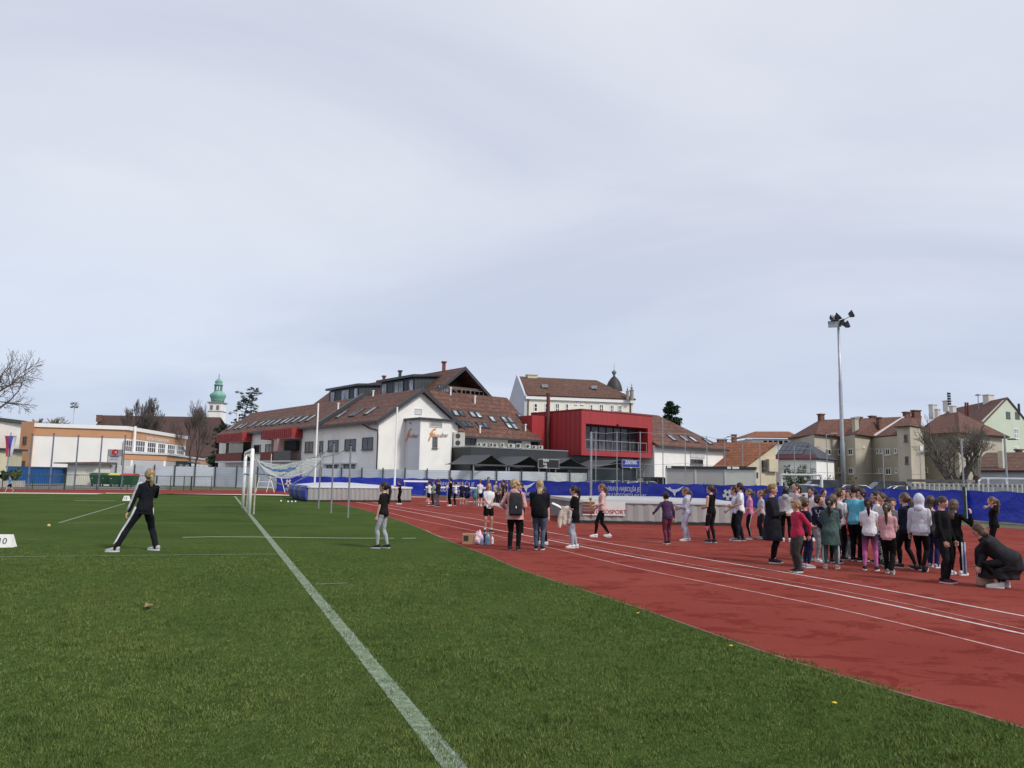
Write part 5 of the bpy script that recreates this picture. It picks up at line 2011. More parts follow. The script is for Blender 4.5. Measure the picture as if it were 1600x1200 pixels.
SHEET = sheet_mat()
SHEET2 = mat('white_flex_sheet', (.70, .71, .68), .55, .12, 1.2, bmp=.05, bscale=3)
wpts = [xy(AT(150, 750, 82)), xy(AT(340, 750, 80)), xy(AT(460, 750, 73)), (-8.5, 67.5), (4.2, 66.5), (7.4, 65)]
wpath = Path(wpts)
posts = [152, 181, 210, 241, 273, 304.5, 336, 369.5, 402, 436, 470, 501, 533, 565, 598, 632.5, 667, 703, 738, 776, 815, 854, 890, 918]
wf = wthing('sheeted_fence', 'tall dark post fence covered with horizontally slatted white sheeting', 'fence', Vector((*wpts[2], 0)))
WH = 2.14
for k in range(len(posts) - 1):
    a, d_ = wpath.at_px(posts[k])
    b2, _ = wpath.at_px(posts[k + 1])
    mb = MB()
    n_ = Vector((d_.y, -d_.x, 0))
    hh = WH if posts[k] < 854 else WH - .05
    seg = 6
    vs = []
    for ix in range(seg + 1):
        p = a.lerp(b2, .01 + .98 * ix / seg)
        for iz in range(5):
            z = .12 + (hh - .16) * iz / 4
            vs.append(p + n_ * (noise.noise(Vector((p.x, p.y, z * 1.3))) * .05) + up * z)
    mb.add(vs, [(ix * 5 + iz, ix * 5 + 5 + iz, ix * 5 + 6 + iz, ix * 5 + 1 + iz) for ix in range(seg) for iz in range(4)])
    mb.build('panel', SHEET2 if posts[k] in (854, 890, 181) else SHEET, wf, True)
for px in posts:
    a, d_ = wpath.at_px(px)
    mb = MB()
    mb.box((a.x - .05, a.y - .10, -.03), (a.x + .05, a.y - .02, WH + .1))
    mb.build('post', ANTHRA, wf)
settle(wf)

# ------------------------------------------------------------------ low green fence and ball stop poles on the left
lp = Path([gp(-40, 764.5), gp(130, 765.2), gp(262, 766), gp(332, 766.4)])
lf = wthing('low_fence', 'low dark green rail fence with a gate along the far edge of the track', 'fence', lp.p[2])
LPX = (5, 52, 102, 152, 200, 245, 267, 288, 299.5, 331)
for px in LPX:
    a, d_ = lp.at_px(px)
    mb = MB()
    mb.tube([a - up * .03, a + up * 1.22], .04 if px not in (299.5, 245, 102) else .07, 6)
    mb.build('post', DGREEN, lf)
for i in range(len(LPX) - 1):
    a, b2 = lp.at_px(LPX[i])[0], lp.at_px(LPX[i + 1])[0]
    mb = MB()
    for z in (.12, 1.18): mb.tube([a + up * z, b2 + up * z], .028, 6)
    n = 16
    for k in range(1, n):
        q = a.lerp(b2, k / n)
        mb.tube([q + up * .12, q + up * 1.18], .006, 3, False)
    mb.build('rail', DGREEN, lf)
settle(lf)
for px0, pxt, pyt in ((41, 45.5, 679), (75, 80, 678), (114, 122, 681), (151.5, 157.5, 682), (188, 193, 681)):
    a, d_ = lp.at_px(px0)
    a = a + Vector((0, .3, 0))
    zt = AT(pxt, pyt, a.y).z
    o = thing('net_pole', 'tall slim blue grey ball stop pole behind the low green fence', 'pole', (a.x, a.y, -.03), 0, 'ball stop poles on the left')
    mb = MB()
    mb.tube([(0, 0, 0), (0, 0, zt)], [.07, .055], 8)
    mb.build('shaft', mat('blue_grey_steel', (.14, .17, .22), .5, .15, 4), o)
    mb = MB()
    mb.tube([(0, 0, zt), (0, 0, zt + .08)], .065, 8)
    mb.build('cap', ANTHRA, o)

# ------------------------------------------------------------------ cage poles, wires behind the banner (right)
cagep = [(923.5, 674, 770, 44), (931, 673, 768, 60), (964, 674, 770, 52), (1000.5, 674, 770, 50), (1036, 654, 760, 56), (1071, 676, 770, 60), (1105, 681, 760, 62), (1133, 684, 760, 64), (1161, 688, 762, 64), (1188, 690, 762, 66), (1217, 693, 762, 68), (1242, 696, 762, 66), (1267, 700, 762, 66), (1293, 679, 762, 60), (1381, 700, 765, 58), (1439, 695, 765, 48)]
cg_prev = None
for px, yt, yb, Y in cagep:
    p = AT(px, 745, Y)
    zt = AT(px, yt, Y).z
    o = thing('cage_pole', 'thin galvanised pole of the ball court netting behind the blue banners', 'pole', (p.x, p.y, -.03), 0, 'ball court net poles')
    mb = MB()
    mb.tube([(0, 0, 0), (0, 0, zt)], .032 if px != 923.5 else .065, 6)
    mb.build('shaft', GALV, o)
    if px in (1293, 1267, 1161, 1133):
        mb = MB()
        mb.tube([(0, 0, zt), (.35, -.1, zt + .12)], .03, 6)
        mb.box((.25, -.3, zt + .08), (.75, .05, zt + .16))
        mb.build('lamp_head', GALV, o)
cw = thing('cage_wire', 'thin horizontal guide wires strung between the ball court net poles', 'wire', (0, 0, 0), 0)
for k, f in enumerate((.985, .55)):
    mb = MB()
    pr_ = None
    for px, yt, yb, Y in cagep:
        if px in (931, 1036, 1293): continue
        p = AT(px, 745, Y)
        zt = AT(px, yt, Y).z * f
        q = Vector((p.x, p.y, zt))
        if pr_ is not None: mb.tube([pr_, (pr_ + q) / 2 - up * .06, q], .012, 4)
        pr_ = q
    mb.build('wire', GALV, cw)

# ------------------------------------------------------------------ floodlight mast
def floodlight(px, Y, ytop, label, rad, s=1.0, lamps=None):
    p = AT(px, 745, Y)
    p.z = 0
    zt = AT(px - .0, ytop, Y).z
    o = thing('floodlight_mast', label, 'floodlight', (p.x, p.y, -.03))
    mb = MB()
    mb.tube([(0, 0, 0), (0, 0, zt * .33), (0, 0, zt * .34), (0, 0, zt * .66), (0, 0, zt * .67), (0, 0, zt)], [rad, rad * .95, rad * .8, rad * .75, rad * .6, rad * .5], 10)
    mb.build('pole', GALV, o, True)
    mb = MB()
    mb.tube([(-.9 * s, 0, zt - .1), (.9 * s, 0, zt - .05)], .05 * s, 6)
    mb.tube([(0, 0, zt - .1), (.0, 0, zt + .3 * s)], .06 * s, 6)
    mb.tube([(.2 * s, 0, zt), (1.15 * s, -.3 * s, zt + .55 * s)], .035 * s, 6)
    mb.build('bracket', GALV, o)
    for (x, y, z, rz, rx, w_) in lamps:
        M = Matrix.Translation((x * s, y * s, zt + z * s)) @ Matrix.Rotation(R(rz), 4, 'Z') @ Matrix.Rotation(R(rx), 4, 'X')
        mb = MB()
        w2 = w_ / 2 * s
        mb.hexa([M @ Vector(q) for q in ((-w2, -.1 * s, -.3 * s), (w2, -.1 * s, -.3 * s), (w2, -.1 * s, .3 * s), (-w2, -.1 * s, .3 * s))], [M @ Vector(q) for q in ((-w2 * .6, .22 * s, -.18 * s), (w2 * .6, .22 * s, -.18 * s), (w2 * .6, .22 * s, .18 * s), (-w2 * .6, .22 * s, .18 * s))])
        lm = mb.build('lamp', mat('lamp_housing', (.05, .052, .06), .5, .2, 4), o)
        mb = MB()
        mb.poly([M @ Vector(q) for q in ((-w2 * .9, -.105 * s, -.26 * s), (w2 * .9, -.105 * s, -.26 * s), (w2 * .9, -.105 * s, .26 * s), (-w2 * .9, -.105 * s, .26 * s))])
        mb.build('lamp_glass', mat('lamp_glass', (.25, .27, .30), .15), lm)
    return o


floodlight(1318, 62, 502, 'tall galvanised floodlight mast with a cluster of lamps above the children', .19, .95,
           [(-.5, -.1, -.3, -15, -10, .8), (-.38, .0, .25, 35, -35, .75), (-.05, -.2, .42, 60, -40, .7), (.38, -.1, -.1, 60, 5, .55), (.68, -.2, -.28, 80, -20, .6), (1.05, -.3, .62, 75, -25, .6), (.1, .35, -.1, 160, -10, .6)])
floodlight(107, 190, 634, 'distant slim floodlight mast behind the sports hall roof', .15, 1.2, [(-.5, 0, -.15, -20, -50, .7), (.45, 0, -.15, 20, -50, .7), (-.55, 0, .55, -10, -50, .6), (.2, 0, .55, 10, -50, .6)])
# street lamps by the beige row
for px, yt, Y, lb in ((1573, 677, 62, 'grey street lamp with a side arm in front of the low red roofed house'), (1512, 684, 70, 'slim street lamp in front of the bare tree')):
    p = AT(px, 745, Y)
    zt = AT(px - 1, yt, Y).z
    o = thing('street_lamp', lb, 'street lamp', (p.x, p.y, -.03))
    mb = MB()
    mb.tube([(0, 0, 0), (0, 0, zt - .3), (-.12, 0, zt)], [.1, .075, .06], 8)
    mb.build('pole', GALV, o)
    mb = MB()
    mb.tube([(-.1, 0, zt - .35), (.5, 0, zt - .45)], .03, 6)
    mb.box((.3, -.12, zt - .5), (.85, .12, zt - .38))
    mb.build('lamp_head', ANTHRA, o)

# ------------------------------------------------------------------ goal with its net tied back to poles
gpA, gpB = G(389, 803.75), G(379, 794)
gdir = (gpB - gpA).normalized()
gback = Vector((-gdir.y, gdir.x, 0))
if gback.x < 0: gback = -gback
goal = wthing('football_goal', 'large white football goal seen end on at the goal line', 'goal', gpA)
GH = 2.5
mb = MB()
for p in (gpA, gpB):
    pb = MB()
    pb.tube([p - up * .02, p + up * GH], .07, 12)
    pb.build('post', WHITE, goal, True)
mb.tube([gpA + up * GH, gpB + up * GH], .07, 12)
mb.build('crossbar', WHITE, goal, True)
for p in (gpA, gpB):
    mb = MB()
    q = p + gback * .17
    mb.tube([q, q + up * 1.55, p + up * 1.6], .035, 8)
    mb.build('net_bracket', mat('weathered_steel', (.38, .35, .28), .7, .3, 6), goal)
settle(goal)
np_ = []
for px0, py0, pxt, pyt, lb in ((497.5, 795, 503, 704, 'thin grey steel pole behind the goal, farthest of the row of three'), (517, 802, 522.5, 691, 'thin grey steel pole behind the goal, middle of the row of three'), (543.5, 809.5, 547, 695, 'thin grey steel pole behind the goal, nearest of the row of three')):
    p = G(px0, py0)
    zt = AT(pxt, pyt, p.y).z
    o = thing('steel_pole', lb, 'pole', (p.x, p.y, 0), 0, 'steel poles at the field edge')
    mb = MB()
    mb.tube([(0, 0, -.02), (0, 0, zt)], .035, 8)
    mb.build('shaft', mat('pole_grey', (.21, .22, .23), .55, .15, 5), o)
    mb = MB()
    mb.ball((0, 0, zt), .06)
    mb.tube([(-.08, 0, zt - .12), (.08, 0, zt - .12)], .02, 5)
    mb.build('hook', ANTHRA, o)
    np_.append(p + up * (zt - .1))
# the net: a hanging surface from the crossbar to the tie points, drawn as its strings
NETM = mat('net_cord', (.50, .52, .50), .9, .3, 20)
NETB = mat('blue_net_cord', (.05, .14, .28), .9, .3, 10)
tieA, tieB = np_[0], np_[2]


def netp(u, v):
    """u along the crossbar near to far, v from the crossbar back"""
    a = gpA.lerp(gpB, u) + up * GH
    b2 = tieB.lerp(tieA, u)
    e = gpA.lerp(gpB, u) + gback * 2.75 + up * 2.3
    p = a.lerp(e, v)
    p.z -= math.sin(math.pi * v ** .85) ** .85 * (1.0 - .62 * u) + .05 * noise.noise(Vector((u * 6, v * 7, 0)))
    return p


net = MB()
nu, nv = 24, 22
for i in range(nu + 1):
    net.tube([netp(i / nu, j / nv) for j in range(nv + 1)], .0085, 3, False)
for j in range(nv + 1):
    net.tube([netp(i / nu, j / nv) for i in range(nu + 1)], .0085, 3, False)
no = wthing('goal_net', 'white goal net lifted and tied back to the grey poles', 'net', (gpA + gpB) / 2)
net.build('net_mesh', NETM, no)
net2 = MB()
for f in (.40, .46, .52):
    net2.tube([netp(f, .08 + .62 * j / nv) + up * (.03 + .02 * math.sin(j * 1.7)) for j in range(nv + 1)], .028, 4, False)
net2.tube([gpA + up * 1.6 + gback * .1, netp(.1, .4), netp(.3, .55), netp(.6, .75), netp(.9, .95)], .022, 4, False)
net2.tube([gpB + up * 1.55, gpA.lerp(gpB, .5) + up * 1.5 + gback * .2, gpA + up * 1.6], .03, 4, False)
net2.build('blue_cord', NETB, no)
ROPE = mat('rope_grey', (.2, .2, .19), .9, .2, 6)
for u_, tie in ((0.0, tieB), (1.0, tieA), (.5, np_[1])):
    e = netp(u_, 1)
    net3 = MB()
    net3.tube([e, e.lerp(tie, .5) - up * .08, tie], .012, 4)
    net3.build('rope', ROPE, no)
net3 = MB()
net3.tube([netp(0, j / nv) - up * .25 * math.sin(math.pi * j / nv) for j in range(nv + 1)], .018, 4)
net3.build('rope', ROPE, no)
settle(no)

# tall white standards
for px, yb, yt, Y, lb in ((492, 760, 630, 53.5, 'tall slim white pole vault standard behind the left landing mat'), (617, 760, 636, 52.5, 'tall slim white pole vault standard at the right end of the landing mat')):
    p = AT(px, 745, Y)
    zt = AT(px + 2, yt, Y).z
    o = thing('vault_standard', lb, 'pole', (p.x, p.y, 0))
    mb = MB()
    mb.tube([(0, 0, 0), (0, 0, zt)], [.065, .055], 10)
    mb.build('shaft', WHITE, o)
    mb = MB()
    mb.box((-.35, -.25, 0), (.35, .25, .12))
    mb.box((-.12, -.12, .121), (.12, .12, .85))
    mb.build('foot', mat('standard_foot', (.55, .56, .58), .5), o)

# small white trestle
p = G(421, 769)
o = thing('trestle', 'small white folding trestle on the verge under the goal net', 'trestle', (p.x, p.y, 0))
mb = MB()
for x in (-.9, .0): mb.tube([(x - .25, 0, 0), (x, 0, 1.25)], .03, 6)
for x in (.0, .9): mb.tube([(x, 0, 1.25), (x + .4, 0, 0)], .03, 6)
for z in (.4, .85): mb.tube([(-1.0, 0, z), (.2, 0, z)], .025, 6)
mb.tube([(0, 0, 1.2), (0, 0, 3.2)], .025, 6)
mb.build('frame', WHITE, o)

# ------------------------------------------------------------------ landing mats
VIN = mat('grey_mat_vinyl', (.32, .315, .305), .6, .08, 1.0, dirt=.3)
VTOP = mat('mat_top_cover', (.37, .38, .385), .55, .12, .7)
MBLUE = mat('mat_blue_vinyl', (.035, .05, .27), .55, .2, 1.4)
MGB = mat('mat_grey_blue', (.10, .11, .17), .6, .2, 1.4)


def landing_mat(name, label, fa, fb, depth, h, left=None, bow=0.0, step=.36, top_over=.05, mtop=VTOP):
    """mat with a seamed front from ground points fa to fb"""
    u_ = (fb - fa).normalized()
    n_ = u_.cross(up)
    L = (fb - fa).length
    o = wthing(name, label, 'landing mat', (fa + fb) / 2)
    mb = MB()
    q = [fa, fb, fb - n_ * depth, fa - n_ * depth]
    mb.hexa([p + up * .10 for p in q], [p + up * h for p in q])
    mb.build('foam_body', VIN, o)
    # front cover of separate flaps
    nfl = int(L / step)
    mb = MB()
    for k in range(nfl):
        x0, x1 = L * k / nfl + .012, L * (k + 1) / nfl - .012
        b0 = .025 + .02 * random.random()
        z0 = .10 + .03 * random.random()
        a, b2 = fa + u_ * x0 + n_ * .004, fa + u_ * x1 + n_ * .004
        c = (a + b2) / 2 + n_ * b0
        mb.hexa([a + up * z0, c + up * z0, b2 + up * z0], [a + up * (h - .04), c + up * (h - .04), b2 + up * (h - .04)])
    mb.build('front_cover', VIN, o)
    mb = MB()
    nx, ny = 24, 8
    vs = []
    for i in range(nx + 1):
        for j in range(ny + 1):
            x, y = i / nx, j / ny
            p = fa + u_ * (x * (L + .12) - .06) + n_ * (.06 - y * (depth + .1))
            vs.append(p + up * (h + .006 + bow * math.sin(math.pi * y * .5) * math.sin(math.pi * min(1, x * 1.1)) + .02 * noise.noise(Vector((x * 7, y * 5, 1)))))
    b0 = len(vs)
    ring = [(i, 0) for i in range(nx + 1)] + [(nx, j) for j in range(1, ny + 1)] + [(i, ny) for i in range(nx - 1, -1, -1)] + [(0, j) for j in range(ny - 1, 0, -1)]
    fs = [(i * (ny + 1) + j, (i + 1) * (ny + 1) + j, (i + 1) * (ny + 1) + j + 1, i * (ny + 1) + j + 1) for i in range(nx) for j in range(ny)]
    skirt = []
    for k, (i, j) in enumerate(ring):
        p = vs[i * (ny + 1) + j]
        skirt.append(Vector((p.x, p.y, h - .10)))
    ids = [i * (ny + 1) + j for i, j in ring]
    m_ = len(ring)
    fs += [(ids[k], ids[(k + 1) % m_], b0 + (k + 1) % m_, b0 + k) for k in range(m_)]
    mb.add(vs + skirt, fs)
    mb.build('top_cover', mtop, o, True)
    mb = MB()
    q2 = [fa + n_ * .02, fb + n_ * .02, fb - n_ * depth, fa - n_ * depth]
    mb.hexa(q2, [p + up * .098 for p in q2])
    mb.build('pallet', mat('mat_pallet', (.03, .025, .025), .9, .3, 4), o)
    if left:
        mb = MB()
        k_ = 6
        for k in range(k_):
            y0, y1 = depth * k / k_, depth * (k + 1) / k_
            a, b2 = fa - n_ * (y0 + .03), fa - n_ * (y1 - .03)
            c = (a + b2) / 2
            r_ = (b2 - a).length / 2
            mb.cur = k % 2
            for z0, z1, b0_, b1_ in ((.1, .3, .10, .2), (.3, h * .7, .2, .24), (h * .7, h * .93, .24, .16), (h * .93, h + .02, .16, .02)):
                q0 = [a, a - u_ * b0_ * .7, c - u_ * (b0_ + .12), b2 - u_ * b0_ * .7, b2]
                q1 = [a, a - u_ * b1_ * .7, c - u_ * (b1_ + .12), b2 - u_ * b1_ * .7, b2]
                mb.hexa([p + up * z0 for p in q0], [p + up * z1 for p in q1])
        mb.build('side_cushion', [MBLUE, MGB], o)
    settle(o)
    return o


fa, fb = G(480.5, 784), G(642, 784.5)
landing_mat('landing_mat', 'grey pole vault landing mat with blue cushioned end beside the goal', fa, fb, 6.2, .90, True, .16, .26, mtop=mat('pale_mat_top', (.48, .49, .53), .5, .1, .7))
fa2, fb2 = G(905, 817.5), G(1158, 822)
mt = landing_mat('landing_mat', 'big grey high jump landing mat with pale cover behind the walking girls', fa2, fb2, 5.2, .84, None, .05, .37)
# corrugated side of the big mat on its left
c0, c1 = G(862, 806.5), fa2
o = wthing('corrugated_cover', 'grey corrugated steel end wall of the big landing mat', 'cover', (c0 + c1) / 2)
mb = MB()
u_ = (c1 - c0).normalized()
n_ = u_.cross(up)
L = (c1 - c0).length
nn = int(L / .13)
pts = [c0 + u_ * (L * k / nn) + n_ * (.02 + .075 * (k % 2)) for k in range(nn + 1)]
for k in range(nn):
    mb.hexa([pts[k] + up * .1, pts[k + 1] + up * .1, pts[k + 1] - n_ * .03 + up * .1, pts[k] - n_ * .03 + up * .1], [q + up * .75 for q in (pts[k], pts[k + 1], pts[k + 1] - n_ * .03, pts[k] - n_ * .03)])
mb.build('corrugated_sheet', mat('corrugated_zinc', (.20, .21, .22), .5, .2, 2, metal=.3), o)
mb = MB()
q = [c0 + n_ * .14, c1 + n_ * .14, c1 - n_ * 3.6, c0 - n_ * 3.6]
mb.hexa([p + up * .755 for p in q], [p + up * .87 for p in q])
mb.build('lid', mat('pale_lid', (.42, .42, .41), .6, .12, 1), o)
settle(o)
# sponsor sheet on it
Asp, Bsp = fa2, fb2
u_ = (fb2 - fa2).normalized()
n_ = u_.cross(up)
A_, B_ = fa2 + n_ * .06, fb2 + n_ * .06
a, c = VP(910.5, 783, A_, B_), VP(977, 806, A_, B_)
o = wthing('sponsor_sheet', 'white sponsor sheet with red lettering and striped emblem on the big mat', 'sign', ((a + c) / 2).xy.to_3d())
zt, zb = a.z, c.z
a.z = c.z = 0
mb = MB()
mb.plate([a + up * zb, c + up * zb, c + up * zt, a + up * zt], n_ * .012)
mb.build('sheet', mat('sheet_white', (.66, .64, .62), .6, .08, 3), o)
W_ = (c - a).length
hh = zt - zb
for x0, x1, z0, z1, cl, nm in ((.0, .26, .80, .97, (.03, .022, .02), 'emblem_black'), (.0, .26, .55, .77, (.17, .05, .06), 'emblem_maroon'), (.0, .26, .33, .52, (.20, .06, .07), 'emblem_maroon'), (.0, .26, .10, .30, (.12, .02, .025), 'emblem_dark_red'), (.262, .285, .10, .97, (.45, .28, .05), 'emblem_gold')):
    mb = MB()
    p0, p1 = a + u_ * W_ * x0, a + u_ * W_ * x1
    mb.plate([p0 + n_ * .013 + up * (zb + hh * z0), p1 + n_ * .013 + up * (zb + hh * z0), p1 + n_ * .013 + up * (zb + hh * z1), p0 + n_ * .013 + up * (zb + hh * z1)], n_ * .006)
    mb.build(nm, mat(nm, cl, .6, .1, 3), o)
lettering('lettering', 'VOGOSPORT', .205, mat('sign_red', (.36, .02, .03), .6, .05, 3), o, a.lerp(c, .63) + up * (zb + hh * .26) + n_ * .02, u_, up, 1.02)
lettering('lettering', 'ŠD SPORT', .11, mat('emblem_gold', (.45, .28, .05), .6, .1, 3), o, a.lerp(c, .14) + up * (zb + hh * .885) + n_ * .022, u_, up, 1.0)
settle(o)

# ------------------------------------------------------------------ hurdles
def make_hurdle():
    o = thing('hurdle', 'white barred athletics hurdle on the track', 'hurdle')
    mb = MB()
    mb.box((-.6, -.02, .76), (.6, .02, .84))
    mb.build('top_bar', WHITE, o)
    for x in (-.55, .55):
        mb = MB()
        mb.tube([(x, 0, .03), (x, 0, .77)], .018, 6)
        mb.tube([(x, -.02, .03), (x, .65, .03)], .018, 6)
        mb.build('leg', GALV, o)
    mb = MB()
    mb.tube([(-.55, .0, .06), (.55, .0, .06)], .014, 6)
    mb.build('cross_bar', WHITE, o)
    return o


hd = make_hurdle()
hpos = [(650, 778.5, 46.5, 'white hurdle with grey legs at the corner of the landing mat'), (682, 785, 44, 'white hurdle left of the dark jacketed child'), (713, 781, 47, 'white hurdle behind the black clad boys'), (745, 786, 44, 'white hurdle behind the teal shirted child')]
for i, (px, py, Y, lb) in enumerate(hpos):
    o = hd if i == 0 else copy_tree(hd)
    p = G(px, py)
    o.location = p
    o.scale = (1.5 if i == 0 else 1.15,) * 3
    o.rotation_euler = (0, 0, R(10))
    tag(o, lb, 'hurdle', 'hurdles on the track')

# ------------------------------------------------------------------ marker boards, balls, leaf
def marker(px, py, w_, h_, num, label, tilt=0):
    p = G(px, py)
    o = thing('distance_marker', label, 'marker', (p.x, p.y, .004), R(tilt))
    mb = MB()
    mb.hexa([(-w_ / 2, -.12, 0), (w_ / 2, -.12, 0), (w_ / 2, .12, 0), (-w_ / 2, .12, 0)], [(-w_ * .36, -.05, h_), (w_ * .36, -.05, h_), (w_ * .36, .05, h_), (-w_ * .36, .05, h_)])
    mb.build('board', mat('marker_white', (.78, .78, .74), .5, .04, 6), o)
    me = text_mesh(num, h_ * .72, mat('marker_black', (.02, .02, .03), .6, .1, 4), .002)
    a = math.atan2(.07, h_)
    me.transform(Matrix.Translation((0, -.089, h_ * .48)) @ Matrix.Rotation(math.pi / 2 - a, 4, 'X'))
    link('numeral', me, o)


marker(6.0, 855, .40, .255, '10', 'white distance marker board reading 10 on the grass at the left edge', 8)
marker(197.5, 782.5, .33, .26, '15', 'small white distance marker board far away on the grass', -5)
for i, (px, py, r_, lb, cl) in enumerate(((439, 784.3, .05, 'leftmost of the four little white balls in the grass', WHITE), (450, 785.4, .05, 'second from left of the four little white balls', WHITE), (456, 785.4, .05, 'third from left of the four little white balls', WHITE), (461.5, 785.2, .05, 'rightmost of the four little white balls', WHITE), (76, 824, .045, 'yellowish tennis ball lying on the grass', mat('tennis_yellow', (.5, .46, .2), .9, .2, 20)))):
    p = G(px, py)
    mb = MB()
    mb.ball((0, 0, 0), r_, n=12, m=8)
    o = mb.build('ball', cl, None, True, (p.x, p.y, r_ + .006))
    tag(o, lb, 'ball', 'little white balls' if i < 4 else None)
p = G(224, 953)
mb = MB()
rr = random.Random(4)
for k in range(5):
    a0 = rr.random() * 6.28
    mb.add([(math.cos(a0) * .01, math.sin(a0) * .01, .03), (math.cos(a0) * .08 - .04 * math.sin(a0), math.sin(a0) * .08 + .03, .055 + .03 * rr.random()), (math.cos(a0) * .12, math.sin(a0) * .12, .035 + .04 * rr.random()), (math.cos(a0) * .1 + .05 * math.sin(a0), math.sin(a0) * .1 - .04, .05)], [(0, 1, 2, 3)])
o = mb.build('dry_leaf', mat('dry_leaf', (.22, .15, .07), .9, .3, 20), None, False, (p.x, p.y, .0))
tag(o, 'dry brown leaf lying alone on the grass', 'leaf')

# ------------------------------------------------------------------ bins, shed, blue container, board, flag, planter on the left
def bin_(px, label, lid, Y=78.0, s=1.0):
    p = AT(px, 757, Y)
    o = thing('wheeled_bin', label, 'bin', (p.x, p.y, -.03), R(-8), 'wheeled bins by the white fence')
    mb = MB()
    mb.hexa([(-.55, -.4, .2), (.55, -.4, .2), (.55, .4, .2), (-.55, .4, .2)], [(-.68, -.55, 1.12), (.68, -.55, 1.12), (.68, .55, 1.12), (-.68, .55, 1.12)])
    mb.build('tub', mat('bin_green', (.018, .085, .035), .5, .12, 3), o)
    mb = MB()
    n = 6
    for k in range(n):
        a0, a1 = math.pi * k / n, math.pi * (k + 1) / n
        mb.add([(-.7, -.57 * math.cos(a0), 1.125 + .22 * math.sin(a0)), (.7, -.57 * math.cos(a0), 1.125 + .22 * math.sin(a0)), (.7, -.57 * math.cos(a1), 1.125 + .22 * math.sin(a1)), (-.7, -.57 * math.cos(a1), 1.125 + .22 * math.sin(a1))], [(0, 1, 2, 3)])
    mb.add([(-.7, -.57 * math.cos(math.pi * k / n), 1.125 + .22 * math.sin(math.pi * k / n)) for k in range(n + 1)], [tuple(range(n + 1))])
    mb.add([(.7, -.57 * math.cos(math.pi * k / n), 1.125 + .22 * math.sin(math.pi * k / n)) for k in range(n + 1)], [tuple(range(n + 1))])
    mb.build('lid', lid, o)
    for x in (-.45, .45):
        mb = MB()
        mb.tube([(x - .04, -.36, .1), (x + .04, -.36, .1)], .1, 10)
        mb.tube([(x, -.36, .1), (x, -.36, .22)], .03, 5)
        mb.build('wheel', DARK, o)
    mb = MB()
    mb.plate([(-.5, -.49, .78), (-.3, -.49, .78), (-.3, -.515, .98), (-.5, -.515, .98)], (0, -.006, 0))
    mb.build('sticker', WHITE, o)


LG = mat('bin_lid_green', (.015, .07, .03), .5, .12, 3)
bin_(154, 'green wheeled bin beside the white shed, leftmost of the four', LG)
bin_(170.5, 'green wheeled bin with dark lid, second from the white shed', LG)
bin_(183.5, 'green wheeled bin with yellow lid', mat('bin_lid_yellow', (.55, .48, .12), .5), 77.6)
bin_(202, 'green wheeled bin with red lid and slot, rightmost of the four', mat('bin_lid_red', (.42, .03, .04), .5), 76.5)

p0, p1 = AT(103, 757, 79), AT(148, 757, 79)
o = wthing('white_shed', 'small white shed with a flat brown roof and a white door', 'shed', ((p0.x + p1.x) / 2, 79, -.03))
zt = AT(120, 725, 79).z
mb = MB()
mb.box((p0.x, 79, -.03), (p1.x, 82, zt))
mb.build('wall', mat('shed_white', (.66, .65, .58), .8, .06, 1), o)
mb = MB()
xl = AT(89, 724, 79).x
mb.hexa([(xl, 78.4, zt + .003), (p1.x + .4, 78.4, zt + .003), (p1.x + .4, 82.4, zt + .003), (xl, 82.4, zt + .003)], [(xl, 78.4, zt + .12), (p1.x + .4, 78.4, zt + .25), (p1.x + .4, 82.4, zt + .25), (xl, 82.4, zt + .12)])
mb.build('roof', mat('brown_roof_board', (.13, .09, .08), .8, .2, 2), o)
xd0, xd1 = AT(119.5, 740, 79).x, AT(135, 740, 79).x
mb = MB()
mb.box((xd0, 78.93, .05), (xd1, 78.98, zt - .35))
d_o = mb.build('door', mat('door_cream', (.70, .68, .56), .7, .05, 1), o)
mb = MB()
mb.box((xd0 + .1, 78.86, 1.05), (xd0 + .25, 78.928, 1.1))
mb.build('handle', DARK, d_o)
settle(o)

p0, p1 = AT(9, 757, 74), AT(83, 757, 77)
o = wthing('blue_container', 'low blue sheet steel container behind the low fence at the left', 'container', ((p0.x + p1.x) / 2, 75, -.03))
za, zb = AT(12, 729, 74).z, AT(82, 730.5, 77).z
mb = MB()
BL = mat('container_blue', (.012, .085, .26), .5, .12, 1.5)
mb.hexa([(p0.x, p0.y, .15), (p1.x, p1.y, .15), (p1.x - .4, p1.y + 3, .15), (p0.x - .4, p0.y + 3, .15)], [(p0.x, p0.y, za - .1), (p1.x, p1.y, za - .1), (p1.x - .4, p1.y + 3, za - .1), (p0.x - .4, p0.y + 3, za - .1)])
mb.build('body', BL, o)
mb = MB()
for k in range(24):
    q = p0.lerp(p1, (k + .5) / 24)
    mb.box((q.x - .04, q.y - .05, .16), (q.x + .04, q.y + .02, za - .12))
mb.build('ribs', BL, o)
mb = MB()
mb.hexa([(p0.x - .1, p0.y - .1, za - .098), (p1.x + .1, p1.y - .1, za - .098), (p1.x - .3, p1.y + 3.1, za - .098), (p0.x - .5, p0.y + 3.1, za - .098)], [(p0.x - .1, p0.y - .1, za + .04), (p1.x + .1, p1.y - .1, za + .04), (p1.x - .3, p1.y + 3.1, za + .04), (p0.x - .5, p0.y + 3.1, za + .04)])
mb.build('top_rail', mat('container_dark_blue', (.012, .04, .13), .5, .1, 2), o)
settle(o)

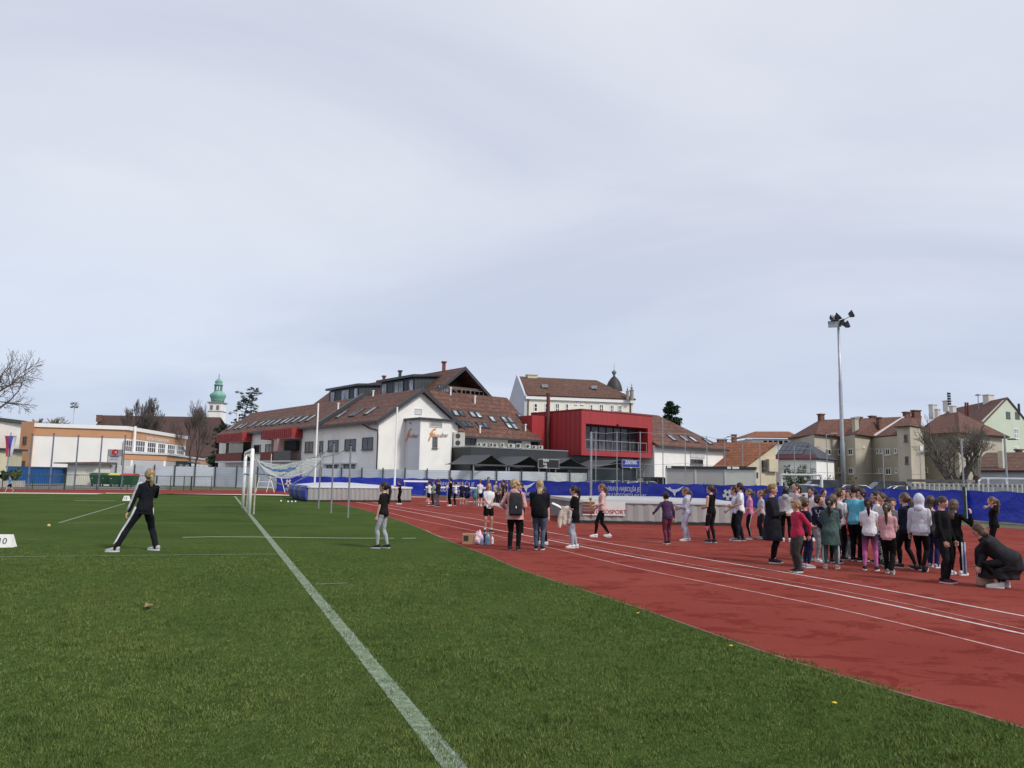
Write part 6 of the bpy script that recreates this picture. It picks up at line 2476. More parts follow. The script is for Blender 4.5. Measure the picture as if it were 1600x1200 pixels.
# notice board with red emblem
a, c = AT(169.5, 702, 90), AT(189, 727, 90)
o = wthing('notice_board', 'white notice board with a red emblem on posts before the sports hall', 'sign', ((a.x + c.x) / 2, 90, -.03))
mb = MB()
mb.box((a.x, 90, c.z - .6), (c.x, 90.1, a.z))
mb.build('board', mat('board_grey_white', (.52, .53, .56), .6, .06, 2), o)
mb = MB()
mb.box((a.x, 89.97, a.z - .75), (c.x, 89.999, a.z))
mb.build('header', mat('board_grey', (.27, .28, .30), .6), o)
mb = MB()
cx, cz = a.x + (c.x - a.x) * .5, AT(180, 706.5, 90).z
mb.plate([(cx + math.cos(k * math.pi / 3 + .5) * .42, 89.965, cz + math.sin(k * math.pi / 3 + .5) * .36) for k in range(6)], (0, -.02, 0))
mb.build('emblem', mat('emblem_red', (.45, .02, .03), .5), o)
lettering('lettering', 'n', .5, WHITE, o, (cx + .12, 89.93, cz + .0), (1, 0, 0), up)
lettering('lettering', 'mladika', .3, DARK, o, ((a.x + c.x) / 2, 89.96, AT(180, 713, 90).z), (1, 0, 0), up, 1.1)
lettering('lettering', 'športni center', .15, mat('text_grey', (.2, .2, .21), .6), o, ((a.x + c.x) / 2, 89.96, AT(180, 717, 90).z), (1, 0, 0), up, 1.0)
for x in (a.x - .03, c.x + .03):
    mb = MB()
    mb.tube([(x, 90.05, -.03), (x, 90.05, a.z)], .05, 6)
    mb.build('post', ANTHRA, o)
settle(o)

# hanging flag on a pole
p = AT(8, 757, 70)
zt, zb, zp = AT(10, 681, 70).z, AT(10, 713, 70).z, AT(12, 675, 70).z
o = thing('flag', 'white, blue and red striped flag hanging vertically from a thin pole', 'flag', (p.x, p.y, -.03))
mb = MB()
mb.tube([(0, 0, 0), (.1, 0, zp)], .05, 8)
mb.build('pole', GALV, o)
mb = MB()
mb.tube([(-.45, -.05, zt + .02), (.65, -.05, zt + .02)], .025, 6)
mb.build('yard', GALV, o)
HF = zt - zb
cols = [mat('flag_red', (.42, .035, .06), .8), mat('flag_blue', (.06, .06, .32), .8), mat('flag_white', (.55, .55, .6), .8)]
mb = MB()
nz = 12
for s_ in range(3):
    mb.cur = s_
    for k in range(nz):
        def fx(e, k_):
            f = k_ / nz
            wd = (1 - .55 * f) if True else 1
            xc = .08 + .0 * f
            return Vector((xc + (-.52 + .36 * e) * wd + .05, -.05 + .05 * math.sin(e * 4 + f * 5), zt - HF * f))
        mb.plate([fx(s_, k), fx(s_ + 1, k), fx(s_ + 1, k + 1), fx(s_, k + 1)], (0, -.012, 0))
mb.build('cloth', cols, o)

# concrete planters with shrubs
for px, Y, lb in ((6, 67.5, 'long pale concrete planter behind the running child, left one'), (22, 69.5, 'pale concrete planter with green shrub beside the blue container')):
    p = AT(px, 757, Y)
    o = thing('planter', lb, 'planter', (p.x, p.y, -.03), R(12), 'concrete planters')
    mb = MB()
    for (x0, x1, y0, y1) in ((-.75, .75, -.4, -.3), (-.75, .75, .3, .4), (-.75, -.65, -.3, .3), (.65, .75, -.3, .3)):
        mb.box((x0, y0, 0), (x1, y1, .55))
    mb.build('trough', mat('planter_concrete', (.40, .38, .34), .9, .15, 2), o)
    mb = MB()
    mb.box((-.65, -.3, .3), (.65, .3, .48))
    mb.build('soil', mat('soil', (.05, .035, .025), .95), o)

# white court goal beyond the banner and the white rail on the right
a, c = AT(1221, 741, 47), AT(1284, 743, 45)
o = wthing('court_goal', 'small white goal frame standing beyond the gap in the blue banner', 'goal', ((a.x + c.x) / 2, 46, -.03))
a.z = c.z = AT(1250, 742, 46).z
for q in (a, c):
    mb = MB()
    mb.tube([(q.x, q.y, -.03), q], .06, 8)
    mb.tube([q, (q.x + .1, q.y + 1.2, -.03)], .03, 6)
    mb.build('post', WHITE, o)
mb = MB()
mb.tube([a, c], .06, 8)
mb.build('crossbar', WHITE, o)
settle(o)
a, c = AT(1530, 747.5, 40), AT(1625, 748.5, 36.5)
o = wthing('white_rail', 'white tubular railing above the pale slabs at the right edge', 'railing', (a.x, a.y, -.03))
mb = MB()
mb.tube([(a.x - .02, a.y, .9), a + Vector((-.02, 0, -.12)), a + Vector((.15, 0, 0)), c], .05, 8)
mb.build('top_tube', WHITE, o)
for px in (1545, 1575, 1605):
    q = a.lerp(c, (px - 1530) / 95)
    mb = MB()
    mb.tube([(q.x, q.y, -.03), q], .045, 8)
    mb.build('upright', WHITE, o)
settle(o)
# row of pale slabs (stacked boundary boards)
for k in range(24):
    px = 1422 + 0 * k
    x = 1423.5 + k * 7.6
    Y = 46 - k * .42
    p = AT(x, 760, Y)
    q = AT(x + 6.2, 760, Y - .3)
    zt = AT(x, 754.0 + (x - 1423) * .006, Y).z
    o = thing('boundary_board', 'upright pale board in the row behind the blue banner, dark mark near its top', 'board', (p.x, p.y, -.03), math.atan2(q.y - p.y, q.x - p.x), 'pale boards behind the blue banner')
    w_ = (q - p).length * .92
    mb = MB()
    mb.box((0, 0, 0), (w_, .05, zt))
    mb.build('panel', mat('pale_board', (.46, .46, .42), .8, .08, 2), o)
    mb = MB()
    mb.box((w_ * .3, -.008, zt - .16), (w_ * .62, -.001, zt - .08))
    mb.build('dark_mark', DARK, o)
p0, p1 = AT(1421, 752, 47), AT(1515, 752, 43)
mb = MB()
mb.box((0, -.2, 0), (4.2, .4, .16))
o = mb.build('low_wall', mat('board_cap', (.16, .15, .14), .9), None, False, (p0.x, p0.y, AT(1421, 752.8, 47).z), math.atan2(p1.y - p0.y, p1.x - p0.x))
tag(o, 'dark capping beam lying over the pale boards', 'beam')

# ------------------------------------------------------------------ trees
BARK = mat('dark_bark', (.045, .036, .030), .95, .3, 6)
TWIG = mat('twig_bark', (.085, .070, .062), .95, .3, 6)


def bare_tree(label, base, H, spread, seed, depth=5, kids=(3, 4), lean=(0, 0), trunk_h=.2, r0_=None, gnarl=.25, group=None, updraft=.35, stems=1, twig=TWIG, rmin=.012, fit=None):
    rg = random.Random(seed)
    o = thing('bare_tree', label, 'tree', base, 0, group)
    tr, br = MB(), MB()
    r0_ = r0_ or H * .022

    def grow(p, d, L, r, lev):
        mb = tr if lev == 0 else br
        n = 4 if lev < 2 else (3 if lev < depth - 1 else 2)
        pts, q, dd = [p], p, d
        for k in range(n):
            j = Vector((rg.gauss(0, 1), rg.gauss(0, 1), rg.gauss(0, .6))) * gnarl * (.5 if lev == 0 else 1) * .35
            dd = (dd + j + Vector((0, 0, updraft * .12 if lev > 0 else .05))).normalized()
            q = q + dd * L / n
            pts.append(q)
        rr = [max(rmin, r * (1 - .45 * k / n)) for k in range(n + 1)]
        mb.tube(pts, rr, 7 if lev == 0 else (5 if lev < 2 else 3), lev < 2)
        if lev >= depth: return
        nk = rg.randint(*kids) + (1 if lev == 0 else 0)
        for k in range(nk):
            f = (.55 + .45 * (k + 1) / nk) if lev == 0 else (.25 + .75 * (k + .6) / nk)
            i = min(n - 1, int(f * n))
            b = pts[i].lerp(pts[i + 1], f * n - i) if i < n else pts[-1]
            ax = (pts[min(i + 1, n)] - pts[i]).normalized()
            per = ax.orthogonal().normalized()
            per = Matrix.Rotation(rg.random() * 6.28 + k * 2.4, 3, ax) @ per
            an = R(rg.uniform(25, 58)) * spread
            nd_ = (ax * math.cos(an) + per * math.sin(an)).normalized()
            nd_ = (nd_ + Vector((0, 0, updraft * .5))).normalized()
            grow(b, nd_, L * rg.uniform(.55, .78) * (1.25 if lev == 0 and trunk_h < .25 else 1), max(rmin, r * rg.uniform(.42, .6)), lev + 1)
        if lev > 0:
            grow(pts[-1], dd, L * .62, max(rmin, r * .5), lev + 1)

    for s_ in range(stems):
        d0 = Vector((lean[0] + (s_ - (stems - 1) / 2) * .35, lean[1], 1)).normalized()
        grow(Vector(((s_ - (stems - 1) / 2) * r0_ * 1.2, 0, 0)), d0, H * trunk_h, r0_, 0)
    if fit:
        xs = sorted(abs(v[0]) for v in br.v)
        zs = sorted(v[2] for v in br.v)
        kx, kz = fit[0] / xs[int(len(xs) * .985)], fit[1] / zs[-1]
        for m_ in (tr, br):
            m_.v = [(x * kx, y * kx, z * kz) for x, y, z in m_.v]
    tr.build('trunk', BARK, o)
    br.build('crown', twig, o)
    return o


def fit_tree(px, pyb, Y):
    p = AT(px, pyb, Y)
    return (p.x, p.y, -.05)


bare_tree('dark bare tree with twiggy upright crown behind the sports hall', fit_tree(214, 740, 150), 14, .85, 5, 6, (2, 3), updraft=.45, trunk_h=.25, gnarl=.2, rmin=.022, stems=3, r0_=.3, fit=(5.0, 16.2))
bare_tree('slim bare tree with two dark trunks beside the church tower', fit_tree(301, 740, 140), 15.5, .8, 11, 6, (2, 3), updraft=.45, trunk_h=.36, rmin=.022, stems=2, r0_=.32, fit=(4.0, 14.8))
bare_tree('large bare tree overhanging the left edge of the picture', fit_tree(-78, 745, 75), 13, 1.1, 23, 6, (2, 3), lean=(.12, 0), trunk_h=.30, updraft=.2, rmin=.011, gnarl=.4, fit=(6.3, 13.6))
bare_tree('pale budding tree just showing over the sports hall roof', fit_tree(57, 740, 135), 11.0, .75, 31, 5, (3, 4), updraft=.5, trunk_h=.35, rmin=.03, twig=mat('budding_twig', (.16, .15, .11), .95, .3, 4), fit=(3.2, 11.0))
bare_tree('broad bare tree with low spreading branches before the beige block', fit_tree(1505, 752, 66), 6.6, 1.0, 42, 6, (2, 2), trunk_h=.16, updraft=.42, gnarl=.25, rmin=.006, stems=3, r0_=.2, fit=(3.3, 7.8), twig=mat('grey_twig', (.12, .105, .088), .95, .3, 6))
bare_tree('thin pale poplar beside the ivory house', fit_tree(812, 740, 150), 17.5, .34, 8, 4, (3, 4), trunk_h=.42, updraft=.8, rmin=.03, twig=mat('pale_twig', (.16, .15, .12), .95, .3, 4), r0_=.22, fit=(1.0, 20.0))


def leaf_mat(name, c):
    m, t, b = new_mat(name)
    ge = nd(t, 'ShaderNodeNewGeometry')
    t.links.new(ramp(t, ge.outputs['Random Per Island'], [(0, sc(c, .5)), (.6, c), (1, sc(c, 1.7))]), b.inputs['Base Color'])
    b.inputs['Roughness'].default_value = .75
    b.inputs['Specular IOR Level'].default_value = .2
    return m


def leaf_cloud(mb, c, r, n, size, rg, flat=.8, elong=1.0):
    for _ in range(n):
        while True:
            v = Vector((rg.uniform(-1, 1), rg.uniform(-1, 1), rg.uniform(-1, 1)))
            if v.length < 1: break
        v = v * (r * (.55 + .45 * rg.random()))
        v.z *= flat
        p = c + v
        a = Vector((rg.gauss(0, 1), rg.gauss(0, 1), rg.gauss(0, .7))).normalized()
        b = a.orthogonal().normalized()
        b = Matrix.Rotation(rg.random() * 6.28, 3, a) @ b
        s = size * rg.uniform(.6, 1.3)
        mb.add([p - a * s * elong, p + b * s * .5, p + a * s * elong, p - b * s * .5], [(0, 1, 2, 3)])


def pine(label, base, H, seed, top_gap=True):
    """tall open pine: bare upper limbs with needle tufts, bushy below"""
    rg = random.Random(seed)
    o = thing('pine_tree', label, 'tree', base)
    t, c = MB(), MB()
    pts = [Vector((.3 * math.sin(k * .7) + (1.9 * (k / 9) ** 1.6 if top_gap else 0), .1 * k, H * k / 9)) for k in range(10)]
    t.tube(pts, [H * .017 * (1 - .085 * k) for k in range(10)], 8)
    t.build('trunk', BARK, o)
    lb = MB()
    for k in range(64):
        f = .06 + .94 * (k / 63) ** .9
        i = min(8, int(f * 9))
        b = pts[i].lerp(pts[i + 1], f * 9 - i)
        az = k * 2.4 + rg.random()
        if f > .50:
            L = H * (.10 + .15 * rg.random()) * (1.15 - .5 * (f - .5) * 2)
        else:
            L = H * (.16 + .09 * rg.random())
        d = Vector((math.cos(az), math.sin(az), .25 if f > .5 else -.12))
        e = b + d * L
        md = b.lerp(e, .5) + Vector((0, 0, -.03 * H * rg.random()))
        lb.tube([b, md, e], [.07, .05, .025], 4, False)
        nt = 3 if f > .5 else 6
        for q in range(nt):
            g = .45 + .55 * (q + .5) / nt if f > .5 else .2 + .8 * (q + .5) / nt
            p = b.lerp(e, g) + Vector((rg.gauss(0, .25), rg.gauss(0, .25), rg.gauss(0, .2)))
            leaf_cloud(c, p, .50 if f > .5 else .95, 24 if f > .5 else 46, .13 if f > .5 else .15, rg, .45, 1.6)
    lb.build('limb', BARK, o)
    c.build('crown', leaf_mat('pine_needles', (.040, .056, .040) if top_gap else (.018, .04, .018)), o)
    return o


pine('tall open crowned pine beside the church tower', fit_tree(366, 745, 128), 15.2, 3)
pine('low dense dark green conifer under the tall pine', fit_tree(345, 745, 126), 9.0, 9, False)


def spruce(label, base, H, W_, seed):
    rg = random.Random(seed)
    o = thing('conifer', label, 'tree', base)
    t, c, lb = MB(), MB(), MB()
    t.tube([(0, 0, 0), (0, 0, H * .5), (.1, 0, H)], [H * .02, H * .013, .03], 8)
    t.build('trunk', BARK, o)
    for k in range(120):
        f = rg.random()
        z = H * (.12 + .88 * f)
        rr = W_ * (1 - f) ** .75 * rg.uniform(.6, 1.15) + .3
        az = rg.random() * 6.28
        e = Vector((math.cos(az) * rr, math.sin(az) * rr, z - .15 * rr + rg.uniform(-.2, .6)))
        b = Vector((0, 0, z))
        lb.tube([b, e], [.06, .02], 3, False)
        for q in range(4):
            g = .35 + .65 * (q + .5) / 4
            leaf_cloud(c, b.lerp(e, g), .75, 44, .2, rg, .5, 1.4)
    lb.build('limb', BARK, o)
    c.build('crown', leaf_mat('spruce_needles', (.026, .048, .024)), o)
    return o


spruce('dark conifer rising behind the hall roof right of the red box', fit_tree(1050, 745, 125), 14.0, 4.2, 17)


for i, (px, py) in enumerate(((1001, 963), (1310, 1106), (1147, 1015))):
    p = G(px, py)
    o = thing('dandelion', ['small yellow dandelion at the middle of the turf edge', 'small yellow dandelion nearest to the lower right corner', 'small yellow dandelion in the turf between the other two'][i], 'flower', (p.x - .04, p.y - .02, .0))
    mb = MB()
    mb.tube([(0, 0, 0), (.004, 0, .035)], .0025, 5)
    mb.build('stem', mat('dandelion_stem', (.10, .14, .05), .8), o)
    mb = MB()
    mb.lathe([(.004, .033), (.018, .039), (.019, .044), (.008, .049)], (.004, 0, 0), 10)
    mb.build('flower_head', mat('dandelion_yellow', (.62, .42, .02), .8, .2, 90), o)


def shrub(label, base, W_, H, seed, col, n=22, dens=60, leaf=.12, group=None):
    rg = random.Random(seed)
    o = thing('shrub', label, 'shrub', base, 0, group)
    st, c = MB(), MB()
    for k in range(n):
        az = rg.random() * 6.28
        rr = W_ * rg.random() ** .6
        e = Vector((math.cos(az) * rr, math.sin(az) * rr * .6, H * rg.uniform(.45, 1.0)))
        b = Vector((math.cos(az) * rr * .3, math.sin(az) * rr * .2, 0))
        md = b.lerp(e, .5) + Vector((0, 0, .1 * H))
        st.tube([b, md, e], [.03, .02, .008], 4, False)
        for g in (.5, .7, .85, 1.0):
            leaf_cloud(c, b.lerp(e, g) + Vector((0, 0, .1 * H * (1 - g))), H * .11, int(dens / 4), leaf, rg, .9, 1.3)
    st.build('stem', BARK, o)
    c.build('foliage', leaf_mat(label.split()[0] + '_leaves', col), o)
    return o


shrub('light green leafy shrub before the white dark roofed house', fit_tree(1247, 752, 72), 1.9, 3.2, 5, (.065, .10, .04), 26, 60, .09)
shrub('olive sparse shrub before the left end of the beige block', fit_tree(1296, 754, 74), 2.6, 2.3, 6, (.06, .065, .035), 26, 34, .09)
shrub('dark dense hedge under the small white goal', fit_tree(1236, 755, 76), 2.2, 1.6, 8, (.025, .045, .02), 20, 90, .10)
shrub('greyish hedge below the bare tree', fit_tree(1460, 753, 72), 3.5, 1.0, 12, (.05, .05, .035), 24, 60, .08)
shrub('yellow green shrub growing in the concrete planter', (AT(22, 757, 69.5).x, AT(22, 757, 69.5).y, .45), .65, 1.1, 14, (.10, .14, .03), 14, 60, .09)
shrub('dark green shrub growing in the left planter', (AT(5, 757, 67.5).x, AT(5, 757, 67.5).y, .45), .7, .9, 15, (.03, .06, .025), 14, 60, .09)
shrub('bright weeds in the gap of the blue banner', (G(1256, 797).x, G(1256, 797).y, -.02), .9, .55, 16, (.08, .15, .04), 16, 40, .05)


# ------------------------------------------------------------------ parked cars
def make_car(label, col, van=False):
    o = thing('parked_car', label, 'car', (0, 0, 0), 0, 'cars parked beyond the banners')
    PA = mat('car_paint', col, .28, .05, 1, metal=.2, spec=.6)
    # lofted body: rings along x (length)
    Hh = 1.5 if not van else 1.85
    prof = [(-2.12, .55, .60, .74), (-2.05, .35, .92, .82), (-1.5, .28, .98, .86), (-.9, .26, 1.0, .88), (.3, .26, 1.0, .88), (1.1, .26, .98, .88), (1.75, .28, .86, .84), (2.08, .34, .72, .76), (2.16, .5, .58, .66)]
    if van: prof[0] = (-2.14, .5, .95, .8)
    mb = MB()
    vs, n = [], 12
    for (x, zb, zt, hw) in prof:
        for k in range(n):
            a = 2 * math.pi * (k + .5) / n
            cx, cz = math.cos(a), math.sin(a)
            e = .45
            yy = hw * math.copysign(abs(cx) ** e, cx)
            zz = (zb + zt) / 2 + (zt - zb) / 2 * math.copysign(abs(cz) ** e, cz)
            vs.append((x, yy, zz))
    m_ = len(prof)
    fs = [(i * n + k, i * n + (k + 1) % n, (i + 1) * n + (k + 1) % n, (i + 1) * n + k) for i in range(m_ - 1) for k in range(n)]
    fs += [tuple(range(n)), tuple(reversed([(m_ - 1) * n + k for k in range(n)]))]
    mb.add(vs, fs)
    mb.build('body', PA, o, True)
    cab_ = [(-2.0 if van else -1.75, .96, .80), (-1.5 if van else -1.1, Hh - .06, .64), (-.3, Hh, .62), (.35, Hh - .05, .62), (1.25, .95, .78)]
    g = MB()
    vs = []
    for (x, z, hw) in cab_: vs += [(x, -hw, z), (x, hw, z)]
    base = [(x, s * .82, .93) for x in (-2.0 if van else -1.75, 1.25) for s in (-1, 1)]
    fs = []
    for i in range(4): fs.append((2 * i, 2 * i + 2, 2 * i + 3, 2 * i + 1))
    fs += [(0, 2, 4, 6, 8), (9, 7, 5, 3, 1), (0, 8, 9, 1)]
    g.add(vs, fs)
    g.build('windows', glass_mat('car_glass') if 'car_glass' not in MC else MC['car_glass'], o)
    rf = MB()
    q = [(cab_[1][0] - .05, -.60, cab_[1][1] + .012), (cab_[3][0] + .05, -.58, cab_[3][1] + .012), (cab_[3][0] + .05, .58, cab_[3][1] + .012), (cab_[1][0] - .05, .60, cab_[1][1] + .012)]
    rf.hexa([(x, y * 1.06, z - .03) for x, y, z in q], [(x * .97, y * .95, z + .035) for x, y, z in q])
    for s in (-1, 1):
        for i in range(4):
            x0, z0, h0 = cab_[i]
            x1, z1, h1 = cab_[i + 1]
            if i in (0, 3): rf.tube([(x0, s * (h0 + .005), z0), (x1, s * (h1 + .005), z1)], .035, 5)
        rf.tube([(-.25, s * .80, .95), (-.3, s * .625, Hh - .03)], .04, 5)
    rf.build('roof', PA, o, True)
    for x in (-1.3, 1.32):
        for s in (-1, 1):
            wl = MB()
            wl.tube([(x, s * .66, .31), (x, s * .87, .31)], .31, 16)
            wl = wl.build('wheel', DARK, o)
            rm = MB()
            rm.tube([(x, s * .872, .31), (x, s * .885, .31)], .19, 12)
            rm.build('rim', GALV, wl)
    for s in (-1, 1):
        h = MB()
        h.ball((2.05, s * .56, .66), .08, .16, .09)
        h.build('headlight', mat('headlight_glass', (.6, .62, .65), .1), o)
        h = MB()
        h.ball((-2.06, s * .62, .78), .06, .12, .1)
        h.build('tail_light', mat('tail_light_red', (.3, .01, .01), .2), o)
    return o


SIL, DKC, RDC, WHC, GRC = (.42, .44, .46), (.03, .033, .04), (.10, .02, .025), (.7, .7, .68), (.16, .19, .20)
for px, Y, rz, c, van, lb in (
        (940, 63, 20, GRC, 0, 'grey car roof showing left of the blue shop sign behind the banner'), (972, 64, 20, SIL, 0, 'silver car behind the banner below the blue shop sign'), (1010, 60, 18, SIL, 0, 'silver car roof between shop sign and portable cabin'), (1027, 66, 15, RDC, 1, 'dark reddish people carrier beside the portable cabin'),
        (1256, 52, 85, SIL, 0, 'silver car seen through the gap in the blue banner'), (1275, 58, 175, DKC, 1, 'dark car inside the outline of the small white goal'), (1325, 57, 172, WHC, 0, 'white car behind the floodlight mast'), (1300, 62, 175, DKC, 0, 'dark car between small goal and floodlight mast'),
        (1352, 62, 5, DKC, 0, 'dark car just right of the floodlight mast'), (1377, 60, 178, (.02, .04, .04), 1, 'dark green car below the beige stair tower'), (1406, 58, 170, WHC, 0, 'white car at the end of the pale board row'),
        (85, 93, 60, DKC, 0, 'dark car between blue container and white shed'), (93, 97, 62, WHC, 0, 'white car parked behind the dark one near the white shed')):
    o = make_car(lb, c, van)
    p = AT(px, 757, Y)
    o.location = (p.x, p.y, -.02)
    o.rotation_euler = (0, 0, R(rz))


# ------------------------------------------------------------------ people
def solve_joint(a, c, l1, l2, pole):
    """two-bone joint between a and c bent towards pole"""
    d = c - a
    L = d.length
    if L > (l1 + l2) * .999:
        d = d * ((l1 + l2) * .999 / L)
        L = d.length
        c = a + d
    L = max(L, abs(l1 - l2) + .01)
    e = d.normalized()
    x = (l1 * l1 - l2 * l2 + L * L) / (2 * L)
    h = math.sqrt(max(0, l1 * l1 - x * x))
    p = pole - e * pole.dot(e)
    p = p.normalized() if p.length > 1e-6 else Vector((0, 1, 0))
    return a + e * x + p * h, c


def rings(mb, rr, n=14, cap=True):
    """loft of elliptical rings: (centre, axis a with length, axis b with length)"""
    vs, fs = [], []
    for c, a, b in rr:
        for k in range(n):
            t = 2 * math.pi * k / n
            vs.append(c + a * math.cos(t) + b * math.sin(t))
    m = len(rr)
    for i in range(m - 1):
        for k in range(n):
            k2 = (k + 1) % n
            fs.append((i * n + k, i * n + k2, (i + 1) * n + k2, (i + 1) * n + k))
    if cap:
        fs.append(tuple(reversed(range(n))))
        fs.append(tuple((m - 1) * n + k for k in range(n)))
    mb.add(vs, fs)


def limb(mb, pts, rad, n=10):
    """tapered tube with rounded ends, extra rings between joints"""
    P_, R_ = [], []
    for i in range(len(pts) - 1):
        for k in range(4):
            f = k / 4
            P_.append(pts[i].lerp(pts[i + 1], f))
            R_.append(rad[i] * (1 - f) + rad[i + 1] * f)
    P_.append(pts[-1])
    R_.append(rad[-1])
    mb.tube(P_, R_, n)
    mb.ball(pts[0], rad[0] * .98, n=8, m=6)
    mb.ball(pts[-1], rad[-1] * .98, n=8, m=6)
    for i in range(1, len(pts) - 1): mb.ball(pts[i], rad[i] * .99, n=8, m=6)


def fused(mb, name, voxel, iters=4, wob=0.0, wsc=6.0, seed=0, cut=None):
    """one continuous surface out of overlapping lofts"""
    me = bpy.data.meshes.new(name)
    me.from_pydata(mb.v, [], mb.f)
    o = bpy.data.objects.new('fuse', me)
    TMP.collection.objects.link(o)
    r = o.modifiers.new('r', 'REMESH')
    r.mode = 'VOXEL'
    r.voxel_size = voxel
    s = o.modifiers.new('s', 'SMOOTH')
    s.factor = .5
    s.iterations = iters
    TMP.view_layers[0].update()
    dg = TMP.view_layers[0].depsgraph
    out = bpy.data.meshes.new_from_object(o.evaluated_get(dg))
    bpy.data.objects.remove(o)
    bpy.data.meshes.remove(me)
    out.name = name
    if cut is not None:
        bq = bmesh.new()
        bq.from_mesh(out)
        bmesh.ops.bisect_plane(bq, geom=bq.verts[:] + bq.edges[:] + bq.faces[:], plane_co=cut[0], plane_no=cut[1], clear_outer=True)
        bq.to_mesh(out)
        bq.free()
    if wob:
        n = len(out.vertices)
        co = np.empty(n * 3, np.float32)
        no = np.empty(n * 3, np.float32)
        out.vertices.foreach_get('co', co)
        out.vertices.foreach_get('normal', no)
        co = co.reshape(-1, 3)
        no = no.reshape(-1, 3)
        w = np.array([noise.noise(Vector((c[0] * wsc + seed, c[1] * wsc, c[2] * wsc * .7))) for c in co], np.float32)
        co += no * (w * wob)[:, None]
        out.vertices.foreach_set('co', co.ravel())
    out.polygons.foreach_set('use_smooth', [True] * len(out.polygons))
    return out


def hair_mat(c):
    key = ('hair', c)
    if key in MC: return MC[key]
    m, t, b = new_mat('hair')
    n = noise_n(t, 30, 4, .7, coords(t, (1.4, 1.4, .22)), .6)
    t.links.new(ramp(t, n.outputs['Fac'], [(.32, sc(c, .45)), (.55, c), (.72, sc(c, 1.8))]), b.inputs['Base Color'])
    b.inputs['Roughness'].default_value = .5
    b.inputs['Specular IOR Level'].default_value = .35
    bump(t, b, n.outputs['Fac'], .01, .7)
    MC[key] = m
    return m


def skin_mat(c):
    key = ('skin', c)
    if key in MC: return MC[key]
    m, t, b = new_mat('skin')
    n = noise_n(t, 7, 3, .6, coords(t))
    t.links.new(ramp(t, n.outputs['Fac'], [(.3, sc(c, .9)), (.7, (min(1, c[0] * 1.08), c[1], c[2] * .97))]), b.inputs['Base Color'])
    b.inputs['Roughness'].default_value = .55
    b.inputs['Subsurface Weight'].default_value = .08
    b.inputs['Subsurface Radius'].default_value = (.02, .008, .004)
    MC[key] = m
    return m


EYEM = mat('eye_dark', (.02, .014, .012), .3)
LIPM = mat('lips', (.36, .12, .11), .5)
BROWM = mat('brow', (.07, .045, .03), .8)
SOLE = mat('shoe_sole', (.66, .65, .62), .6, .08, 20)
SOCK = fabric((.62, .6, .6), 'sock_fabric')

ARM = {'down': (.045, -.015, -.335), 'loose': (.075, -.05, -.325), 'back': (-.02, .13, -.27), 'clasp': (-.085, -.15, -.24), 'front': (-.07, -.15, -.19),
       'hold': (-.075, -.165, -.14), 'hip': (.06, -.02, -.22), 'cross': (-.15, -.12, -.11), 'chin': (-.07, -.13, .03), 'mouth': (-.07, -.085, .06), 'swingf': (.0, -.19, -.25), 'swingb': (.03, .15, -.29),
       'bent': (.01, -.14, -.19), 'up': (.0, -.12, .12), 'side': (.19, -.06, -.23), 'pocket': (.02, -.06, -.27)}


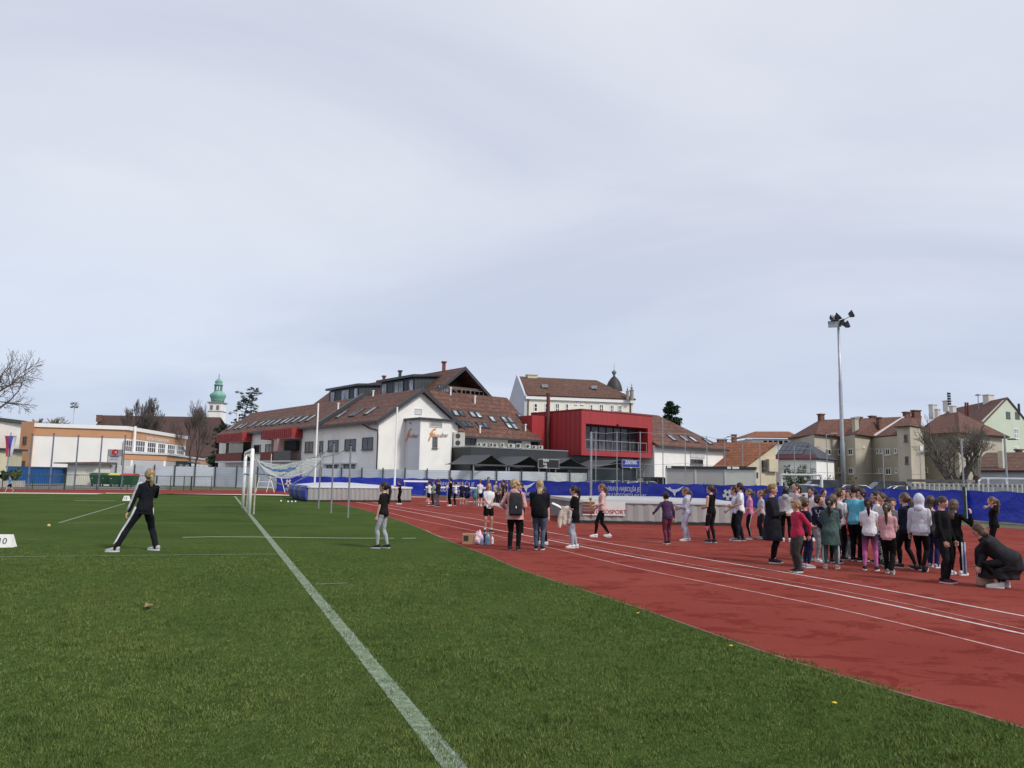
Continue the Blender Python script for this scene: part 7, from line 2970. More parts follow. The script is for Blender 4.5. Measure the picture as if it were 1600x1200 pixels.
def person(label, feet, top, yaw, hair=('pony', (.06, .035, .02)), shirt=('tee', (.6, .6, .6)), legs=('leggings', (.015, .015, .018)), shoes=((.6, .6, .6), None), skin=(.55, .33, .25),
           arms=('down', 'down'), stance=None, head=(0, 0), lean=(0, 0), adult=False, slim=1.0, group=None, H=None, hipz=None, socks=False, twist=0, pole=(None, None), extra=None, elbow=None, vox=None, shoe_yaw=None, hip=(0, 0)):
    p0 = G(*feet)
    Y = p0.y
    if H is None:
        H = AT(feet[0], top, Y).z / (1.0 if hipz is None else 1.0)
    bearing = math.atan2(p0.x, p0.y)
    root = thing('person', label, 'person', (p0.x, p0.y, .003), R(yaw) - bearing, group)
    px_m = Y / F_PX * 1.5625
    vox = vox or max(.0105, min(.018, px_m * .55)) * (H / 1.5)
    hh = H * (.142 if adult else .156 - .006 * max(0, (H - 1.35) / .2))          # head height
    sl = slim
    hip0 = .525 if adult else .505
    S = Vector
    # ---------- legs
    st = stance or ((.05, 0, 0), (-.05, .01, 0))
    fl, fr = [S((s[0] * H, s[1] * H, (s[2] if len(s) > 2 else 0) * H)) for s in st]
    ank_h = .045 * H
    L1, L2 = .240 * H, .222 * H
    hw = .048 * H * sl
    mid = (fl + fr) / 2
    if hipz is None:
        hz = hip0 * H
        for f, sg in ((fl, 1), (fr, -1)):
            dx, dy = f.x - (mid.x + hip[0] * H + sg * hw), f.y - (mid.y + hip[1] * H)
            reach = (L1 + L2) * .992
            hz = min(hz, math.sqrt(max(.05, reach ** 2 - dx * dx - dy * dy)) + ank_h + f.z)
    else:
        hz = hipz * H
    Hc = S((mid.x + hip[0] * H, mid.y + hip[1] * H, hz))
    jl = []
    for f, sg, pl in ((fl, 1, pole[0]), (fr, -1, pole[1])):
        a = Hc + S((sg * hw, 0, -.005 * H))
        an = f + S((0, 0, ank_h))
        k, an2 = solve_joint(a, an, L1, L2, S(pl) if pl else S((sg * .1, -1, 0)))
        jl.append((a, k, an2))
    # ---------- spine
    SL = .285 * H
    Sc = Hc + S((lean[0] * H, lean[1] * H, 0))
    Sc.z = Hc.z + math.sqrt(max(.01, SL * SL - (lean[0] * H) ** 2 - (lean[1] * H) ** 2))
    dsp = (Sc - Hc).normalized()
    lat = S((math.cos(R(twist)), math.sin(R(twist)), 0))
    lat = (lat - dsp * lat.dot(dsp)).normalized()
    fw = lat.cross(dsp)               # towards the back
    if fw.y < 0: fw = -fw

    def sp(f, x=0, y=0):              # f: 0 hip .. 1 shoulder line
        return Hc + dsp * (SL * f) + lat * x * H + fw * y * H

    prof = [(-.12, .060, .052, .0), (.0, .083, .062, .004), (.12, .082, .060, .002), (.36, .068, .048, .0), (.62, .078, .054, -.003), (.82, .088, .056, .0), (.94, .093, .046, .004), (1.03, .066, .038, .006), (1.10, .030, .030, .004), (1.2, .026, .028, -.004)]

    def torso(mb, add, f0, f1, wmul=1.0, flare=0.0, hemz=None):
        rr = []
        last = None
        for (f, w, d, oy) in prof:
            if f < f0 - .001 or f > f1 + .001: continue
            fl_ = flare * max(0, (.7 - f)) / .7
            rr.append((sp(f, 0, oy), lat * (w * H * sl * wmul + add + fl_), fw * (d * H * sl * wmul + add + fl_)))
        f_first = [p for p in prof if p[0] >= f0 - .001][0][0]
        if f_first > f0 + .005:
            pass
        rings(mb, rr, 16)
        return rr

    # ---------- arms
    shz = 1.0 - .035
    arms_j = []
    for sg, pose in ((1, arms[0]), (-1, arms[1])):
        sh = sp(.935, sg * (.098 if adult else .094) * sl, .004)
        t = ARM[pose] if isinstance(pose, str) else pose
        hand = sh + lat * (sg * t[0] * H) + S((0, 0, t[2] * H)) + S((fw.x, fw.y, 0)).normalized() * t[1] * H
        pl = (lat * sg * .6 + fw * .9 - S((0, 0, .5))) if elbow is None else S(elbow)
        e, hnd = solve_joint(sh, hand, .165 * H, .15 * H, pl)
        arms_j.append((sh, e, hnd))
    # ---------- head
    nk = sp(1.1, 0, .0)
    hy, hp = R(head[0]), R(head[1])
    HM = Matrix.Rotation(R(twist) + hy, 3, 'Z') @ Matrix.Rotation(hp, 3, 'X')     # pitch > 0 looks down
    hc = sp(1.16, 0, -.002) + S((0, 0, hh * .46)) + HM @ S((0, -.05 * hh, 0))
    if hipz is None and abs(lean[0]) + abs(lean[1]) < .08:
        # keep the measured height
        dz = H - (hc.z + hh * .5)
        if stance is None: hc.z += max(-.05 * H, min(.05 * H, dz))

    def hd(x, y, z): return hc + HM @ S((x * hh, y * hh, z * hh))

    # ---------- body mesh (skin)
    mb = MB()
    torso(mb, 0, -.12, 1.2)
    mb.tube([sp(1.02), hc - HM @ S((0, -.02 * hh, .3 * hh))], [.030 * H, .027 * H], 10)
    short_legs = legs[0] in ('shorts', 'bare')
    for (a, k, an) in jl:
        ca = k.lerp(an, .28) + S((0, .012 * H, 0))
        limb(mb, [a, k, ca, an], [.045 * H * sl, .029 * H, .030 * H, .0175 * H], 10)
    for (a, e, w) in arms_j:
        limb(mb, [a, e, w], [.0235 * H, .0185 * H, .0125 * H], 9)
    # head shape
    n, m = 16, 12
    vs, fs = [], []
    for i in range(1, m):
        ph = math.pi * i / m
        for k in range(n):
            th = 2 * math.pi * k / n
            x, y, z = math.sin(ph) * math.cos(th), math.sin(ph) * math.sin(th), math.cos(ph)
            lo = max(0, -z)
            sx = .345 * (1 - .30 * lo ** 1.3)
            sy = .42 * (1 - .12 * lo) if y < 0 else .42 * (1 - .42 * lo)
            yy = y * sy
            if y < -.8 and abs(x) < .55: yy -= .02
            vs.append(hd(x * sx, yy - .01 * lo, z * .5))
    vs += [hd(0, 0, .5), hd(0, -.10, -.5)]
    for i in range(m - 2):
        for k in range(n):
            k2 = (k + 1) % n
            fs.append((i * n + k, (i + 1) * n + k, (i + 1) * n + k2, i * n + k2))
    T, B = len(vs) - 2, len(vs) - 1
    for k in range(n):
        fs += [(T, k, (k + 1) % n), (B, (m - 2) * n + (k + 1) % n, (m - 2) * n + k)]
    mb.add(vs, fs)
    mb.tube([hd(0, -.40, .06), hd(0, -.475, -.10), hd(0, -.40, -.13)], [.03 * hh, .055 * hh, .04 * hh], 6)
    mb.ball(hd(0, -.33, -.40), .11 * hh, n=8, m=6)
    for sg in (-1, 1): mb.ball(hd(sg * .35, .02, -.04), .035 * hh, .07 * hh, .10 * hh, 8, 6, HM)
    body = fused(mb, 'body', vox * .92, 3)
    SKM = skin_mat(skin)
    body.materials.clear()
    for q in (SKM, EYEM, LIPM, BROWM): body.materials.append(q)
    bm = bmesh.new()
    bm.from_mesh(body)

    def addto(mb2, mi):
        base = [bm.verts.new(v) for v in mb2.v]
        for f in mb2.f:
            try:
                q = bm.faces.new([base[i] for i in f])
                q.material_index = mi
                q.smooth = True
            except ValueError:
                pass
    # hands: palm, four fingers, thumb
    hands = []
    for (a, e, w), sg, pose in ((arms_j[0], 1, arms[0]), (arms_j[1], -1, arms[1])):
        d = (w - e).normalized()
        side = fw.cross(d)
        inn = -lat * sg - d * (-lat * sg).dot(d)
        if inn.length < .2: inn = S((0, 0, -1)) - d * d.dot(S((0, 0, -1)))
        inn = inn.normalized()                # palm faces inward
        acr = d.cross(inn).normalized()
        if acr.y > 0: acr = -acr              # thumb side faces forward
        hl = .088 * H
        pc = w + d * hl * .28
        h = MB()
        rings(h, [(w - d * .01 * H, acr * .0125 * H, inn * .0105 * H), (w + d * hl * .12, acr * .017 * H, inn * .010 * H), (w + d * hl * .36, acr * .022 * H, inn * .010 * H), (w + d * hl * .52, acr * .021 * H, inn * .008 * H)], 8)
        tight = not isinstance(pose, str) or pose in ('clasp', 'hold', 'front', 'cross', 'mouth', 'chin', 'up')
        c1, c2 = (.55, 1.2) if tight else (.22, .5)
        for q in range(4):
            b0 = w + d * hl * .50 + acr * (.017 - .0113 * q) * H
            ln = hl * (.46, .52, .48, .38)[q]
            d1 = (d * math.cos(c1) + inn * math.sin(c1)).normalized()
            d2 = (d * math.cos(c1 + c2) + inn * math.sin(c1 + c2)).normalized()
            h.tube([b0 - d * .006 * H, b0 + d1 * ln * .5, b0 + d1 * ln * .5 + d2 * ln * .5], [.0058 * H, .0052 * H, .0038 * H], 6)
        tb = w + d * hl * .16 + acr * .014 * H
        h.tube([tb, tb + (d * .6 + acr * .7 + inn * .3).normalized() * hl * .24, tb + (d * .9 + acr * .45 + inn * .5).normalized() * hl * .44], [.0072 * H, .0062 * H, .0046 * H], 6)
        addto(h, 0)
        hands.append(w + d * hl * .5)
    # eyes, brows, mouth on the face
    e_ = MB()
    for sg in (-1, 1): e_.ball(hd(sg * .145, -.372, .02), .045 * hh, .02 * hh, .024 * hh, 8, 6, HM)
    addto(e_, 1)
    e_ = MB()
    for sg in (-1, 1): e_.tube([hd(sg * .08, -.405, .085), hd(sg * .15, -.39, .105), hd(sg * .22, -.345, .085)], .014 * hh, 5)
    addto(e_, 3)
    e_ = MB()
    e_.ball(hd(0, -.388, -.235), .085 * hh, .03 * hh, .022 * hh, 8, 6, HM)
    addto(e_, 2)
    bm.to_mesh(body)
    bm.free()
    link('body', body, root)
    # ---------- trousers
    kind, lc = legs[0], legs[1]
    if kind != 'bare':
        off = {'leggings': .006, 'jeans': .011, 'pants': .014, 'sweat': .018, 'shorts': .016, 'wide': .022}[kind]
        mb = MB()
        rr = []
        for (f, w, d, oy) in prof[:3]:
            rr.append((sp(f, 0, oy), lat * (w * H * sl + off * .7), fw * (d * H * sl + off * .7)))
        rings(mb, rr, 16)
        for (a, k, an) in jl:
            if kind == 'shorts':
                k2 = a.lerp(k, .62)
                limb(mb, [a, k2], [.047 * H * sl + off, .040 * H * sl + off * 1.3], 12)
            else:
                ca = k.lerp(an, .28) + S((0, .012 * H, 0))
                end = an + S((0, 0, -.012 * H)) if kind in ('jeans', 'pants', 'wide') else an + S((0, 0, .012 * H))
                ar = {'leggings': .0185 * H + .003, 'jeans': .026 * H, 'pants': .030 * H, 'sweat': .025 * H, 'wide': .036 * H}[kind]
                limb(mb, [a, a.lerp(k, .5) + S((0, -.004 * H, 0)), k, ca, end], [.046 * H * sl + off, .040 * H * sl + off, .029 * H + off, .030 * H + off * (.8 if kind != 'wide' else 1.2), ar], 12)
        me = fused(mb, 'trousers', vox, 2, .009 if kind != 'leggings' else .004, 12, H * 37)
        me.materials.clear()
        me.materials.append(lc if not isinstance(lc, tuple) else fabric(lc, 'trouser_fabric'))
        link('shorts' if kind == 'shorts' else ('leggings' if kind == 'leggings' else 'trousers'), me, root)
    # ---------- top
    ty, tcx = shirt[0], shirt[1]
    spec = {  # add, hem f, sleeve (0..2 along arm), flare, hood
        'tee': (.012, -.12, .62, .012), 'longtee': (.016, -.35, .75, .022), 'crop': (.010, .12, .55, .006), 'tank': (.008, -.05, .0, .004), 'long': (.014, -.12, 1.95, .008), 'sweat': (.020, -.12, 1.93, .012), 'hoodie': (.022, -.12, 1.93, .014),
        'jacket': (.026, -.16, 1.95, .012), 'coat': (.032, -.76, 1.95, .03), 'tunic': (.018, -.62, 1.9, .03), 'parka': (.028, -.27, 1.95, .045), 'track': (.018, -.12, 1.96, .004), 'puffer': (.036, -.46, 1.95, .05)}[ty]
    add, hem, slv, flare = spec
    mb = MB()
    rr = []
    fs_ = [f for f in (hem,) if f < -.12]
    if hem < -.12:
        for q in range(6):
            f = hem - .1 + (-.04 - hem) * q / 6
            c = sp(0) + S((0, 0, SL * f))
            g = abs(f) / .6
            legspread = abs(jl[0][0].x - jl[1][0].x) * .0
            if ty == 'puffer':
                c = c + S((0, -.115 * H * min(1, g * 1.6), 0))
                rr.append((c, lat * (.10 * H + add + flare * .5), S((0, 1, 0)) * (.135 * H + add + flare * (.4 + g * .5))))
                continue
            rr.append((c, lat * (.086 * H * sl + add + flare * (.5 + g * .8)), fw * (.064 * H * sl + add + flare * (.5 + g * .8))))
    if hem >= -.12:
        w0, d0 = (.074, .056) if hem < .1 else (.075, .055)
        rr.append((sp(hem - .16, 0, .002), lat * (w0 * H * sl + add + flare), fw * (d0 * H * sl + add + flare)))
    for (f, w, d, oy) in prof:
        if f < hem - .001 or f > 1.06 or (hem < -.12 and f < 0): continue
        fl_ = flare * max(0, (.75 - f)) / .75
        rr.append((sp(f, 0, oy), lat * (w * H * sl + add + fl_), fw * (d * H * sl + add + fl_)))
    c, a_, b_ = rr[-1]
    rr.append((sp(1.085), lat * (.036 * H + add * .45), fw * (.036 * H + add * .45)))
    if ty in ('jacket', 'coat', 'parka', 'track', 'puffer'):
        rr.append((sp(1.15), lat * (.040 * H + add * .35), fw * (.040 * H + add * .35)))
    rings(mb, rr, 18)
    for (a, e, w) in arms_j:
        ra = .0238 * H + add * .7
        if slv <= 0:
            mb.ball(a - lat * (1 if (a - Sc).dot(lat) > 0 else -1) * .02 * H, ra * .9)
        elif slv <= 1:
            limb(mb, [a, a.lerp(e, slv)], [ra, ra * .98 + flare * .4], 12)
        else:
            limb(mb, [a, e, e.lerp(w, slv - 1)], [ra, .0205 * H + add * .75, .0155 * H + add * (.55 if ty != 'coat' else .7)], 12)
    if ty in ('hoodie', 'parka') or (extra and 'hoodback' in extra):
        mb.ball(sp(1.06, 0, .055), .062 * H, .036 * H, .045 * H, 10, 8)
        mb.ball(sp(1.1, 0, .03), .052 * H, .045 * H, .022 * H, 10, 8)
    if ty == 'parka': pass
    if hair[0] == 'hoodup':
        mb.ball(hd(0, .06, .03), .43 * hh, .50 * hh, .57 * hh, 14, 10, HM)
        mb.tube([sp(1.03), hd(0, .08, -.2)], [.055 * H, .4 * hh], 12)
    me = fused(mb, 'top', vox * (1.0 if ty != 'tank' else .85), 5, .013 if add > .011 else .005, 10, H * 91, None if ty == 'puffer' else (sp(hem) if hem >= -.12 else sp(0) + S((0, 0, SL * hem)), -dsp if hem >= -.12 else S((0, 0, -1))))
    me.materials.clear()
    me.materials.append(tcx if not isinstance(tcx, tuple) else fabric(tcx, 'top_fabric'))
    nm = {'tee': 't_shirt', 'longtee': 't_shirt', 'crop': 't_shirt', 'tank': 'top', 'long': 'long_sleeve_shirt', 'sweat': 'sweatshirt', 'hoodie': 'hooded_sweatshirt', 'jacket': 'jacket', 'coat': 'coat', 'tunic': 'tunic', 'parka': 'raincoat', 'track': 'track_jacket', 'puffer': 'padded_coat'}[ty]
    link(nm, me, root)
    if ty in ('sweat', 'hoodie', 'track', 'jacket'):
        # ribbed hem
        hb = MB()
        f = hem
        rings(hb, [(sp(f - .05, 0, .002), lat * (.078 * H * sl + add * .8), fw * (.058 * H * sl + add * .8)), (sp(f + .03, 0, .002), lat * (.080 * H * sl + add), fw * (.060 * H * sl + add))], 20)
        hb.build('hem_band', tcx if not isinstance(tcx, tuple) else fabric(sc(tcx, .85), 'rib_fabric'), root, True)
    # ---------- hair
    hk, hcol = hair[0], hair[1]
    HMAT = hair_mat(hcol)
    if hk != 'hoodup':
        mb = MB()
        vol = {'short': .05, 'pony': .035, 'bob': .05, 'long': .05, 'curly': .10, 'bun': .035, 'cap': .05}.get(hk, .04)
        mb.ball(hd(0, .055, .075), (.355 + vol * .6) * hh, (.415 + vol * .6) * hh, (.455 + vol * .5) * hh, 16, 12, HM)
        if hk in ('bob', 'long', 'curly'):
            mb.ball(hd(0, .17, -.2), (.36 + vol * .5) * hh, .25 * hh, .36 * hh, 12, 8, HM)
            for sg in (-1, 1): mb.ball(hd(sg * .30, .03, -.12), .10 * hh, .19 * hh, .36 * hh, 8, 6, HM)
        elif hk == 'short':
            mb.ball(hd(0, .2, -.1), .31 * hh, .2 * hh, .28 * hh, 12, 8, HM)
            mb.ball(hd(0, -.22, .36), .27 * hh, .18 * hh, .12 * hh, 12, 8, HM)
        else:
            mb.ball(hd(0, .2, -.12), .28 * hh, .17 * hh, .22 * hh, 12, 8, HM)
        if hk == 'curly':
            rg = random.Random(int(H * 1000))
            for _ in range(46):
                v = S((rg.gauss(0, 1), rg.gauss(0, 1), rg.gauss(0, 1) + .3)).normalized()
                if v.y < -.45 and v.z < .5: continue
                mb.ball(hd(v.x * .46, .08 + v.y * .50, .03 + v.z * .50), .12 * hh, n=7, m=5)
        if hk == 'pony':
            ln = hair[2] if len(hair) > 2 else .95
            hgt = hair[3] if len(hair) > 3 else .12
            b0 = hd(0, .44, hgt)
            q0 = hd(0, .60, hgt - .06)
            dn = S((0, 0, -1))
            back = HM @ S((0, 1, 0))
            back.z = 0
            pts = [b0, q0, q0 + back * .05 * hh + dn * .3 * ln * hh, q0 - back * .02 * hh + dn * .7 * ln * hh, q0 - back * .05 * hh + dn * 1.05 * ln * hh]
            # keep clear of the back
            mb.tube(pts, [.09 * hh, .14 * hh, .16 * hh, .13 * hh, .04 * hh], 10)
        if hk == 'long':
            ln = hair[2] if len(hair) > 2 else 1.3
            back = HM @ S((0, 1, 0))
            back.z = 0
            c0 = hd(0, .22, -.1)
            rr = []
            X = HM @ S((1, 0, 0))
            for q in range(6):
                f = q / 5
                cc = c0 + S((0, 0, -1)) * (f * ln * hh)
                # lie on the back
                lim = fw * (.062 * H)
                tgt = sp(1.0) + fw * .066 * H
                if f > .25:
                    cc = cc.lerp(S((cc.x * .6 + tgt.x * .4, max(cc.y, tgt.y) if fw.y > 0 else cc.y, cc.z)), min(1, (f - .25) * 2.2))
                rr.append((cc, X * hh * (.36 - .12 * f), back.normalized() * hh * (.22 - .13 * f)))
            rings(mb, rr, 12)
        me = fused(mb, 'hair', vox * .85, 2, .030 * hh * (1.0 if hk != 'curly' else 1.6), 26, H * 53)
        me.materials.clear()
        me.materials.append(HMAT)
        ho = link('hair', me, root)
        if hk == 'pony':
            tie = MB()
            tie.ball(hd(0, .50, hgt + .01), .115 * hh, .06 * hh, .115 * hh, 10, 8, HM)
            tie.build('hair_tie', fabric(hair[4] if len(hair) > 4 else (.03, .03, .035), 'hair_tie_fabric'), ho, True)
    # ---------- shoes
    for i, (f, (a, k, an)) in enumerate(((fl, jl[0]), (fr, jl[1]))):
        ty_ = R((shoe_yaw[i] if shoe_yaw else (8 if i == 0 else -8)))
        M = Matrix.Rotation(ty_, 3, 'Z')
        pitch = stance[i][3] if (stance and len(stance[i]) > 3) else 0
        M = M @ Matrix.Rotation(R(pitch), 3, 'X')
        b0 = S((an.x, an.y, an.z - ank_h))
        ln, wd = .155 * H, .030 * H

        def fp(x, y, z):
            v = S((x, y - .0, z))
            if pitch:                      # roll about the ball of the foot
                piv = S((0, -.075 * H, 0))
                v = M @ (v - piv) + M @ S((0, 0, 0)) + Matrix.Rotation(ty_, 3, 'Z') @ piv
                return b0 + v + S((0, 0, 0))
            return b0 + M @ v
        up_ = MB()
        prof_ = [(.042, .020, .030, .05), (.03, .024, .038, .052), (.0, .025, .040, .050), (-.03, .026, .032, .042), (-.06, .029, .024, .032), (-.085, .027, .017, .026), (-.104, .016, .012, .020)]
        rr = []
        for (y, w, _, tz_) in prof_:
            y, w, tz_ = y * H, w * H, tz_ * H
            rr.append([fp(math.copysign(abs(math.cos(t)) ** .7, math.cos(t)) * w, y, .008 * H + tz_ * .5 + math.sin(t) * tz_ * .5) for t in [2 * math.pi * q / 10 for q in range(10)]])
        vs = [v for r_ in rr for v in r_]
        fs = [(i2 * 10 + q, i2 * 10 + (q + 1) % 10, (i2 + 1) * 10 + (q + 1) % 10, (i2 + 1) * 10 + q) for i2 in range(len(rr) - 1) for q in range(10)]
        fs += [tuple(range(10)), tuple((len(rr) - 1) * 10 + q for q in range(10))]
        up_.add(vs, fs)
        up_.tube([fp(0, .008 * H, .04 * H), S((an.x, an.y, an.z + .006 * H))], [.024 * H, .0215 * H], 10)
        so = up_.build('shoe', fabric(shoes[0], 'shoe_fabric') if isinstance(shoes[0], tuple) else shoes[0], root, True)
        sm = MB()
        out = [(.040, .018), (.046, .0), (.040, -.018), (.0, -.026), (-.05, -.030), (-.09, -.026), (-.108, -.010), (-.108, .010), (-.09, .026), (-.05, .030), (.0, .026)]
        sm.hexa([fp(x * H, y * H, 0) for y, x in out], [fp(x * H, y * H, .017 * H) for y, x in out])
        sm.build('sole', SOLE if shoes[1] is None else fabric(shoes[1], 'sole_rubber'), so)
        if socks or legs[0] in ('shorts',):
            sk = MB()
            sk.tube([an + S((0, 0, -.01 * H)), an.lerp(k, .22)], [.0215 * H, .0225 * H], 10)
            sk.build('sock', SOCK if socks is True or not socks else fabric(socks, 'sock_fabric'), root, True)
    info = dict(root=root, H=H, hands=[root_m(root, h) for h in hands], sp=sp, lat=lat, fw=fw, jl=jl, arms=arms_j, hd=hd, hh=hh, HM=HM, wp=lambda v: root_m(root, v))
    return info


def root_m(root, v):
    return Matrix.Translation(root.location) @ Matrix.Rotation(root.rotation_euler.z, 4, 'Z') @ v


def stripes(info, path, outdir, gap, rad, color, n=3, name='stripe'):
    """parallel piping along a limb: each band a part of the garment"""
    for k in range(n):
        o = (k - (n - 1) / 2) * gap
        pts = []
        for i, (p, r) in enumerate(path):
            d = (path[min(i + 1, len(path) - 1)][0] - path[max(i - 1, 0)][0]).normalized()
            out = (outdir - d * outdir.dot(d)).normalized()
            sd_ = d.cross(out)
            an = o / max(r, .01)
            pts.append(p + (out * math.cos(an) + sd_ * math.sin(an)) * r)
        mb = MB()
        mb.tube(pts, rad, 6)
        mb.build(name, fabric(color, 'stripe_fabric'), info['root'], True)

K = (.005, .005, .006)
NAVY = (.014, .018, .045)
WT = (.70, .70, .72)
GH = (.30, .30, .33)
PK = (.58, .33, .33)
DHAIR, BHAIR, LHAIR, BLOND, ASH = (.022, .014, .011), (.055, .032, .02), (.14, .085, .045), (.32, .22, .11), (.36, .27, .16)
WSH, KSH, GSH = ((.66, .66, .66), None), ((.02, .02, .025), (.5, .5, .5)), ((.22, .22, .24), None)
FAIR, TAN = (.56, .34, .26), (.46, .27, .20)
GRP = 'children gathered on the track'
ROW = 'children in the far row by the hurdles'

# stained / graded sportswear
m, t, b = new_mat('ombre_leggings')
sp_ = nd(t, 'ShaderNodeSeparateXYZ')
t.links.new(coords(t), sp_.inputs[0])
t.links.new(ramp(t, sp_.outputs['Z'], [(.1, (.50, .12, .30)), (.42, (.42, .09, .28)), (.58, (.07, .02, .07)), (.68, (.012, .012, .02))]), b.inputs['Base Color'])
b.inputs['Roughness'].default_value = .8
OMBRE = m
m, t, b = new_mat('maroon_mottled_leggings')
n = noise_n(t, 14, 4, .7, coords(t))
t.links.new(ramp(t, n.outputs['Fac'], [(.42, (.045, .008, .018)), (.56, (.16, .014, .045))]), b.inputs['Base Color'])
b.inputs['Roughness'].default_value = .8
MAROON = m
m, t, b = new_mat('speckled_leggings')
n = noise_n(t, 22, 3, .7, coords(t))
t.links.new(ramp(t, n.outputs['Fac'], [(.5, (.02, .02, .022)), (.58, (.4, .4, .42))]), b.inputs['Base Color'])
b.inputs['Roughness'].default_value = .8
SPECK = m
m, t, b = new_mat('denim')
n = noise_n(t, 5, 5, .65, coords(t))
t.links.new(ramp(t, n.outputs['Fac'], [(.35, (.022, .04, .075)), (.68, (.075, .12, .19))]), b.inputs['Base Color'])
b.inputs['Roughness'].default_value = .85
DENIM = m
m, t, b = new_mat('quilted_black')
wv = noise_n(t, 7, 3, .5, coords(t, (.6, .6, 1.5)), .6)
b.inputs['Base Color'].default_value = (.014, .014, .018, 1)
b.inputs['Roughness'].default_value = .75
b.inputs['Specular IOR Level'].default_value = .2
bump(t, b, wv.outputs['Fac'], .03, .7)
QUILT = m

# --- the woman in the tracksuit
P = {}
P['track'] = person('blonde woman in black tracksuit with white stripes, legs wide apart on the grass', (212, 861.5), 731, -172, ('pony', BLOND, .75, -.12, (.5, .36, .25)), ('track', (.010, .011, .016)), ('pants', (.010, .011, .016)), ((.42, .42, .44), (.6, .6, .6)), FAIR,
                    ((.10, -.03, -.315), (-.05, -.13, .03)), ((.205, 0, 0), (-.205, .0, 0)), (10, -2), (-.03, -.01), True, .94, None, 1.82, shoe_yaw=(62, 40), hip=(-.055, 0), elbow=(-.5, .3, -1))
i_ = P['track']
a, k, an = i_['jl'][0]
H_ = i_['H']
stripes(i_, [(a + Vector((0, 0, .05)), .098), (a.lerp(k, .35), .090), (a.lerp(k, .7), .079), (k, .072), (k.lerp(an, .3), .072), (k.lerp(an, .7), .066), (an + Vector((0, 0, .04)), .058)], Vector((1, .35, .1)), .022, .0075, (.66, .66, .7))
a, e, w = i_['arms'][0]
stripes(i_, [(a + Vector((-.05, 0, .055)), .022), (a + Vector((.0, 0, .02)), .045), (a.lerp(e, .5), .054), (e, .050), (e.lerp(w, .5), .044), (w, .036)], Vector((1, .45, .2)), .021, .007, (.66, .66, .7))
a, e, w = i_['arms'][1]
stripes(i_, [(a + Vector((.05, 0, .055)), .022), (a + Vector((.0, 0, .02)), .045), (a.lerp(e, .5), .054), (e, .050)], Vector((-1, .3, .3)), .021, .007, (.66, .66, .7))
a, k, an = i_['jl'][1]
stripes(i_, [(a + Vector((0, 0, .05)), .088), (a.lerp(k, .35), .076)], Vector((-1, .3, .1)), .022, .0075, (.66, .66, .7))

P['greyleg'] = person('girl in black t-shirt and light grey leggings standing alone at the grass edge', (597, 857), 750, -118, ('pony', DHAIR, 1.75, .12, (.03, .02, .02)), ('tee', (.012, .011, .012)), ('leggings', (.36, .37, .40)), KSH, FAIR,
       ((.02, -.06, -.335), (.02, -.04, -.335)), ((.045, -.055, 0), (-.045, .06, 0)), (18, 2), slim=.92)
P['lean'] = person('child in black leaning one hand on the white standard', (624, 788), 750, -75, ('short', DHAIR), ('tee', K), ('pants', K), WSH, FAIR, ((.02, -.2, -.02), (.02, -.24, .0)), ((.03, .05, 0), (-.03, -.02, .0)), (0, 0), (0, -.03), vox=.02)

# --- far row
far = [
 ('boy in white t-shirt and black shorts by the left hurdle, seen from the side', (670, 790), 751, -105, ('short', DHAIR), ('tee', WT), ('shorts', K), KSH, ('hold', 'hold')),
 ('child in pale green shirt half hidden behind the navy jacket', (677, 790), 751, -60, ('short', BHAIR), ('tee', (.25, .38, .30)), ('pants', (.05, .05, .06)), KSH, ('clasp', 'clasp')),
 ('red haired child in a dark navy jacket and grey trousers', (684, 791.5), 748, -125, ('short', (.14, .06, .03)), ('jacket', (.014, .016, .03)), ('pants', (.10, .10, .11)), KSH, ('front', 'front')),
 ('tall child all in black with folded arms in the far row', (703, 790.5), 746.5, -65, ('short', DHAIR), ('tee', K), ('pants', K), WSH, ('cross', 'cross')),
 ('boy in white t-shirt and black trousers next to the tall child in black', (711, 790), 752, -95, ('short', DHAIR), ('tee', WT), ('pants', K), KSH, ('hold', 'hold')),
 ('boy in navy t-shirt and shorts facing the camera in the far row', (721.5, 789), 752, -5, ('short', BHAIR), ('tee', NAVY), ('shorts', K), KSH, ('down', 'down')),
 ('boy in navy t-shirt and navy shorts seen from behind in the far row', (729.5, 790.5), 753.5, 165, ('short', BHAIR), ('longtee', (.016, .02, .06)), ('shorts', (.014, .02, .055)), KSH, ('loose', 'loose')),
 ('small child in teal shirt and grey trousers in the far row', (742, 791), 757, 175, ('short', DHAIR), ('longtee', (.07, .20, .24)), ('pants', (.20, .21, .22)), KSH, ('hip', 'loose')),
 ('blond boy in white t-shirt and black shorts seen from behind', (749.5, 791), 749, 170, ('short', LHAIR), ('tee', WT), ('shorts', K), WSH, ('front', 'front')),
 ('dark haired child whose head shows over the girl in black shorts', (762.5, 788), 745.5, 10, ('short', DHAIR), ('tee', (.05, .05, .055)), ('pants', K), KSH, ('down', 'down')),
 ('child in patterned pale shirt and dark trousers behind the paper', (774, 788.5), 751, 35, ('pony', DHAIR), ('tee', (.34, .33, .32)), ('pants', (.03, .03, .032)), KSH, ('front', 'front')),
 ('child in olive brown shirt right of the girl in black shorts', (780.5, 790), 755, -25, ('short', LHAIR), ('tee', (.13, .11, .085)), ('pants', (.035, .03, .03)), KSH, ('clasp', 'hold')),
 ('child in dark grey t-shirt left of the pink coated woman', (786, 789), 749.5, -60, ('short', DHAIR), ('tee', (.05, .05, .055)), ('pants', K), KSH, ('down', 'down')),
 ('child in charcoal t-shirt peeping beside the blonde curls', (791.5, 789), 751.5, -80, ('short', LHAIR), ('tee', (.085, .085, .09)), ('pants', K), KSH, ('down', 'front')),
]
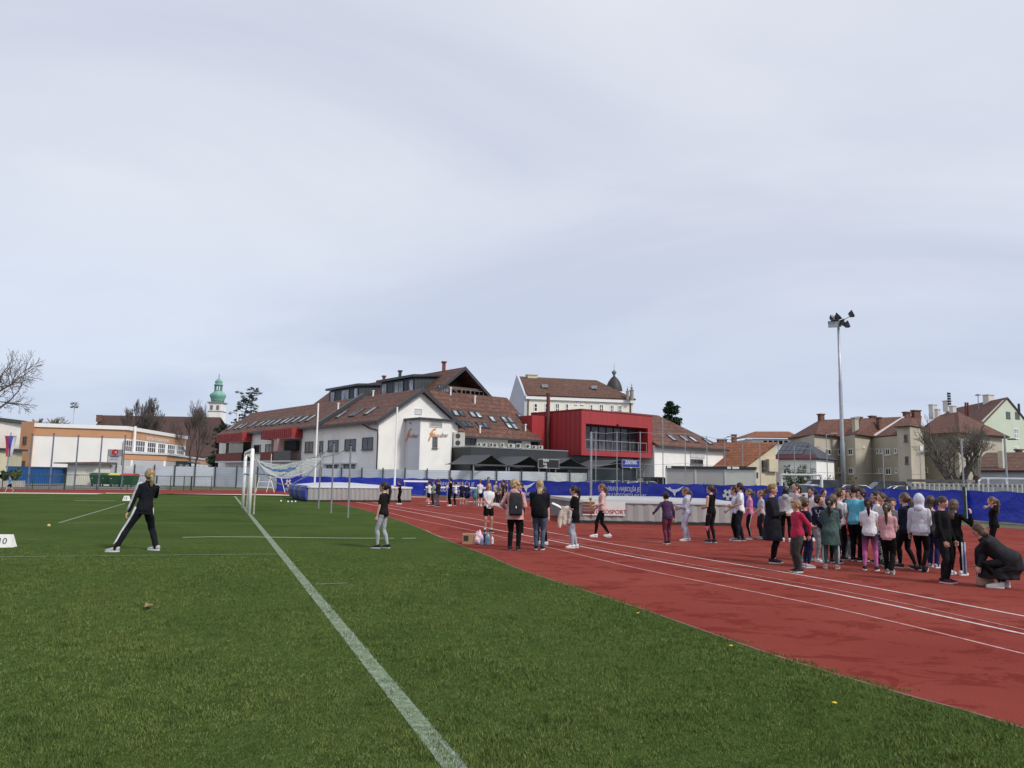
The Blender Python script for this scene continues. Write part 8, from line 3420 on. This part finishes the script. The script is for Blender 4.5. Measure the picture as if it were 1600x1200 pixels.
for (lb, ft, tp, yw, hr, sh, lg, so, ar) in far:
    person(lb, ft, tp, yw, hr, sh, lg, so, FAIR, ar, None, (0, 6), group=ROW, vox=.021)

# --- middle group
P['shorts'] = person('dark haired girl in white t-shirt and black shorts facing the camera', (762.5, 832), 752, 12, ('pony', (.03, .018, .012), .8), ('tee', WT), ('shorts', K), ((.02, .02, .035), None), TAN, ('clasp', 'clasp'), ((.06, -.02, 0), (-.06, .02, 0)), (-8, 0), slim=.95, socks=True)
P['pink'] = person('curly blonde woman in a long pink raincoat carrying a grey backpack', (803, 860), 746.5, 168, ('curly', (.40, .28, .15)), ('parka', (.56, .31, .31)), ('pants', K), ((.03, .03, .035), (.1, .1, .1)), FAIR, ((.05, -.12, -.2), (-.03, -.14, -.17)), ((.058, 0, 0), (-.058, .0, 0)), (10, 4), adult=True, slim=1.08)
P['purplekid'] = person('child in a purple and pale top half hidden behind the pink coat', (812, 835), 754, -30, ('short', DHAIR), ('tee', (.22, .10, .36)), ('pants', K), KSH, FAIR, ('clasp', 'clasp'))
P['kidback'] = person('child with bare arms half hidden behind the black jacketed woman', (847, 851), 758, -35, ('short', BHAIR), ('tee', (.60, .50, .44)), ('leggings', K), WSH, FAIR, ('loose', 'loose'), ((.085, 0, 0), (-.085, 0, 0)))
P['jacket'] = person('blonde woman in black jacket and blue jeans with a black drawstring bag', (842.5, 859), 746.5, 176, ('long', ASH, .85), ('jacket', (.011, .012, .016)), ('jeans', DENIM), ((.015, .018, .03), (.5, .5, .5)), FAIR, ('front', 'front'), ((.042, .0, 0), (-.042, .03, 0)), (14, 3), adult=True, slim=1.12)
P['longtee'] = person('girl in oversized black t-shirt and pale grey sweatpants reading a paper', (896, 856.5), 757, -88, ('pony', DHAIR, 1.3, .0), ('longtee', K), ('sweat', (.36, .37, .43)), WSH, FAIR, ('hold', 'hold'), ((.035, -.02, 0), (-.035, .04, 0)), (0, 24), slim=1.05)
P['pinkwalk'] = person('girl in pale pink sweatshirt and black leggings walking left', (941, 839.5), 752.5, -88, ('pony', LHAIR, 1.1, -.02), ('sweat', (.58, .36, .34)), ('leggings', K), WSH, FAIR, ('bent', (.02, -.13, -.25)), ((.02, -.125, 0), (-.02, .12, .012, -14)), (0, 6))
P['purple'] = person('girl in purple jacket and mottled maroon leggings jogging away', (1043, 850), 767, -158, ('pony', DHAIR, .6, .25), ('long', (.062, .032, .075)), ('pants', MAROON), ((.02, .02, .022), (.6, .6, .6)), TAN, ((.10, -.15, -.19), (.06, .01, -.31)), ((.045, .05, 0), (-.05, -.05, .0)), (6, 0), (.015, -.03), slim=1.06)
P['lilac'] = person('girl in pale lilac hooded tracksuit facing left', (1073, 845.5), 760, -84, ('pony', LHAIR, 1.2, .05), ('hoodie', (.46, .46, .57)), ('sweat', (.46, .46, .57)), WSH, FAIR, ('hold', 'bent'), ((.035, -.03, 0), (-.035, .03, 0)), (0, 0))
P['blackpink'] = person('girl in black sleeveless top and black leggings with pink panels', (1110, 848), 755, -128, ('pony', BHAIR, 1.0, .0), ('tank', K), ('leggings', (.014, .012, .015)), ((.03, .03, .033), (.4, .4, .4)), FAIR, ('front', 'front'), ((.035, .0, 0), (-.04, .05, 0)), (20, 0))
P['whitekid'] = person('girl in white t-shirt half hidden in front of the woman in navy trousers', (1149, 845), 759, -92, ('pony', BHAIR, .8), ('tee', (.62, .66, .74)), ('leggings', K), GSH, FAIR, ('hold', 'clasp'))
P['whitewoman'] = person('woman in white t-shirt and dark navy trousers with dark tied hair', (1157, 845.5), 751.5, -86, ('pony', DHAIR, .55, -.1), ('tee', (.72, .72, .74)), ('pants', (.014, .016, .026)), ((.07, .06, .07), (.45, .38, .38)), TAN, ('bent', 'bent'), ((.035, -.035, 0), (-.035, .045, 0)), (0, 0), adult=True, slim=1.04)
P['pinktee'] = person('girl in bright pink t-shirt and black leggings with white side print', (1172, 842.5), 764, -80, ('pony', LHAIR, .9), ('tee', (.58, .19, .36)), ('leggings', K), ((.12, .12, .13), (.6, .6, .6)), FAIR, ('front', 'clasp'), None, (0, 0), slim=.95)
P['greytee'] = person('girl in pale grey t-shirt and dark trousers left of the long black coat', (1190, 841.5), 766, -72, ('pony', LHAIR, .6), ('tee', (.46, .43, .43)), ('pants', (.02, .022, .028)), ((.16, .18, .24), (.5, .5, .5)), FAIR, ('clasp', 'clasp'))

# --- the crowd
C_ = [
 ('woman in a long black coat reading a paper at the left of the crowd', (1209, 880), 756.5, 82, ('pony', (.20, .125, .06), .35, -.1), ('coat', (.013, .014, .02)), ('leggings', K), KSH, ('hold', 'hold'), None, (0, 10), dict(adult=True, slim=1.16)),
 ('girl in grey hooded sweatshirt with a dark bob seen from behind', (1229, 846), 759, 178, ('bob', (.018, .013, .018)), ('hoodie', (.36, .36, .38)), ('leggings', K), WSH, ('front', 'front'), ((.055, 0, 0), (-.055, 0, 0)), (0, 0), {}),
 ('girl in pale pink top smiling to the left behind the grey hooded girl', (1246, 846), 754.5, -58, ('pony', BHAIR, .8), ('tee', (.62, .42, .46)), ('leggings', K), WSH, ('front', 'front'), None, (0, -6), {}),
 ('blond child in crimson sweatshirt and olive grey trousers, hands behind the back', (1248, 894.5), 778.5, -55, ('short', (.25, .165, .085)), ('sweat', (.42, .028, .075)), ('pants', (.048, .044, .042)), ((.022, .022, .035), (.6, .58, .56)), ('back', 'back'), ((.03, .0, 0), (-.04, .0, 0)), (-8, 14), {}),
 ('child with a light blue headband and turquoise shoes behind the crimson sweatshirt', (1256, 875), 774, 40, ('pony', LHAIR, .9), ('tee', (.22, .03, .05)), ('leggings', (.016, .018, .03)), ((.06, .34, .42), None), ('down', 'down'), ((.07, 0, 0), (-.07, 0, 0)), (10, 0), {}),
 ('girl in navy top and navy leggings with a blonde plait over her back', (1261, 887), 778, 125, ('pony', (.10, .06, .035), 1.5), ('tee', (.014, .016, .035)), ('leggings', (.014, .016, .05)), ((.42, .40, .46), None), ('bent', 'front'), None, (0, 4), {}),
 ('girl in white t-shirt facing left at the back of the crowd', (1271, 845), 762, -60, ('pony', DHAIR, .8), ('tee', WT), ('leggings', K), WSH, ('down', 'down'), None, (0, 0), {}),
 ('dark haired child whose face peers over the navy sweater', (1289, 843), 764, 35, ('short', BHAIR), ('tee', (.30, .30, .34)), ('pants', K), KSH, ('down', 'down'), None, (0, 0), {}),
 ('boy in navy sweater with white chest lettering and grey sweatpants', (1281, 878), 771.5, 48, ('short', (.04, .024, .015)), ('sweat', (.014, .018, .045)), ('sweat', (.27, .27, .28)), WSH, ('clasp', 'clasp'), ((.06, 0, 0), (-.05, .0, 0)), (14, -4), {'slim': 1.08}),
 ('girl with light brown hair right behind the teal tunic', (1305, 880), 772.5, 160, ('pony', LHAIR, .7), ('tee', (.06, .06, .07)), ('leggings', K), KSH, ('down', 'front'), None, (0, 0), {}),
 ('girl in long grey green tunic and leggings with white side stripes, from behind', (1299, 888.5), 774.5, 177, ('pony', (.028, .016, .012), 1.15, .0, (.5, .3, .3)), ('tunic', (.062, .105, .10)), ('leggings', (.055, .10, .105)), ((.50, .36, .36), None), ('front', 'front'), ((.072, 0, 0), (-.072, 0, 0)), (0, 0), {'extra': ('hoodback',)}),
 ('girl in white t-shirt with long dark ponytail right of the light brown head', (1313, 875), 763, 155, ('pony', BHAIR, 1.3), ('tee', WT), ('leggings', K), KSH, ('down', 'front'), None, (0, 0), {}),
 ('boy with a fringe facing the camera at the back, white shirt', (1320, 862), 762, 8, ('short', BHAIR), ('tee', (.62, .50, .50)), ('pants', K), KSH, ('down', 'down'), None, (0, 6), {}),
 ('child facing the camera just left of the cyan t-shirt', (1329, 862), 766, -25, ('short', BHAIR), ('tee', (.66, .62, .60)), ('pants', (.05, .05, .06)), KSH, ('down', 'down'), None, (0, 0), {}),
 ('child in red t-shirt and grey trousers at the side of the cyan t-shirt', (1325, 872), 780, 128, ('long', (.045, .022, .016), .9), ('longtee', (.50, .045, .045)), ('pants', (.16, .17, .18)), GSH, ('loose', 'front'), None, (0, 0), {}),
 ('tall youth in cyan t-shirt and black trousers bending over the others', (1339, 877), 757, 152, ('short', (.04, .023, .015)), ('tee', (.12, .43, .56)), ('pants', K), ((.02, .02, .024), (.6, .6, .6)), ('loose', 'front'), None, (0, 18), {'adult': True, 'slim': 1.1, 'lean': (.02, -.04)}),
 ('boy in white t-shirt and mustard trousers facing left', (1350, 877), 763.5, -52, ('short', (.022, .015, .012)), ('tee', WT), ('pants', (.25, .14, .04)), KSH, ('clasp', 'front'), None, (0, 0), {}),
 ('girl in white t-shirt and pink to black leggings with dark ponytail, from behind', (1361, 891.5), 776, 178, ('pony', (.026, .014, .012), 1.05, .02, (.4, .12, .12)), ('tee', (.70, .70, .75)), ('leggings', OMBRE), ((.03, .03, .035), None), ('front', 'front'), ((.075, .0, 0), (-.07, .0, 0)), (0, 0), {}),
 ('boy in white t-shirt facing left behind the pink ombre leggings', (1373, 880), 767.5, -72, ('short', (.035, .022, .015)), ('tee', WT), ('pants', K), KSH, ('clasp', 'front'), None, (0, 0), {}),
 ('brown haired child in speckled leggings between two ponytailed girls', (1382, 884), 770, -45, ('pony', BHAIR, .7), ('tee', (.60, .55, .53)), ('leggings', SPECK), KSH, ('down', 'down'), None, (0, 8), {}),
 ('girl in pale pink t-shirt and black trousers with long brown ponytail, walking away', (1389, 896.5), 783, 172, ('pony', (.055, .034, .022), 1.5, .08, (.5, .42, .36)), ('tee', (.57, .31, .33)), ('pants', K), ((.22, .20, .19), None), ('front', 'front'), ((.03, -.07, 0), (-.04, .07, .03, -55)), (0, 4), {}),
 ('smiling boy in grey t-shirt facing the camera', (1398, 879), 778.5, 2, ('short', (.06, .032, .02)), ('tee', (.13, .13, .14)), ('shorts', K), WSH, ('down', 'down'), None, (0, 6), {}),
 ('girl in navy sweatshirt and black leggings with light brown ponytail, striding left', (1417, 889), 766.5, -122, ('pony', (.12, .07, .04), 1.05, .05, (.5, .4, .2)), ('sweat', (.014, .016, .035)), ('leggings', K), ((.03, .03, .04), (.5, .48, .48)), ('front', 'front'), ((.0, -.09, 0), (-.04, .09, .01, -18)), (0, 0), {}),
 ('girl in a white hooded sweatshirt with the hood up, from behind', (1441, 892.5), 769.5, 164, ('hoodup', K), ('hoodie', (.55, .55, .62)), ('leggings', K), ((.025, .025, .03), (.55, .45, .36)), ((.05, -.05, -.32), 'front'), ((.04, -.07, 0), (-.04, .07, .025, -45)), (0, 0), {'slim': 1.08}),
 ('long haired girl half hidden behind the hooded white sweatshirt', (1459, 887), 775, 150, ('long', (.07, .042, .028), .9), ('tee', (.05, .05, .06)), ('pants', (.016, .024, .10)), ((.45, .42, .46), None), ('down', 'front'), None, (0, 0), {}),
 ('girl all in black looking down, holding a white and blue strip', (1477, 911), 771.5, 66, ('pony', (.055, .034, .024), .5, -.15), ('sweat', K), ('pants', (.011, .011, .013)), ((.05, .022, .035), (.58, .42, .40)), ((.03, -.07, -.3), (.03, -.08, -.3)), ((.04, .0, 0), (-.04, .0, 0)), (0, 30), {'adult': True, 'slim': 1.08}),
 ('long haired girl in black with both hands raised to her face', (1495, 898.5), 778.5, 150, ('long', (.10, .064, .042), 1.15), ('long', K), ('leggings', K), WSH, ((.10, -.05, .035), (.10, -.05, .035)), ((.055, .02, 0), (-.06, -.02, 0)), (0, 22), {'elbow': (0, .1, -1)}),
 ('girl in black t-shirt with light brown ponytail, hand at her mouth', (1555, 868), 776.5, -82, ('pony', (.14, .085, .05), 1.6, .1, (.5, .5, .55)), ('tee', K), ('leggings', K), KSH, ('mouth', 'down'), None, (0, 8), {}),
]
for (lb, ft, tp, yw, hr, sh, lg, so, ar, stn, hd_, kw) in C_:
    P[lb] = person(lb, ft, tp, yw, hr, sh, lg, so, FAIR, ar, stn, hd_, group=GRP, **kw)
tun = P[[k for k in P if 'tunic' in k and k.startswith('girl in long')][0]]
for j_, sg in ((0, 1), (1, -1)):
    a, k, an = tun['jl'][j_]
    stripes(tun, [(a.lerp(k, .3), .064), (k, .054), (k.lerp(an, .3), .054), (an + Vector((0, 0, .02)), .038)], Vector((sg, .45, 0)), .02, .012, (.62, .62, .64), 2)
a, k, an = P['pinktee']['jl'][0]
stripes(P['pinktee'], [(a, .066), (a.lerp(k, .5), .056), (k, .048), (k.lerp(an, .3), .048), (an + Vector((0, 0, .03)), .034)], Vector((.9, .5, 0)), .02, .010, (.5, .5, .5), 1, 'side_print')
for j_ in (0,):
    a, k, an = P['blackpink']['jl'][j_]
    for (p, q) in ((a.lerp(k, .05), a.lerp(k, .5)), (k.lerp(an, -.05), k.lerp(an, .35))):
        mb = MB()
        d = (q - p).normalized()
        out = Vector((.72, .55, 0)).normalized()
        sd_ = d.cross(out)
        hw = .055
        mb.plate([p + out * .064 - sd_ * hw, p + out * .064 + sd_ * hw, q + out * .058], -out * .02)
        mb.build('pink_panel', fabric((.58, .12, .20), 'panel_fabric'), P['blackpink']['root'])
# chest lettering on the navy sweater
bi = P[[k for k in P if k.startswith('boy in navy sweater')][0]]
for tx, f, sz_ in (('UMKA', .80, .105), ('LIVING', .62, .075)):
    me = text_mesh(tx, sz_, mat('print_white', (.62, .62, .62), .7, .05, 9), .002)
    for v in me.vertices:
        x, y = v.co.x, v.co.y
        c = bi['sp'](f)
        r_x, r_y = .086 * bi['H'] * 1.08 + .024, .058 * bi['H'] * 1.08 + .026
        yy = -r_y * math.sqrt(max(0, 1 - (x / r_x) ** 2)) - .006
        v.co = Vector((c.x + x, c.y + yy - (.001 if v.co.z > 0 else 0), c.z + y))
    link('chest_lettering', me, bi['root'])
# headband
hb_ = P[[k for k in P if 'headband' in k][0]]
mb = MB()
X_, Y_ = hb_['HM'] @ Vector((1, 0, 0)), hb_['HM'] @ Vector((0, 1, 0))
hh_ = hb_['hh']
rings(mb, [(hb_['hd'](0, .02, z), X_ * hh_ * .405, Y_ * hh_ * .47) for z in (.1, .3)], 18, False)
mb.build('headband', fabric((.16, .45, .66), 'headband_fabric'), hb_['root'], True)

# --- the crouching woman
cw_ = person('woman in a long black quilted coat crouching on the track at the right edge', (1561, 918), 818, -90, ('bob', (.11, .072, .042)), ('puffer', QUILT), ('leggings', K), WSH, FAIR, ((-.03, -.07, -.24), (-.05, -.09, -.23)), ((.07, -.0, 0), (-.07, .05, 0)), (0, 34), (0, -.205), True, 1.1, None, 1.66, hipz=.245, hip=(0, .085), pole=((.5, -1, .6), (-.5, -1, .6)), elbow=(0, .3, 1))

# left edge runners
person('child in blue t-shirt running left at the left edge', (15, 769), 741, -80, ('short', BHAIR), ('tee', (.08, .28, .48)), ('shorts', K), KSH, FAIR, ('swingf', 'swingb'), ((.03, .2, .02, -35), (-.03, -.2, 0)), (0, 0), (0, -.03), vox=.022)
person('child in white top and red trousers by the parked cars', (95, 755.5), 735, 170, ('short', DHAIR), ('tee', WT), ('pants', (.35, .02, .03)), KSH, FAIR, ((.2, 0, .06), (.2, 0, .06)), None, (0, 0), vox=.025)

# ------------------------------------------------------------------ carried and set down things
def sheet_paper(name, label, c, n, up_, w, h, m_, curl=.0):
    n, up_ = Vector(n).normalized(), Vector(up_).normalized()
    r_ = up_.cross(n).normalized()
    mb = MB()
    k = 6
    vs = []
    for i in range(k + 1):
        for s in (0, 1):
            for t_ in (-.0015, .0015):
                vs.append(c + r_ * (w * (s - .5)) + up_ * (h * (i / k - .5)) + n * (t_ + curl * math.sin(math.pi * i / k)))
    fs = []
    for i in range(k):
        a = 4 * i
        fs += [(a + 0, a + 2, a + 6, a + 4), (a + 1, a + 5, a + 7, a + 3), (a, a + 4, a + 5, a + 1), (a + 2, a + 3, a + 7, a + 6)]
    fs += [(0, 1, 3, 2), (4 * k, 4 * k + 2, 4 * k + 3, 4 * k + 1)]
    mb.add([v - c for v in vs], fs)
    o = mb.build(name, m_, None, True, c)
    return tag(o, label, 'paper')


PAPER = mat('paper_white', (.76, .76, .74), .7, .05, 9)
h0_ = P['pink']['hands'][0]
sheet_paper('paper_sheet', 'white sheet of paper held out by the pink coated woman', h0_ + Vector((-.16, .02, .06)), (.25, -.3, .9), (-.9, .2, .3), .21, .36, PAPER, .02)
h0_ = P[C_[0][0]]['hands'][0]
sheet_paper('paper_sheet', 'white folded paper held by the woman in the long black coat', h0_ + Vector((.13, 0, .03)), (-.4, -.5, .75), (.85, .1, .4), .2, .26, PAPER, .01)
h0_ = P['longtee']['hands'][0]
sheet_paper('paper_sheet', 'white paper on a board held by the girl in the oversized black t-shirt', h0_ + Vector((-.10, 0, .03)), (.5, -.2, .8), (-.8, .1, .4), .21, .30, PAPER, .01)
# garment over her arm
a, e, w = P['longtee']['arms'][0]
c = P['longtee']['wp'](e.lerp(w, .75))
rg = random.Random(2)
mb = MB()
X3 = Vector((1, 0, 0))
rings(mb, [(Vector((x, 0, z)), X3 * rx, Vector((0, ry, 0))) for z, x, rx, ry in ((.05, .03, .07, .05), (0, .0, .12, .075), (-.12, -.03, .13, .07), (-.25, -.05, .125, .06), (-.38, -.06, .10, .05))], 12)
mb.tube([Vector((-.12, -.03, -.05)), Vector((-.16, -.05, -.22)), Vector((-.17, -.04, -.46))], [.05, .05, .04], 8)
mb.tube([Vector((.08, -.04, -.05)), Vector((.08, -.05, -.2)), Vector((.05, -.05, -.36))], [.045, .045, .035], 8)
me = fused(mb, 'hanging_jacket', .013, 2, .03, 9, 3)
me.materials.clear()
me.materials.append(fabric((.55, .48, .42), 'cream_fabric'))
o = link('hanging_jacket', me, None, c)
tag(o, 'cream jacket hanging over the arm of the girl in the oversized black t-shirt', 'jacket')
# baton of the walking girl
h0_ = P['pinkwalk']['hands'][1]
mb = MB()
mb.tube([Vector((-.02, 0, .28)), Vector((0, 0, -.28))], [.022, .018], 8)
mb.tube([Vector((-.022, 0, .30)), Vector((-.02, 0, .24))], [.045, .045], 10)
o = mb.build('wooden_bat', mat('pale_wood', (.42, .27, .12), .6, .15, 8), None, True, h0_ + Vector((-.06, 0, .05)))
tag(o, 'pale wooden bat carried by the girl in the pink sweatshirt', 'bat')

# backpack of the pink coated woman
pk = P['pink']
wpt = pk['wp']
H_ = pk['H']
c0 = pk['sp'](.50, -.04, .118)
o = thing('backpack', 'dark grey square backpack on the back of the pink coated woman', 'backpack', wpt(c0), pk['root'].rotation_euler.z + R(12))
mb = MB()
prof_ = [(.135, .07, -.26), (.15, .085, -.22), (.152, .09, 0), (.15, .085, .14), (.13, .07, .21), (.08, .04, .235)]
vs, fs, n = [], [], 16
for (rx, ry, z) in prof_:
    for k in range(n):
        t_ = 2 * math.pi * (k + .5) / n
        vs.append((math.copysign(abs(math.cos(t_)) ** .45, math.cos(t_)) * rx, math.copysign(abs(math.sin(t_)) ** .45, math.sin(t_)) * ry, z))
for i in range(len(prof_) - 1):
    for k in range(n): fs.append((i * n + k, i * n + (k + 1) % n, (i + 1) * n + (k + 1) % n, (i + 1) * n + k))
fs += [tuple(reversed(range(n))), tuple((len(prof_) - 1) * n + k for k in range(n))]
mb.add(vs, fs)
BPM = fabric((.035, .036, .042), 'backpack_cloth')
mb.build('pack', BPM, o, True)
mb = MB()
mb.box((-.125, .075, -.22), (.125, .118, -.04))
pf = mb.build('front_pocket', fabric((.028, .029, .034), 'backpack_cloth'), o)
mb = MB()
mb.box((-.02, .119, -.10), (.0, .124, -.05))
mb.build('zip_pull', WHITE, pf)
for sg in (-1, 1):
    mb = MB()
    mb.tube([(sg * .10, -.03, .20), (sg * .11, -.16, .27), (sg * .13, -.24, .12), (sg * .14, -.14, -.12), (sg * .12, -.04, -.2)], .016, 6)
    mb.build('strap', BPM, o)
# drawstring bag of the black jacketed woman
jk = P['jacket']
c0 = jk['sp'](.42, .02, .10)
o = thing('drawstring_bag', 'black drawstring bag hanging on the back of the black jacketed woman', 'bag', jk['wp'](c0), jk['root'].rotation_euler.z)
mb = MB()
for z, rx, ry in ((-.27, .10, .03), (-.24, .15, .06), (-.05, .15, .06), (.12, .12, .045), (.2, .05, .02)):
    pass
rings(mb, [(Vector((0, 0, z)), Vector((rx, 0, 0)), Vector((0, ry, 0))) for z, rx, ry in ((-.27, .10, .03), (-.24, .15, .06), (-.05, .15, .06), (.12, .12, .045), (.2, .05, .02))], 14)
mb.build('pouch', fabric((.008, .008, .010), 'bag_nylon'), o, True)
mb = MB()
for sg in (-1, 1): mb.tube([(sg * .03, 0, .2), (sg * .1, -.08, .33), (sg * .14, -.1, .1), (sg * .12, -.02, -.24)], .006, 5)
mb.build('cord', fabric((.02, .02, .02), 'bag_cord'), o)

# white and blue strip in the hand of the girl in black
gb = P[[k for k in P if k.startswith('girl all in black')][0]]
h0_ = gb['hands'][1]
if gb['hands'][0].x > h0_.x: h0_ = gb['hands'][0]
o = thing('measuring_strip', 'white and blue strip hanging from the hand of the girl in black', 'strip', h0_ + Vector((.05, -.05, .02)))
for x, cl in ((0, (.62, .62, .66)), (.028, (.10, .13, .42)), (.05, (.62, .62, .66))):
    mb = MB()
    mb.hexa([(x, -.004, -.50), (x + .024, -.004, -.50), (x + .02, -.004, .02), (x, -.004, .02)], [(x, .004, -.50), (x + .024, .004, -.50), (x + .02, .004, .02), (x, .004, .02)])
    mb.build('band', fabric(cl, 'strip_fabric'), o)

# tan bag by the crouching woman
p = G(1540, 916)
o = thing('tan_bag', 'tan suede handbag on the track under the crouching woman', 'bag', (p.x, p.y, .004), R(12))
mb = MB()
rings(mb, [(Vector((0, 0, z)), Vector((rx, 0, 0)), Vector((0, ry, 0))) for z, rx, ry in ((0, .13, .07), (.03, .155, .085), (.16, .15, .075), (.24, .13, .045), (.26, .11, .02))], 16)
mb.build('pouch', mat('tan_suede', (.36, .24, .18), .85, .12, 6), o, True)
mb = MB()
mb.tube([(-.1, 0, .25), (-.08, 0, .36), (.08, 0, .36), (.1, 0, .25)], .01, 6)
mb.build('handle', mat('tan_leather', (.26, .16, .11), .7), o)

# cardboard box, bag and bottles
p = G(735, 850.5)
o = thing('cardboard_box', 'brown cardboard box with a dark square printed on its side', 'box', (p.x, p.y + .12, .004), R(4))
mb = MB()
CB = mat('cardboard', (.32, .19, .10), .85, .1, 5)
mb.box((-.20, -.13, 0), (.20, .13, .225))
mb.build('carton', CB, o)
mb = MB()
mb.plate([(-.20, -.13, .226), (.20, -.13, .226), (.20, -.02, .245), (-.20, -.02, .245)], (0, 0, .004))
mb.plate([(-.20, .13, .226), (.20, .13, .226), (.20, .01, .232), (-.20, .01, .232)], (0, 0, .004))
mb.build('flap', CB, o)
mb = MB()
mb.plate([(-.175, -.1305, .07), (-.06, -.1305, .07), (-.06, -.1305, .20), (-.175, -.1305, .20)], (0, -.002, 0))
mb.build('printed_square', mat('carton_print', (.035, .02, .02), .8), o)
mb = MB()
mb.plate([(.07, -.1305, .09), (.10, -.1305, .09), (.10, -.1305, .17), (.07, -.1305, .17)], (0, -.002, 0))
mb.build('printed_mark', mat('carton_print', (.035, .02, .02), .8), o)

p = G(747, 851)
rg = random.Random(9)
mb = MB()
rings(mb, [(Vector((rg.uniform(-.01, .01), 0, z)), Vector((rx, 0, 0)), Vector((0, ry, 0))) for z, rx, ry in ((0, .10, .08), (.04, .135, .11), (.12, .14, .11), (.2, .11, .085), (.25, .07, .05))], 14)
for sg in (-1, 1):
    mb.tube([(sg * .05, 0, .23), (sg * .065, .01, .29), (sg * .03, .01, .33), (sg * .015, 0, .25)], [.018, .016, .014, .016], 8)
me = fused(mb, 'plastic_bag', .012, 2, .03, 13, 5)
me.materials.clear()
m, t, b = new_mat('pink_plastic_film')
n = noise_n(t, 10, 4, .6, coords(t), .6)
t.links.new(ramp(t, n.outputs['Fac'], [(.35, (.62, .40, .46)), (.65, (.78, .60, .66))]), b.inputs['Base Color'])
b.inputs['Roughness'].default_value = .35
bump(t, b, n.outputs['Fac'], .02, .8)
me.materials.append(m)
o = link('plastic_bag', me, None, (p.x, p.y + .1, .006))
tag(o, 'pale pink plastic carrier bag beside the cardboard box', 'bag')
p = G(755.5, 847)
mb = MB()
rings(mb, [(Vector((0, 0, z)), Vector((rx, 0, 0)), Vector((0, ry, 0))) for z, rx, ry in ((0, .06, .06), (.05, .08, .07), (.15, .075, .06), (.21, .03, .03))], 10)
me = fused(mb, 'red_pouch', .012, 2, .02, 13, 2)
me.materials.clear()
me.materials.append(fabric((.50, .05, .06), 'red_pouch_cloth'))
o = link('red_pouch', me, None, (p.x, p.y + .1, .004))
tag(o, 'small crumpled red bag between the pink bag and the bottles', 'bag')


def bottle(px, py, r_, h_, col, capc, label, clear=False):
    p = G(px, py)
    o = thing('drink_bottle', label, 'bottle', (p.x, p.y + .05, .004), 0, 'drink bottles by the box')
    mb = MB()
    mb.lathe([(r_ * .92, 0), (r_, .01), (r_, h_ * .28), (r_ * .94, h_ * .32), (r_, h_ * .36), (r_, h_ * .66), (r_ * .8, h_ * .78), (r_ * .42, h_ * .86), (r_ * .42, h_ * .92)], (0, 0, 0), 16)
    m_ = mat('bottle_plastic', col, .2, .2, 9)
    mb.build('body', m_, o, True)
    mb = MB()
    mb.lathe([(r_ * .46, h_ * .921), (r_ * .46, h_), (r_ * .4, h_ * 1.01)], (0, 0, 0), 12)
    mb.build('cap', mat('bottle_cap', capc, .4, .1, 5), o)


bottle(752.5, 852, .034, .17, (.14, .27, .42), (.06, .2, .5), 'small clear blue bottle in front of the pink bag')
bottle(757, 848, .045, .28, (.02, .025, .09), (.02, .02, .05), 'tall navy drink bottle behind the light blue one')
bottle(762, 852, .058, .29, (.18, .33, .46), (.35, .5, .15), 'big light blue water bottle next to the white one')
bottle(769, 850.5, .034, .19, (.66, .66, .66), (.6, .6, .6), 'slim white drink bottle at the right end of the bottles')

bpy.data.scenes.remove(TMP)
